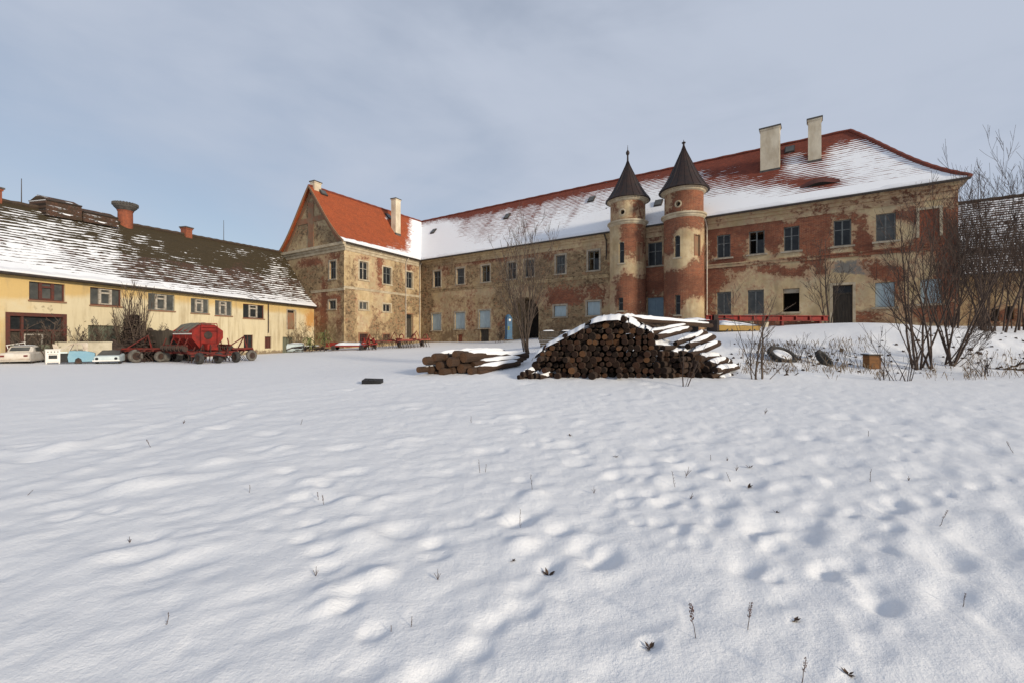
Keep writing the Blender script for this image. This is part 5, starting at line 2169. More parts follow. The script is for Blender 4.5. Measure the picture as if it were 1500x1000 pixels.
# tall clump at the far right
for px, Y, n, hmax, lab in ((1458, 22, 12, 9.2, 'tallest bare tree clump at the far right in front of the old barn'), (1416, 23.5, 8, 8.0, 'dense bare tree clump before the right corner of the manor house'), (1497, 23, 6, 9.0, 'bare tree clump cut by the right edge of the picture')):
    b_ = gpt(px, Y)
    st_ = [(tr.uniform(-.8, .8), tr.uniform(-.5, .5), (tr.uniform(-.16, .2), tr.uniform(-.2, .2), 1), tr.uniform(.5, 1) * hmax, tr.uniform(.025, .058)) for _ in range(int(n * 1.3))]
    shrub('tree_clump', lab, 'tree', b_, st_, tr, 'twig_brown', 'twig_brown', 2, 12, .45, .07, .006)
# sapling by the tall door
b_ = gpt(1214, 26)
shrub('sapling', 'slim bare sapling by the tall dark doorway of the manor house', 'sapling', b_, [(0, 0, (.02, 0, 1), 5.4, .055), (-.2, 0, (-.22, 0, 1), 4.2, .04), (.2, .1, (.15, 0, 1), 3.6, .035), (-.1, 0, (-.4, .1, 1), 3.2, .03)], tr, 'twig', 'twig', 2, 9, .5, .05, .008)
# thin bushes at the foot of the bank
b_ = gpt(1112, 14.4)
shrub('shrub', 'thin shrub of few upright brown stems just right of the big log stack', 'shrub', b_, [(-.12, 0, (-.04, 0, 1), 3.0, .035), (.1, 0, (.07, 0, 1), 2.6, .03), (.18, .1, (.2, .1, 1), 2.2, .025), (-.2, .05, (-.3, 0, 1), 2.4, .022), (.25, 0, (.75, 0, .8), 1.1, .015), (0, 0, (-.55, .1, 1), 3.2, .018)], tr, 'twig', 'twig', 2, 6, .5, .05, .005)
b_ = gpt(1003, 13.4)
shrub('shrub', 'small two-stemmed bare shrub in front of the right end of the big log stack', 'shrub', b_, [(-.05, 0, (.10, 0, 1), 1.7, .02), (.05, 0, (.36, 0, 1), 1.7, .02), (0, 0, (.22, .1, 1), 1.0, .014)], tr, 'twig_dark', 'twig_dark', 1, 4, .4, .05, .004)
for px, Y, lab, n in ((1300, 14.0, 'thin twiggy shrub with leaning reddish stems right of the wooden box', 5), (1322, 13.8, 'sparse low shrub of straight stems in front of the slanting shrub clump', 5), (1440, 14.6, 'low tangle of arching twigs on the snow at far right', 9), (1176, 17.0, 'low scrubby bush on the bank beside the half-buried tyre', 8)):
    b_ = gpt(px, Y)
    st_ = [(tr.uniform(-.3, .3), tr.uniform(-.2, .2), (tr.uniform(-.5, .5), tr.uniform(-.3, .3), 1), tr.uniform(.8, 2.2) if n == 5 else tr.uniform(.7, 1.3), tr.uniform(.010, .018)) for _ in range(n)]
    shrub('shrub', lab, 'shrub', b_, st_, tr, 'twig_dark', 'twig_dark', 1, 5, .5, .02, .004)
# ivy-clad tree and brush by the yellow barn
b_ = gpt(200, 27)
st_ = [(tr.uniform(-.6, .6), tr.uniform(-.3, .3), (tr.uniform(-.14, .14), tr.uniform(-.1, .1), 1), tr.uniform(2.6, 4.7), tr.uniform(.03, .06)) for _ in range(18)]
t_ = shrub('tree', 'dark multi-stemmed tree with a dense tangled base by the yellow barn', 'tree', b_, st_, tr, 'twig', 'twig', 2, 6, .3, .12, .009)
ivy = MB()
for k in range(5200):
    zz = tr.random() ** 1.25 * 2.9
    rad = tr.uniform(.7, 1.35) * (1 - (zz / 3.4) ** 2) * math.sqrt(tr.random())
    a = tr.uniform(0, 6.283)
    c = Vector(b_) + Vector((rad * math.cos(a) + .25 * math.sin(zz * 2), rad * math.sin(a) * .7, zz))
    u_ = Vector((tr.uniform(-1, 1), tr.uniform(-1, 1), tr.uniform(-1, 1))).normalized() * tr.uniform(.04, .08)
    v_ = u_.cross(Vector((tr.uniform(-1, 1), tr.uniform(-1, 1), tr.uniform(-1, 1)))).normalized() * tr.uniform(.03, .06)
    ivy.poly([c - u_, c + v_, c + u_, c - v_])
ivy.build('ivy', M['twig_dark'], t_)
for px, Y, n, h_, lab in ((62, 23.9, 9, 2.9, 'wispy dry bush in front of the red-framed barn gate'), (118, 26.0, 14, 2.4, 'dry climbing twigs on the barn wall right of the gate'), (152, 27.6, 16, 2.8, 'tangle of dry twigs below the second barn window'), (252, 31, 10, 2.3, 'dry bush behind the red seed drill'),
                          (440, 44, 16, 3.0, 'straw coloured dry bush in the corner of the barn and the gable wall'), (566, 46, 14, 2.0, 'dry bush against the foot of the sunlit gable wing'), (735, 46, 10, 2.2, 'dark bush beside the blue machine near the gateway')):
    b_ = gpt(px, Y)
    st_ = [(tr.uniform(-.9, .9), tr.uniform(-.3, .3), (tr.uniform(-.6, .6), tr.uniform(-.2, .2), 1), tr.uniform(.5, 1) * h_, tr.uniform(.02, .03)) for _ in range(n)]
    mt = 'straw' if ('straw' in lab or 'sunlit' in lab) else 'twig'
    shrub('dry_bush', lab, 'bush', b_, st_, tr, mt, mt, 2, 7, .6, .02, .012)

# dry grass on the bank
g_ = MB()
for k in range(1700):
    if k < 1150:
        px, Y = tr.uniform(1080, 1275), tr.uniform(15.2, 19.8)
    else:
        px, Y = tr.uniform(1280, 1530), tr.uniform(13.9, 17.2)
    if k % 14 == 0:
        cx = px
    px = cx + tr.gauss(0, 5) if k % 14 else px
    x, y, z = gpt(px, Y)
    h_ = tr.uniform(.08, .36)
    d = Vector((tr.uniform(-.4, .4), tr.uniform(-.3, .3), 1)) * h_
    w_ = Vector((.006, 0, 0))
    p = Vector((x, y, z - .02))
    g_.face([g_.add(p - w_), g_.add(p + w_), g_.add(p + d * .6 + w_ * .6 + Vector((0, 0, .02))), g_.add(p + d * 1.0 + Vector((d.x * .3, 0, -.02)))], 0)
go = g_.build('dry_grass', M['dead_grass'], None)
go['kind'] = 'stuff'
cl_ = MB()
for k in range(150):
    px, Y = tr.uniform(1070, 1540), tr.uniform(15.3, 20.5)
    x, y, z = gpt(px, Y)
    z = gz(x, y)
    s_ = tr.uniform(.025, .085) * (1.8 if k % 17 == 0 else 1)
    c = Vector((x, y, z))
    ring = [cl_.add(c + Vector((math.cos(a) * s_ * tr.uniform(.7, 1.5), math.sin(a) * s_ * tr.uniform(.6, 1.1), -.02))) for a in [i * 1.047 for i in range(6)]]
    tp2 = [cl_.add(c + Vector((math.cos(a) * s_ * .5, math.sin(a) * s_ * .5, s_ * tr.uniform(.4, .9)))) for a in [i * 1.047 + .3 for i in range(6)]]
    for i in range(6):
        cl_.face((ring[i], ring[(i + 1) % 6], tp2[(i + 1) % 6], tp2[i]))
    cl_.face(tp2)
co_ = cl_.build('dirt_clods', M['twig_dark'], None)
co_['kind'] = 'stuff'

# ------------------------------------------------------------------ weeds poking out of the snow


def weed(px, py, hpx, kind, label, lean=0.0, seed=0):
    x, Y = flat_pt(px, py)
    z = gz(x, Y)
    Y2 = Y
    h_ = hpx * Y2 / F
    rg = random.Random(seed + 100)
    t = thing('dry_weed', label, 'weed', (x, Y, z), 'dry weeds in the snow')
    q = MB()
    base = Vector((x, Y, z - .03))
    r = max(.0022, .00055 * Y)
    if kind == 'leaf':
        q2 = MB()
        for k in range(5):
            a = rg.uniform(0, 6.28)
            d = Vector((math.cos(a), math.sin(a), rg.uniform(.2, .9))).normalized() * h_ * rg.uniform(.7, 1.3)
            s_ = Vector((-math.sin(a), math.cos(a), 0)) * h_ * .22
            c = base + Vector((0, 0, .03))
            q2.poly([c, c + d * .5 + s_, c + d, c + d * .5 - s_])
        q2.build('leaf', M['weed'], t)
        q.tube([base, base + Vector((0, 0, .03 + h_ * .5))], r, 4)
        q.build('stalk', M['weed'], t)
        return t
    n = 7
    pts = [base + Vector((lean * h_ * (k / n) + rg.uniform(-1, 1) * h_ * .02, rg.uniform(-1, 1) * h_ * .02, (h_ + .03) * k / n)) for k in range(n + 1)]
    q.tube(pts, [r * (1 - .4 * k / n) for k in range(n + 1)], 5)
    if kind == 'stalk':
        for k in range(5):
            c = pts[2 + k % 5]
            d = Vector((rg.uniform(-1, 1), rg.uniform(-1, 1), 1.2)).normalized() * h_ * .14
            q.tube([c, c + d], r * .6, 3)
    q.build('stalk', M['weed'], t)
    if kind == 'seed':
        q = MB()
        for k in range(34):
            f_ = rg.uniform(.55, 1.0)
            i = min(n - 1, int(f_ * n))
            c = pts[i].lerp(pts[i + 1], f_ * n - i)
            a = rg.uniform(0, 6.28)
            o = Vector((math.cos(a), math.sin(a), .6)) * (h_ * .05)
            w_ = h_ * .022
            e = c + o
            q.poly([e + Vector((w_, 0, 0)), e + Vector((0, w_, w_ * .5)), e + Vector((-w_, 0, w_)), e + Vector((0, -w_, -w_))])
            q.poly([e + Vector((0, 0, w_)), e + Vector((w_, w_, 0)), e + Vector((0, 0, -w_)), e + Vector((-w_, -w_, 0))])
        q.build('seed_head', M['seed'], t)
    elif kind == 'fork':
        q = MB()
        for sg in (-1, 1, .4):
            q.tube([pts[2], pts[4] + Vector((sg * h_ * .18, 0, 0)), pts[5] + Vector((sg * h_ * .3, 0, 0))], r * .7, 4)
        q.build('side_stem', M['weed'], t)
    return t


WEEDS = [
    (1020, 933, 50, 'seed', 'tallest dry weed with red-brown seed head, leaning left, in the front snow', -.18),
    (1094, 921, 40, 'seed', 'upright dry weed with sparse seed head right of the tallest front weed', .18),
    (1173, 998, 38, 'seed', 'dry weed with seed head at the bottom edge of the snow', .2),
    (1164, 905, 9, 'leaf', 'small dark curled leaf lying on snow above the bottom edge weed', 0),
    (1242, 983, 9, 'leaf', 'small dark curled leaf on the snow near the bottom edge, right of the bottom weed', 0),
    (1410, 878, 20, 'seed', 'short seed-headed weed by a shaded hollow at the right', .2),
    (1374, 767, 24, 'seed', 'dark weed leaning right beyond the large shaded hollow', .6),
    (1486, 665, 17, 'seed', 'dark weed leaning left at the right edge of the field', -.7),
    (762, 768, 30, 'stalk', 'tall thin bare stalk in a footprint hollow in mid field', 0),
    (780, 723, 22, 'stalk', 'thin bare stalk leaning slightly left in mid field', -.12),
    (870, 721, 10, 'fork', 'short forked weed in the middle of the snow field', 0),
    (989, 706, 24, 'stalk', 'thin stalk leaning left among the mid-field footprints', -.2),
    (1003, 697, 16, 'fork', 'forked weed beside the left-leaning stalk among footprints', .4),
    (1071, 700, 14, 'stalk', 'short slanting stalk left of the dark footprint', -.5),
    (1078, 686, 9, 'fork', 'low bushy weed above the dark footprint', .2),
    (1096, 707, 8, 'leaf', 'dark leaf lying in the dark footprint', 0),
    (1098, 682, 6, 'leaf', 'tiny dark leaf at the rim above the dark footprint', 0),
    (1274, 704, 19, 'stalk', 'thin upright stalk right of centre in the snow field', .12),
    (1331, 701, 7, 'fork', 'tiny weed right of the thin upright stalk', 0),
    (1272, 638, 8, 'stalk', 'tiny dark stalk in the far right part of the field', 0),
    (1010, 726, 9, 'fork', 'small slanting weed below the mid-field footprints', .5),
    (1137, 748, 5, 'leaf', 'tiny brown leaf on the bare snow right of centre', 0),
    (1041, 672, 8, 'stalk', 'short upright stalk beyond the mid-field footprints', 0),
    (1065, 671, 6, 'fork', 'tiny forked weed beyond the mid-field footprints', 0),
    (901, 667, 5, 'leaf', 'pair of tiny dark leaves far out in the middle of the field', 0),
    (835, 637, 5, 'leaf', 'tiny dark leaf in the snow in front of the big log stack', 0),
    (952, 946, 12, 'leaf', 'dark wilted leaf in a hollow left of the tallest front weed', 0),
    (803, 836, 11, 'leaf', 'brown wilted leaf in a small hollow left of centre front', 0),
    (751, 822, 6, 'leaf', 'tiny black leaf left of the brown wilted leaf', 0),
    (641, 853, 16, 'fork', 'dark branching weed in the lower middle of the snow', 0),
    (602, 919, 15, 'stalk', 'thin upright weed in the lower left middle snow', .1),
    (573, 926, 9, 'seed', 'short dark seed stalk left of the thin upright weed', 0),
    (462, 845, 14, 'fork', 'small weed in the lower left snow', .1),
    (243, 922, 18, 'stalk', 'lone thin stalk in the lower left corner', .25),
    (190, 797, 9, 'fork', 'tiny weed in the left snow', 0),
    (475, 742, 14, 'seed', 'dark seed stalk, right one of a close pair left of centre', -.2),
    (467, 732, 11, 'seed', 'dark seed stalk, left one of a close pair left of centre', -.2),
    (365, 725, 12, 'stalk', 'faint thin stalk left of the close pair of seed stalks', .1),
    (222, 657, 11, 'seed', 'dark slanting weed far out on the left beside the tracks', -.7),
    (703, 691, 20, 'stalk', 'tall bare pair-like stalk far out left of mid field', -.1),
    (711, 690, 12, 'stalk', 'shorter bare stalk close beside the tall far one', .1),
    (268, 620, 6, 'fork', 'tiny weed far out near the upper end of the left tracks', .4),
    (440, 624, 8, 'stalk', 'short leaning stalk far out in the left middle', .4),
    (36, 732, 8, 'stalk', 'thin twig lying nearly flat at the left edge of the snow', 1.6),
    (690, 620, 10, 'stalk', 'faint stalk in the snow in front of the low log heap', 0),
    (1120, 606, 9, 'fork', 'small weed in the snow near the foot of the right bank', .3),
]
for i, (px, py, hp, kd, lab, ln) in enumerate(WEEDS):
    weed(px, py, hp, kd, lab, ln, i)

# ------------------------------------------------------------------ things in the yard


def wheel(mb_t, mb_r, c, r, w, ax, mats=(0, 0)):
    """tyre into mb_t, rim into mb_r; ax = 2-D axle direction"""
    a = Vector((ax[0], ax[1], 0)).normalized()
    Mx = Matrix(((a.x, 0, -a.y, c[0]), (a.y, 0, a.x, c[1]), (0, 1, 0, c[2]), (0, 0, 0, 1)))
    # local: x along axle, (y,z) in the wheel plane
    Mx = Matrix(((a.x, -a.y, 0, c[0]), (a.y, a.x, 0, c[1]), (0, 0, 1, c[2]), (0, 0, 0, 1)))
    old = mb_t.M
    mb_t.M = Mx if old is None else old @ Mx
    prof = [(r * .58, -w * .42), (r * .8, -w * .5), (r * .95, -w * .42), (r, -w * .2), (r, w * .2), (r * .95, w * .42), (r * .8, w * .5), (r * .58, w * .42)]
    mb_t.lathe(prof, (0, 0, 0), 20, mats[0], 'x', False, False)
    mb_t.M = old
    old = mb_r.M
    mb_r.M = Mx if old is None else old @ Mx
    mb_r.lathe([(r * .6, -w * .36), (r * .5, -w * .3), (r * .18, -w * .2), (r * .16, -w * .34), (.01, -w * .36)], (0, 0, 0), 16, mats[1], 'x', False, False)
    mb_r.lathe([(r * .6, w * .36), (r * .5, w * .3), (r * .18, w * .2), (r * .16, w * .34), (.01, w * .36)], (0, 0, 0), 16, mats[1], 'x', False, False)
    mb_r.M = old


def add_wheel(parent, Mx, c, r, w, ax, tyre='rubber', rim='iron'):
    a, b = MB(), MB()
    a.M = Mx
    b.M = Mx
    wheel(a, b, c, r, w, ax)
    o = a.build('wheel', M[tyre], parent, smooth=False)
    b.build('rim', M[rim], o)
    return o


def frame_at(px, Y, yaw, dz=0.0):
    x, y, z = gpt(px, Y)
    c, s = math.cos(yaw), math.sin(yaw)
    return Vector((x, y, z + dz)), Matrix(((c, -s, 0, x), (s, c, 0, y), (0, 0, 1, z + dz), (0, 0, 0, 1)))


def snowcap(parent, Mx, x0, x1, y0, y1, z, th=.06, name='snow_cap', n=8):
    q = MB()
    q.M = Mx
    ids = []
    for j in range(n + 1):
        row = []
        for i in range(n + 1):
            u, v = i / n, j / n
            e = min(1, 5 * min(u, 1 - u, v, 1 - v) + .0)
            x, y = x0 + (x1 - x0) * u, y0 + (y1 - y0) * v
            row.append(q.add((x, y, z + .004 + th * e ** .5 * (1 + .4 * noise.noise(Vector((x * 2, y * 2, z)))))))
        ids.append(row)
    for j in range(n):
        for i in range(n):
            q.face((ids[j][i], ids[j][i + 1], ids[j + 1][i + 1], ids[j + 1][i]))
    return q.build(name, M['snow'], parent, smooth=True)


# --- red seed drill -------------------------------------------------
o_, Mx = frame_at(288, 27.0, R(152))
Mx = Mx @ Matrix.Scale(.86, 4)
drill = thing('seed_drill', 'large red seed drill with tarpaulin-covered hopper parked before the yellow barn', 'farm machine', o_)
q = MB()
q.M = Mx
prof = [(-1.0, 1.75), (-1.0, 2.25), (-.42, 2.72), (.42, 2.72), (1.0, 2.25), (1.0, 1.75), (.45, .95), (-.45, .95)]
q.prism(prof, 'x', -1.5, 1.1)
for x in (-1.52, -.6, .3, 1.1):
    pr2 = [(a * 1.02, b + (.02 if b > 2 else -.01)) for a, b in prof]
    q.prism(pr2, 'x', x - .03, x + .03)
hop = q.build('hopper', M['red'], drill)
q = MB()
q.M = Mx
tp_ = [(-1.05, 2.2), (-.46, 2.76), (0, 2.86), (.46, 2.76), (1.05, 2.2), (1.0, 2.12), (-1.0, 2.12)]
for k in range(6):
    xa, xb = -1.05 + k * .37, -1.05 + (k + 1) * .37
    sag_ = .02 * (k % 2)
    q.prism([(a, b + .004 - sag_ + (.0 if k % 2 else .02)) for a, b in tp_], 'x', xa, xb - .002)
q.build('tarpaulin', M['tarp'], hop)
q = MB()
q.M = Mx
for sy in (-1, 1):
    q.box(-1.5, 1.1, sy * 1.01 - .02, sy * 1.01 + .02, 2.02, 2.1)
q.build('hopper_rim', M['white_enamel'], hop)
q = MB()
q.M = Mx
q.lathe([(.27, -1.53), (.27, -1.60), (.2, -1.62), (.01, -1.62)], (0, 0, 1.95), 24, 0, 'x')
q.build('fan_housing', M['iron'], hop)
q = MB()
q.M = Mx
for sy in (-.55, .55):
    q.tube([(-1.75, sy, .6), (-1.75, sy, 2.5), (-1.72, sy * .9, 2.8), (-1.4, sy * .9, 2.8)], .03, 6)
for z in (.8, 1.1, 1.4, 2.3, 2.55):
    q.tube([(-1.75, -.55, z), (-1.75, .55, z)], .022, 5)
q.tube([(-1.72, -.5, 2.8), (-1.72, .5, 2.8)], .03, 6)
q.build('ladder_rail', M['red'], drill)
q = MB()
q.M = Mx
for sy in (-.9, .9):
    q.box(-2.4, 2.8, sy - .08, sy + .08, .72, .9)
for x in (-2.2, -1.0, .4, 1.7, 2.7):
    q.box(x - .06, x + .06, -1.5, 1.5, .66, .82)
q.box(-2.5, -2.38, -1.5, 1.5, .5, .62)
q.tube([(2.8, -.9, .8), (4.2, 0, .6), (2.8, .9, .8)], .07, 6)
q.tube([(-2.4, -.9, .8), (-3.8, 0, .55), (-2.4, .9, .8)], .07, 6)
for (x, y) in ((-1.2, -.8), (-1.2, .8), (1.5, -.8), (1.5, .8)):
    q.tube([(x, y, .8), (x * .8, y * .6, 1.3)], .05, 6)
q.build('chassis', M['red_dull'], drill)
q = MB()
q.M = Mx
for i in range(14):
    for x in (-2.3, -1.9):
        y = -1.45 + i * .223
        q.tube([(x, y, .7), (x - .15, y, .45), (x - .05, y, .1)], .022, 4)
q.build('coulter_row', M['iron'], drill)
q = MB()
q.M = Mx
for i in range(9):
    y = -.8 + i * .2
    q.tube([(-1.3, y * .5, 1.0), (-1.7, y, .9), (-2.1, y * 1.6, .72)], .028, 5)
q.build('seed_hose_bundle', M['rubber'], drill)
for (x, y) in ((1.9, -1.2), (1.9, 1.2), (1.9, -.4), (1.9, .4)):
    add_wheel(drill, Mx, (x, y, .5), .5, .44, (0, 1), 'rubber_grey', 'iron')
for (x, y) in ((-2.9, -1.2), (-2.9, 1.2), (-2.9, 0)):
    add_wheel(drill, Mx, (x, y, .4), .4, .3, (0, 1), 'rubber', 'iron')
q = MB()
q.M = Mx
q.box(-2.2, -1.7, -.35, .35, .92, 1.35)
q.build('pump_box', M['red'], drill)

for sy in (-1, 1):    # folded wing sections with their disc coulters
    q = MB()
    q.M = Mx
    for x in (-1.6, -.6, .4, 1.4):
        q.tube([(x, sy * 1.25, .75), (x + .1, sy * 1.45, 1.25), (x, sy * 1.3, 1.75)], .045, 5)
    q.box(-1.75, 1.6, sy * 1.42 - .05, sy * 1.42 + .05, 1.18, 1.3)
    q.box(-1.75, 1.6, sy * 1.28 - .05, sy * 1.28 + .05, .72, .84)
    wg = q.build('wing_section', M['red_dull'], drill)
    q = MB()
    q.M = Mx
    for k in range(12):
        x = -1.65 + k * .28
        q.lathe([(.02, -.02), (.19, -.008), (.19, .008), (.02, .02)], (x, sy * 1.5, 1.02 + .06 * (k % 2)), 12, 0, 'x')
        q.tube([(x, sy * 1.42, 1.2), (x + .05, sy * 1.52, 1.02)], .022, 4)
    q.build('disc_row', M['iron'], wg)
q = MB()
q.M = Mx
for k in range(7):
    y = -.6 + k * .2
    q.tube([(-1.5, y * .5, 1.2), (-1.75, y, 1.0 + .1 * (k % 3)), (-2.0, y * 1.2, .8), (-2.3, y * 1.4, .5)], .02, 4)
for y in (-.9, -.3, .3, .9):
    q.tube([(-2.35, y, .5), (-2.55, y, 1.15), (-2.35, y * .8, 1.3)], .035, 5)
q.build('hydraulic_hose', M['iron'], drill)

# --- dark trailer left of it ---------------------------------------
o_, Mx = frame_at(233, 28.5, R(165))
tr_ = thing('farm_trailer', 'dark high-sided farm trailer left of the red seed drill', 'trailer', o_)
q = MB()
q.M = Mx
q.box(-1.7, 1.7, -1.0, 1.0, .8, .95)
for (a, b, c, d) in ((-1.7, 1.7, -1.05, -1.0), (-1.7, 1.7, 1.0, 1.05), (-1.75, -1.7, -1.05, 1.05), (1.7, 1.75, -1.05, 1.05)):
    q.box(a, b, c, d, .8, 1.95)
for x in (-1.4, -.5, .5, 1.4):
    q.box(x - .05, x + .05, -1.12, -1.05, .7, 2.0)
q.build('body', M['plank'], tr_)
q = MB()
q.M = Mx
q.box(-1.9, 1.9, -.5, -.38, .62, .8)
q.box(-1.9, 1.9, .38, .5, .62, .8)
q.tube([(1.9, 0, .65), (3.0, 0, .5)], .06, 6)
q.build('chassis', M['iron'], tr_)
for (x, y) in ((-1.1, -.95), (-1.1, .95), (1.1, -.95), (1.1, .95)):
    add_wheel(tr_, Mx, (x, y, .38), .38, .24, (0, 1), 'rubber_grey', 'iron')

# --- cultivator with red frame --------------------------------------


def cultivator(px, Y, yaw, label, w_, mat, wheels, tines=9, snowy=False, hgt=.75, hoops=0, name='cultivator'):
    o_, Mx = frame_at(px, Y, yaw)
    t = thing(name, label, 'farm machine', o_)
    q = MB()
    q.M = Mx
    for y in (-.5, .1, .6):
        q.box(-w_ / 2, w_ / 2, y - .05, y + .05, hgt - .1, hgt + .02)
    for x in (-w_ / 2 + .1, 0, w_ / 2 - .1):
        q.box(x - .05, x + .05, -.55, .9, hgt + .02, hgt + .11)
    q.tube([(-.4, -.5, hgt + .1), (0, -.6, hgt + .85), (.4, -.5, hgt + .1)], .045, 6)
    q.tube([(0, -.6, hgt + .85), (0, .6, hgt + .1)], .04, 6)
    q.tube([(-.2, -.55, hgt), (0, -1.5, hgt - .2), (.2, -.55, hgt)], .05, 6)
    q.build('frame', M[mat], t)
    q = MB()
    q.M = Mx
    for k in range(tines):
        for y in (-.5, .1, .6):
            x = -w_ / 2 + .1 + (w_ - .2) * k / (tines - 1) + y * .1
            q.tube([(x, y, hgt - .08), (x, y + .22, hgt * .6), (x, y + .05, .25), (x, y - .12, .02)], .024, 4)
    q.build('tine_row', M['iron'], t)
    if hoops:
        q = MB()
        q.M = Mx
        for k in range(hoops):
            x = -w_ / 2 + .3 + (w_ - .6) * k / max(1, hoops - 1)
            pts = [(x, .5 * math.cos(a), hgt + .1 + .42 * math.sin(a)) for a in [math.pi * i / 8 for i in range(9)]]
            q.tube(pts, .055, 6)
        q.build('fender_hoop', M[mat], t)
    for (x, y, r) in wheels:
        add_wheel(t, Mx, (x, y, r), r, .2, (1, 0), 'rubber_grey', 'iron')
    if snowy:
        snowcap(t, Mx, -w_ / 2, w_ / 2, -.5, .6, hgt + .115, .05)
    return t


cultivator(202, 26.3, R(168), 'red-framed cultivator on dark wheels half hidden by the tangled dark tree', 2.6, 'red_dull', [(-.9, .8, .4), (.9, .8, .4), (-1.2, -.4, .33)])
cultivator(345, 28.5, R(160), 'small red implement with spoked wheels right of the seed drill', 2.0, 'red_dull', [(-1.1, -.3, .36), (1.15, .1, .36)], 6)
cultivator(540, 41, R(28), 'bright red hooped implement before the sunlit gable wing', 1.5, 'red', [(-.7, .5, .4)], 5, False, .6, 3)
cultivator(575, 43, R(36), 'long dark harrow with faded red frame behind the hooped red implement', 4.4, 'red_dull', [(-1.6, .6, .42), (1.0, .8, .4)], 12, False, .8)
cultivator(606, 44.5, R(42), 'pale red plough-like implement with curved mouldboards beside the inner corner', 3.4, 'red_pale', [(1.4, .7, .35)], 10, False, .85, 3)

# red box trailer with snow
o_, Mx = frame_at(510, 41.0, R(8))
t_ = thing('flat_trailer', 'low flat red trailer covered with snow before the gable corner', 'trailer', o_)
q = MB()
q.M = Mx
q.box(-1.9, 1.7, -.7, .7, .32, .45)
q.box(-1.9, -1.05, -.72, .72, .46, .72)
q.build('deck', M['red'], t_)
snowcap(t_, Mx, -1.05, 1.75, -.75, .75, .46, .24)
for (x, y) in ((-1.2, -.7), (-1.2, .7), (1.4, -.7), (1.4, .7)):
    add_wheel(t_, Mx, (x, y, .22), .22, .14, (0, 1), 'rubber', 'iron')

# snow-dusted junk by the green door
o_, Mx = frame_at(444, 40, R(10))
t_ = thing('junk_heap', 'heap of snow-dusted scrap with a pale drum before the green barn door', 'scrap', o_)
q = MB()
q.M = Mx
q.lathe([(.01, -.9), (.36, -.9), (.38, -.5), (.38, .2), (.36, .5), (.01, .5)], (-.45, 0, .42), 18, 0, 'x')
q.build('drum', M['car_pale'], t_)
q = MB()
q.M = Mx
jr = random.Random(3)
for k in range(34):
    x, y = jr.uniform(-1.2, 1.8), jr.uniform(-.6, .6)
    a = jr.uniform(0, 3.1)
    d = Vector((math.cos(a), math.sin(a) * .6, jr.uniform(-.25, .35))) * jr.uniform(.3, .8)
    q.tube([Vector((x, y, jr.uniform(.1, .65))) - d, Vector((x, y, jr.uniform(.1, .5))) + d], jr.uniform(.025, .07), 5)
q.build('scrap_iron', M['iron'], t_)
snowcap(t_, Mx, -1.15, .05, -.28, .28, .78, .07)
snowcap(t_, Mx, .2, 1.4, -.5, .4, .55, .10)
for (px, lab, h_) in ((454, 'left yellow-green drooping leafy plant on the scrap heap', 1.3), (475, 'right yellow-green drooping leafy plant by the scrap heap, taller and darker', 1.9)):
    b_ = gpt(px, 39.8)
    t_ = thing('leafy_plant', lab, 'plant', b_)
    q, q2 = MB(), MB()
    for k in range(46):
        a = jr.uniform(0, 6.28)
        L = jr.uniform(.5, 1.0) * h_ * .8
        z0_ = jr.uniform(.2, .9) * h_
        d = Vector((math.cos(a), math.sin(a), 0))
        s_ = Vector((-d.y, d.x, 0)) * .05
        p0_ = Vector(b_) + Vector((0, 0, z0_))
        pts = [p0_, p0_ + d * L * .35 + Vector((0, 0, L * .25)), p0_ + d * L * .65 + Vector((0, 0, L * .15)), p0_ + d * L * .85 + Vector((0, 0, -L * .2))]
        for i in range(3):
            wa, wb2 = 1 - .2 * i, 1 - .3 * (i + 1)
            q.poly([pts[i] - s_ * wa, pts[i] + s_ * wa, pts[i + 1] + s_ * wb2, pts[i + 1] - s_ * wb2])
    q2.tube([Vector(b_), Vector(b_) + Vector((.05, 0, h_))], [.05, .02], 6)
    q2.build('stem', M['twig'], t_)
    q.build('foliage', M['grass_green'], t_)

# --- wrecked cars ----------------------------------------------------


def sweep(mb, sections, m=0):
    """loft closed sections (same point count)"""
    ids = [[mb.add(p) for p in s] for s in sections]
    n = len(ids[0])
    for k in range(len(ids) - 1):
        for j in range(n):
            mb.face((ids[k][j], ids[k][(j + 1) % n], ids[k + 1][(j + 1) % n], ids[k + 1][j]), m)
    mb.face(ids[0][::-1], m)
    mb.face(ids[-1], m)


def car_section(x, hw, z0, z1, rnd=.16):
    pts = []
    for sy, a0 in ((1, 0), (-1, 90)):
        for k in range(5):
            t = R(a0 + 22.5 * k)
            cy = sy * (hw - rnd)
            pts.append((x, cy + rnd * math.cos(t), z1 - rnd + rnd * math.sin(t)))
    pts += [(x, -hw * 1.0, z0 + .1), (x, -hw * .94, z0), (x, hw * .94, z0), (x, hw, z0 + .1)]
    return pts


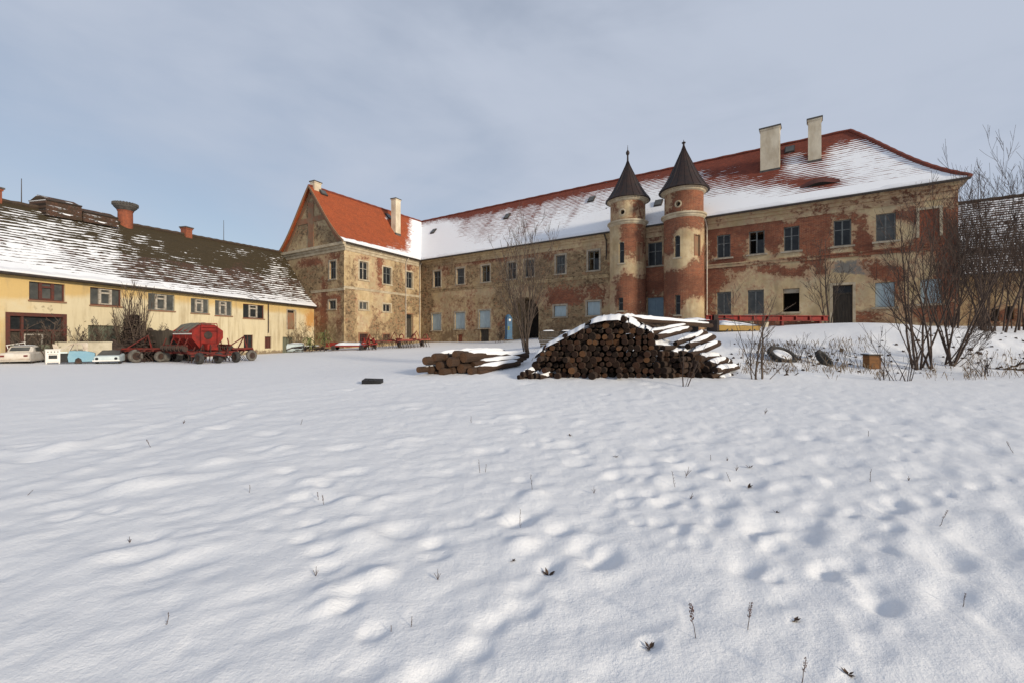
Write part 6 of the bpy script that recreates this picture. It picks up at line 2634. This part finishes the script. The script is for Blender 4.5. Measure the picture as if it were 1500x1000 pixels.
# white saloon seen from behind, three-quarter
o_, Mx = frame_at(38, 23.2, R(122), -.03)
Mx = Mx @ Matrix.Scale(.72, 4)
car = thing('wrecked_car', 'dirty white old saloon car wreck half sunk in snow at the left edge', 'car', o_)
q = MB()
q.M = Mx
sweep(q, [car_section(-1.95, .74, .28, .78), car_section(-1.85, .79, .22, .86), car_section(-1.0, .8, .2, .90), car_section(.7, .8, .2, .92), car_section(1.7, .78, .22, .84), car_section(1.95, .70, .3, .72)])
body = q.build('body', M['car_white'], car, smooth=False)
q = MB()
q.M = Mx
def cab_sec(x, hw, zt, rnd=.12):
    return [(x, hw - .02, .885), (x, hw * .86, zt - rnd), (x, hw * .74, zt), (x, -hw * .74, zt), (x, -hw * .86, zt - rnd), (x, -hw + .02, .885)]
sweep(q, [cab_sec(-1.15, .74, .93), cab_sec(-.75, .74, 1.28), cab_sec(-.1, .75, 1.34), cab_sec(.35, .74, 1.30), cab_sec(.85, .74, .95)])
q.build('cabin', M['car_white'], body)
q = MB()
q.M = Mx
q.hexa([(-1.12, -.5, .97), (-1.12, .5, .97), (-.80, .48, 1.24), (-.80, -.48, 1.24), (-1.145, -.5, .985), (-1.145, .5, .985), (-.825, .48, 1.25), (-.825, -.48, 1.25)])
q.build('rear_window', M['glass_grey'], body)
for sy in (-1, 1):
    q = MB()
    q.M = Mx
    q.hexa([(-.70, sy * .735, .95), (.55, sy * .735, .95), (.25, sy * .665, 1.22), (-.62, sy * .665, 1.22), (-.70, sy * .76, .955), (.55, sy * .76, .955), (.25, sy * .69, 1.225), (-.62, sy * .69, 1.225)])
    q.build('side_window', M['glass_grey'], body)
    q = MB()
    q.M = Mx
    q.box(-1.99, -1.93, sy * .58 - .1, sy * .58 + .1, .58, .7)
    q.build('tail_light', M['red_dull'], body)
q = MB()
q.M = Mx
q.box(-2.05, -1.96, -.78, .78, .36, .46)
q.build('bumper', M['pipe'], body)
for (x, y) in ((-1.2, -.66), (-1.2, .66), (1.2, -.66), (1.2, .66)):
    add_wheel(car, Mx, (x, y, .24), .29, .17, (0, 1), 'rubber', 'iron')
snowcap(car, Mx, -.75, .35, -.5, .5, 1.33, .05)

# another pale wreck entering at the very left edge
o_, Mx = frame_at(-8, 22.2, R(110), -.04)
Mx = Mx @ Matrix.Scale(.72, 4)
car = thing('wrecked_car', 'pale car wreck end just entering the left edge of the picture', 'car', o_)
q = MB()
q.M = Mx
sweep(q, [car_section(-.6, .6, .2, .62), car_section(-.4, .68, .16, .72), car_section(1.2, .7, .16, .76), car_section(1.5, .62, .25, .6)])
q.build('body', M['car_pale'], car)
q = MB()
q.M = Mx
q.box(-.66, -.58, .2, .45, .3, .48)
q.build('tail_light', M['red_dull'], car)
add_wheel(car, Mx, (0, -.6, .22), .27, .15, (0, 1), 'rubber', 'iron')

# white cooker
o_, Mx = frame_at(77, 22.6, R(50), .02)
Mx = Mx @ Matrix.Scale(.86, 4)
t_ = thing('cooker', 'white enamel kitchen cooker with dark oven window standing between the car wrecks', 'cooker', o_)
q = MB()
q.M = Mx
q.box(-.31, .31, -.3, .3, .08, .84)
q.box(-.33, .33, -.33, .3, .845, .90)
for x in (-.27, .27):
    for y in (-.25, .25):
        q.box(x - .03, x + .03, y - .03, y + .03, 0, .08)
b2_ = q.build('casing', M['white_enamel'], t_)
q = MB()
q.M = Mx
q.box(-.26, .26, -.335, -.302, .14, .66)
dr = q.build('oven_door', M['white_enamel'], t_)
q = MB()
q.M = Mx
q.box(-.18, .18, -.345, -.336, .32, .54)
q.build('oven_window', M['glass'], dr)
q = MB()
q.M = Mx
q.tube([(-.22, -.38, .62), (.22, -.38, .62)], .014, 6)
q.build('handle', M['pipe'], dr)
q = MB()
q.M = Mx
q.hexa([(.05, .26, .9), (.3, .26, .9), (.3, .3, .9), (.05, .3, .9), (.0, .36, 1.2), (.2, .36, 1.2), (.2, .39, 1.2), (.0, .39, 1.2)])
q.build('lid', M['pipe'], t_)
for k in range(4):
    q = MB()
    q.M = Mx
    q.lathe([(.028, -.36), (.028, -.305)], (-.21 + .14 * k, 0, .75), 10, 0, 'y')
    q.build('knob', M['black'], t_)

# light blue wreck: front half with one door, pillars and roof piece
o_, Mx = frame_at(113, 23.4, R(44), -.03)
Mx = Mx @ Matrix.Diagonal((.70, .70, .84, 1))
car = thing('wrecked_car', 'cut-up light blue car wreck with pale roof and dark open front beside the cooker', 'car', o_)
q = MB()
q.M = Mx
side = [(-.45, .18), (-.12, .18), (-.08, .36), (.08, .46), (.24, .36), (.3, .18), (.95, .18), (1.0, .45), (.98, .72), (.45, .86), (-.42, .88), (-.5, .5)]
q.prism(side, 'y', -.62, -.56)
q.prism(side, 'y', .5, .56)
q.hexa([(.95, -.56, .2), (1.0, .5, .2), (1.0, .5, .72), (.96, -.56, .72), (1.0, -.56, .2), (1.04, .5, .2), (1.04, .5, .72), (1.0, -.56, .72)])
q.hexa([(.45, -.56, .84), (.98, -.56, .70), (.98, .5, .70), (.45, .5, .84), (.45, -.56, .88), (.98, -.56, .74), (.98, .5, .74), (.45, .5, .88)])
bd = q.build('body', M['car_blue'], car)
q = MB()
q.M = Mx
q.tube([(-.42, -.58, .88), (-.22, -.52, 1.30)], .04, 5)
q.tube([(.45, -.58, .88), (.30, -.52, 1.32)], .05, 5)
q.tube([(.02, -.58, .88), (.02, -.52, 1.31)], .03, 5)
q.tube([(-.95, -.5, .9), (-.25, -.5, 1.3)], .03, 5)
q.tube([(-.42, .52, .88), (-.22, .48, 1.30)], .04, 5)
q.tube([(.45, .52, .88), (.30, .48, 1.32)], .05, 5)
q.hexa([(-.25, -.54, 1.29), (.62, -.54, 1.33), (.62, .5, 1.33), (-.25, .5, 1.29), (-.2, -.5, 1.36), (.58, -.5, 1.40), (.58, .46, 1.40), (-.2, .46, 1.36)])
q.hexa([(.34, -.55, .88), (.62, -.55, .84), (.60, -.53, 1.33), (.30, -.53, 1.33), (.34, -.50, .88), (.62, -.5, .84), (.60, -.48, 1.33), (.30, -.48, 1.33)])
q.build('roof_frame', M['pipe'], car)
q = MB()
q.M = Mx
q.box(-1.0, -.5, -.5, .5, .15, .72)
q.box(-.48, .9, -.5, .48, .2, .5)
q.build('engine_bay', M['black'], car)
q = MB()
q.M = Mx
q.box(-1.06, -.98, -.55, .52, .16, .84)
q.box(-1.02, -.5, -.56, -.52, .74, .84)
q.build('front_frame', M['car_pale'], car)
for (x, y) in ((.08, -.48), (.08, .4)):
    add_wheel(car, Mx, (x, y, .22), .24, .15, (0, 1), 'rubber', 'iron')

# very pale blue bonnet-first wreck
o_, Mx = frame_at(158, 23.9, R(34), -.02)
Mx = Mx @ Matrix.Diagonal((.70, .70, .78, 1))
car = thing('wrecked_car', 'low pale blue car wreck without cabin, its lights facing the yard', 'car', o_)
q = MB()
q.M = Mx


def sec2(y, hw, z0, z1):
    return [(-hw, y, z0 + .08), (-hw * .97, y, z0), (hw * .97, y, z0), (hw, y, z0 + .08), (hw, y, z1 - .1), (hw * .9, y, z1), (-hw * .9, y, z1), (-hw, y, z1 - .1)]


sweep(q, [sec2(-.5, .70, .28, .52), sec2(-.42, .76, .2, .6), sec2(.6, .78, .18, .68), sec2(1.7, .78, .18, .72)])
bd = q.build('body', M['car_pale'], car)
for x in (-.56, .56):
    q = MB()
    q.M = Mx
    q.lathe([(.1, -.52), (.1, -.49)], (x, 0, .42), 14, 0, 'y')
    q.build('headlight', M['glass'], bd)
q = MB()
q.M = Mx
q.box(-.8, .8, -.6, -.52, .24, .33)
q.build('bumper', M['white_enamel'], bd)
q = MB()
q.M = Mx
q.hexa([(-.66, .2, .66), (.66, .2, .66), (.62, 1.5, .73), (-.62, 1.5, .73), (-.66, .2, .69), (.66, .2, .69), (.55, 1.3, .98), (-.55, 1.3, .98)])
q.build('windscreen', M['glass_grey'], bd)
for (x, y) in ((-.68, .3), (.68, .3)):
    add_wheel(car, Mx, (x, y, .2), .25, .15, (1, 0), 'rubber', 'iron')
# pale truck body behind
o_, Mx = frame_at(130, 25.0, R(52), -.05)
Mx = Mx @ Matrix.Diagonal((.72, .8, 1, 1))
t_ = thing('truck_box', 'long cream panelled truck box behind the blue car wrecks', 'truck body', o_)
q = MB()
q.M = Mx
q.box(-1.9, 1.35, -.3, .2, .35, 1.18)
for k in range(6):
    x = -1.85 + k * .62
    q.box(x, x + .04, -.325, -.3, .35, 1.18)
q.box(-1.93, 1.38, -.33, .22, 1.18, 1.23)
q.build('box_panel', M['car_cream'], t_)
q = MB()
q.M = Mx
q.box(-1.8, 1.2, -.2, .1, .05, .34)
q.build('chassis', M['iron'], t_)
# green-grey boat-like board and white rack behind the white car
o_, Mx = frame_at(46, 23.9, R(52), -.05)
Mx = Mx @ Matrix.Diagonal((.62, .8, .85, 1))
t_ = thing('wooden_bin', 'green-grey plank bin behind the white car wreck', 'bin', o_)
q = MB()
q.M = Mx
for k in range(4):
    q.box(-1.2, 1.1, -.3, -.26, .12 + k * .27, .12 + k * .27 + .255)
q.box(-1.2, 1.1, .26, .3, .12, 1.2)
q.box(-1.24, -1.2, -.3, .3, .1, 1.22)
q.box(1.1, 1.14, -.3, .3, .1, 1.22)
q.build('side_boards', M['plank_green'], t_)
q = MB()
q.M = Mx
q.box(-1.18, 1.08, -.25, .25, .5, .55)
q.build('floor_board', M['plank'], t_)
o_, Mx = frame_at(24, 23.5, R(50), .84)
Mx = Mx @ Matrix.Scale(.75, 4)
t_ = thing('roof_rack', 'white metal roof rack lying on the plank bin at left', 'rack', o_)
q = MB()
q.M = Mx
q.tube([(-.5, -.3, .12), (.45, -.3, .34)], .025, 6)
q.tube([(-.5, .3, .12), (.45, .3, .34)], .025, 6)
for k in range(4):
    x = -.45 + k * .28
    z = .12 + (x + .5) / .95 * .22
    q.tube([(x, -.3, z), (x, .3, z)], .022, 6)
    q.tube([(x, -.3, z), (x + .06, -.34, z - .3)], .02, 5)
q.build('rack_frame', M['white_enamel'], t_)
# dark heap of earth and brush by the trailer
o_, Mx = frame_at(172, 26.5, 0)
q = MB()
hr = random.Random(8)
n = 22
ids = []
for j in range(n + 1):
    row = []
    for i in range(n + 1):
        u, v = -1 + 2 * i / n, -1 + 2 * j / n
        hgt = max(0, 1 - (u * u + v * v)) ** .6 * (1.25 + .5 * noise.noise(Vector((u * 3, v * 3, 2))))
        row.append(q.add(o_ + Vector((u * 1.6, v * .9, -.1 + hgt))))
    ids.append(row)
for j in range(n):
    for i in range(n):
        q.face((ids[j][i], ids[j][i + 1], ids[j + 1][i + 1], ids[j + 1][i]))
for k in range(120):
    a = hr.uniform(0, 6.28)
    c = o_ + Vector((hr.uniform(-1.3, 1.3), hr.uniform(-.7, .4), hr.uniform(.4, 1.2)))
    d = Vector((math.cos(a), math.sin(a), hr.uniform(-.2, .6))) * hr.uniform(.2, .55)
    q.tube([c - d, c + d], .014, 3)
hp = q.build('brush_heap', M['twig_dark'], None, origin=o_)
tag(hp, 'dark heap of earth and brushwood left of the tangled tree', 'heap')

o_, Mx = frame_at(226, 29.2, 0)
q = MB()
n = 20
ids = []
for j in range(n + 1):
    row = []
    for i in range(n + 1):
        u, v = -1 + 2 * i / n, -1 + 2 * j / n
        hgt = max(0, 1 - (u * u + v * v)) ** .45 * (2.0 + .7 * noise.noise(Vector((u * 3, v * 3, 9))))
        row.append(q.add(o_ + Vector((u * 1.9 + .1 * noise.noise(Vector((u * 9, v * 9, 1))), v * .7, -.1 + hgt))))
    ids.append(row)
for j in range(n):
    for i in range(n):
        q.face((ids[j][i], ids[j][i + 1], ids[j + 1][i + 1], ids[j + 1][i]))
for k in range(420):
    a = hr.uniform(0, 6.28)
    c = o_ + Vector((hr.uniform(-1.8, 1.8), hr.uniform(-.8, .3), hr.uniform(.2, 1.9)))
    d = Vector((math.cos(a) * .6, math.sin(a) * .5, hr.uniform(.1, .9))) * hr.uniform(.15, .45)
    q.tube([c - d, c + d], .012, 3)
hp = q.build('bramble_thicket', M['twig_dark'], None, origin=o_)
tag(hp, 'dark bramble thicket between the tangled tree and the red seed drill', 'thicket')

# low dark stack of old boards behind the young tree
b0, b1 = P(792, 492, 29.0), P(872, 486, 29.5)
q = MB()
mbs = plane_map((b0.x, b0.y, 0), (b1.x, b1.y, 0), (0, -1, 0))
zb_ = float(base_z(b0.x, b0.y)) - .1
zt_ = zat(483, 29.2)
nl = max(3, int((zt_ - zb_) / .16))
for k in range(nl):
    for m_ in range(3):
        s0_ = mbs.L * m_ / 3 + hr.uniform(-.15, .1)
        q.wbox(mbs, s0_, s0_ + mbs.L / 3 + hr.uniform(-.1, .02), zb_ + k * .16, zb_ + k * .16 + .13, -.5 + hr.uniform(-.1, .1) + .003 * m_, .1 + hr.uniform(-.12, .06))
t_ = thing('timber_stack', 'low dark stack of old boards dusted with snow behind the young tree', 'timber stack', (b0 + b1) / 2)
q.build('boards', M['plank'], t_)
Mi = Matrix.Identity(4)
for m_ in range(3):
    xa = b0.x + mbs.L * (m_ / 3 + .04)
    snowcap(t_, Mi, xa, xa + mbs.L * .2, b0.y - .1, b0.y + .4, zb_ + nl * .16 - .03, .07)

# --- things near the manor -------------------------------------------
# blue fuel-pump-like machine by the gateway
o_, Mx = frame_at(745, 44.5, R(30))
o_.z = zat(497, 44.5)
Mx.translation.z = o_.z
t_ = thing('pump', 'tall narrow blue machine standing beside the arched gateway', 'pump', o_)
q = MB()
q.M = Mx
q.box(-.30, .30, -.25, .25, 0.1, 2.25)
q.box(-.36, .36, -.3, .3, 0, .1)
q.lathe([(.33, 2.25), (.3, 2.45), (.15, 2.58), (.01, 2.6)], (0, 0, 0), 16)
q.build('casing', M['blue'], t_)
q = MB()
q.M = Mx
q.lathe([(.13, -.28), (.13, -.255)], (0, 0, 2.0), 16, 0, 'y')
q.build('dial', M['white_enamel'], t_)
q = MB()
q.M = Mx
q.box(-.25, -.05, -.275, -.255, .95, 1.35)
q.build('plate', M['grass_green'], t_)
q = MB()
q.M = Mx
q.tube([(.31, 0, 1.5), (.5, -.1, 1.1), (.48, -.1, .5), (.34, -.05, .3), (.31, 0, .9)], .03, 6)
q.build('hose', M['rubber'], t_)

# yellow trailer bed with snow, and long red beam
o_, Mx = frame_at(1078, 24.0, R(-4))
o_.z = zat(485, 24.0)
Mx.translation.z = o_.z
t_ = thing('cart', 'ochre yellow cart body filled with snow under the long red beam', 'cart', o_)
q = MB()
q.M = Mx
q.hexa([(-1.15, -.6, .02), (1.0, -.6, .02), (1.0, .6, .02), (-1.15, .6, .02), (-1.25, -.65, .32), (1.05, -.65, .26), (1.05, .65, .3), (-1.25, .65, .36)])
q.build('side_panel', M['yellow'], t_)
q = MB()
q.M = Mx
q.box(-1.3, -1.18, -.66, .66, .0, .62)
q.tube([(-1.25, -.66, .66), (-.9, -.66, .68), (1.05, -.68, .3)], .035, 5)
q.build('headboard', M['iron'], t_)
q = MB()
q.M = Mx
ids = []
for j in range(9):
    row = []
    for i in range(13):
        u, v = i / 12, j / 8
        e = min(1, 6 * min(u, 1 - u, v, 1 - v))
        row.append(q.add((-1.16 + 2.2 * u, -.64 + 1.28 * v, .32 - .03 * u + e * (.32 - .24 * u) + .03 * noise.noise(Vector((u * 6, v * 6, 0))))))
    ids.append(row)
for j in range(8):
    for i in range(12):
        q.face((ids[j][i], ids[j][i + 1], ids[j + 1][i + 1], ids[j + 1][i]))
q.build('snow_load', M['snow'], t_, smooth=True)
for (x, y) in ((-.6, -.55), (.6, -.55), (-.6, .55), (.6, .55)):
    add_wheel(t_, Mx, (x, y, -.02), .2, .14, (0, 1), 'rubber', 'iron')

a, b = P(1034, 466, 25.0), P(1212, 464, 25.6)
bm_o = thing('metal_beam', 'long red steel beam of a farm machine lying along the front of the manor house', 'beam', (a + b) / 2)
q = MB()
mbm = plane_map((a.x, a.y, 0), (b.x, b.y, 0), (0, -1, 0))
LL = mbm.L
zc_ = a.z
q.wbox(mbm, 0, LL, zc_ - .16, zc_ - .12, -.12, .12)
q.wbox(mbm, 0, LL, zc_ + .12, zc_ + .16, -.12, .12)
q.wbox(mbm, 0, LL, zc_ - .12, zc_ + .12, -.02, .02)
for k in range(9):
    s_ = .3 + (LL - .6) * k / 8
    q.wbox(mbm, s_ - .03, s_ + .03, zc_ - .12, zc_ + .12, .02, .11)
q.build('girder', M['red'], bm_o)
for s_ in (.5, LL * .62, LL - .5):
    q = MB()
    p = mbm(s_, 0)
    g0 = float(base_z(p.x, p.y)) - .3
    q.wbox(mbm, s_ - .07, s_ + .07, g0, zc_ - .16, -.09, .09)
    q.wbox(mbm, s_ - .25, s_ + .25, g0 + .2, g0 + .3, -.2, .2)
    q.build('leg', M['red_dull'], bm_o)
q = MB()
q.M = None
for k in range(5):
    p = mbm(LL - .6 + .3 * k, zc_ - .3, 0)
    q.tube([p, p + Vector((.15, -.3, -.45)), p + Vector((.45, -.2, -.62))], .05, 5)
q.build('tine_row', M['red_dull'], bm_o)

# low brick wall under it
mw = plane_map((P(1136, 480, 26.6).x, 26.6, 0), (P(1202, 480, 25.9).x, 25.9, 0), (-.1, -1, 0))
q = MB()
zt_ = zat(469, 26.2)
for k in range(10):
    s0_, s1_ = mw.L * k / 10, mw.L * (k + 1) / 10 - .006
    q.wbox(mw, s0_, s1_, zt_ - 1.0, zt_ - .12 * ((k * 7) % 3) * .5, -.2, .0 + .01 * (k % 2))
for n_, p in enumerate(q.v):
    q.uv[n_] = ((p - mw.p0).dot(mw.d), p.z)
    q.c[n_] = (1.0, -.5, 0, .3)
lw = q.build('brick_wall', M['facade'], None, origin=(mw(mw.L / 2, zt_ - 1)))
tag(lw, 'low broken red brick wall below the long red beam', 'wall')
# timber pieces
for k, (px, lab) in enumerate(((1102, 'pale upright board leaning at the right end of the yellow cart'), (1120, 'second pale board propped between yellow cart and brick wall'))):
    q = MB()
    a = P(px, 488, 25.2)
    q.hexa([a + Vector(v) for v in ((-.12, -.03, 0), (.12, -.03, 0), (.12, .03, 0), (-.12, .03, 0), (-.02 + .2 * k, .2, .75), (.2 + .2 * k, .2, .75), (.2 + .2 * k, .26, .75), (-.02 + .2 * k, .26, .75))])
    q.hexa([a + Vector(v) for v in ((-.125, -.05, .3), (.2, -.05, .3), (.2, -.035, .3), (-.125, -.035, .3), (-.125, -.05, .38), (.2, -.05, .38), (.2, -.035, .38), (-.125, -.035, .38))])
    o = q.build('board', M['car_cream'], None, origin=a)
    tag(o, lab, 'board')

# dark vehicle end left of the cart
o_, Mx = frame_at(1032, 25.5, R(-4))
o_.z = zat(485, 25.5)
Mx.translation.z = o_.z
t_ = thing('farm_trailer', 'dark low trailer end with a snowy top between big log stack and yellow cart', 'trailer', o_)
q = MB()
q.M = Mx
q.box(-1.3, .55, -.6, .6, .25, .62)
q.box(.30, .55, -.65, .65, .62, .95)
for k in range(5):
    q.box(-1.25 + k * .35, -1.2 + k * .35, -.64, -.6, .25, .64)
q.build('body', M['iron'], t_)
snowcap(t_, Mx, -1.3, .28, -.6, .6, .62, .14)
for x in (-.8, .2):
    add_wheel(t_, Mx, (x, -.5, .12), .26, .18, (0, 1), 'rubber', 'iron')


# tyres on the bank
def tyre(px, Y, py, r, w, tilt, label, fill):
    c = P(px, py, Y)
    t = thing('tyre', label, 'tyre', c)
    q = MB()
    Mx = Matrix.Translation(c) @ Matrix.Rotation(tilt[0], 4, 'X') @ Matrix.Rotation(tilt[1], 4, 'Y')
    q.M = Mx
    q.lathe([(r * .70, -w * .4), (r * .85, -w * .5), (r * .97, -w * .38), (r, 0), (r * .97, w * .38), (r * .87, w * .5), (r * .72, w * .4), (r * .68, 0), (r * .70, -w * .4)], (0, 0, 0), 32, 0, 'z', False, False)
    q.build('carcass', M['rubber'], t)
    q = MB()
    q.M = Mx
    for k in range(26):
        a = 2 * math.pi * k / 26
        ca, sa = math.cos(a), math.sin(a)
        tx, ty = -sa * .03, ca * .03
        p = [(r * ca * .98 - tx, r * sa * .98 - ty), (r * ca * .98 + tx, r * sa * .98 + ty), (r * ca * 1.03 + tx, r * sa * 1.03 + ty), (r * ca * 1.03 - tx, r * sa * 1.03 - ty)]
        q.hexa([(x, y, -w * .36) for x, y in p] + [(x, y, w * .36) for x, y in p])
    q.build('tread', M['rubber'], t)
    if fill:
        q = MB()
        q.M = Mx
        q.lathe([(r * .72, w * .02), (r * .66, w * .2), (r * .4, w * .3), (.01, w * .34)], (0, 0, 0), 20, 0, 'z', False, True)
        q.build('snow_fill', M['snow'], t, smooth=True)
    return t


tyre(1146, 17.3, 520, .54, .22, (R(34), R(6)), 'large black tyre filled with snow lying tilted on the bank', True)
tyre(1207, 17.0, 526, .40, .22, (R(50), R(30)), 'smaller dark tyre half buried in scrub right of the large snow-filled tyre', False)

# wooden box
o_, Mx = frame_at(1277, 16.4, R(-6))
o_.z = zat(540, 16.4)
Mx.translation.z = o_.z
Mx = Mx @ Matrix.Diagonal((.82, .82, 1.02, 1))
t_ = thing('wooden_box', 'small orange-brown wooden box with overhanging dark lid on the snow bank', 'box', o_)
q = MB()
q.M = Mx
q.box(-.25, .25, -.22, .22, -.05, .52)
for z in (.13, .33):
    q.box(-.256, .256, -.226, -.22, z, z + .008)
q.build('casing', M['box_wood'], t_)
q = MB()
q.M = Mx
q.box(-.31, .31, -.28, .28, .525, .57)
q.build('lid', M['plank'], t_)
snowcap(t_, Mx, -.3, .3, -.27, .27, .572, .05)

# black case on the snow
x, Y = flat_pt(545, 562)
o_, Mx = frame_at(545, Y, R(3))
t_ = thing('black_panel', 'flat black panel lying alone on the snow left of the low log heap', 'panel', o_)
q = MB()
q.M = Mx
q.hexa([(-.31, -.1, -.02), (.30, -.08, -.02), (.30, .28, -.02), (-.31, .28, -.02), (-.31, -.1, .13), (.30, -.08, .11), (.30, .28, .15), (-.31, .28, .17)])
q.box(-.1, .1, -.13, -.08, .04, .07)
q.build('case', M['black'], t_)
q = MB()
q.M = Mx
q.tube([(-.1, -.1, .12), (-.08, -.13, .17), (.08, -.13, .17), (.1, -.1, .12)], .012, 5)
q.build('handle', M['black'], t_)

# fallen branches on the right bank
for (xa, ya, Ya, xb, yb, Yb, r, lab) in ((1452, 541, 15.6, 1500, 541, 15.2, .07, 'dark fallen trunk on the snow at the far right'), (1480, 537, 15.7, 1515, 528, 15.5, .045, 'dark fallen branch above the fallen trunk at the far right'), (1147, 550, 15.0, 1164, 551, 15.0, .05, 'short dark log bit in the snow under the large tyre')):
    a, b = P(xa, ya, Ya), P(xb, yb, Yb)
    q = MB()
    n = 8
    pts = [a.lerp(b, k / n) + Vector((0, rng.uniform(-.04, .04), rng.uniform(-.03, .03))) for k in range(n + 1)]
    q.tube(pts, [r * (1 - .4 * k / n) for k in range(n + 1)], 7)
    for k in range(3):
        c = pts[2 + k * 2]
        q.tube([c, c + Vector((rng.uniform(-.2, .3), rng.uniform(-.2, 0), rng.uniform(.05, .25)))], r * .35, 5)
    o = q.build('fallen_branch', M['bark'], None, origin=a)
    tag(o, lab, 'branch')
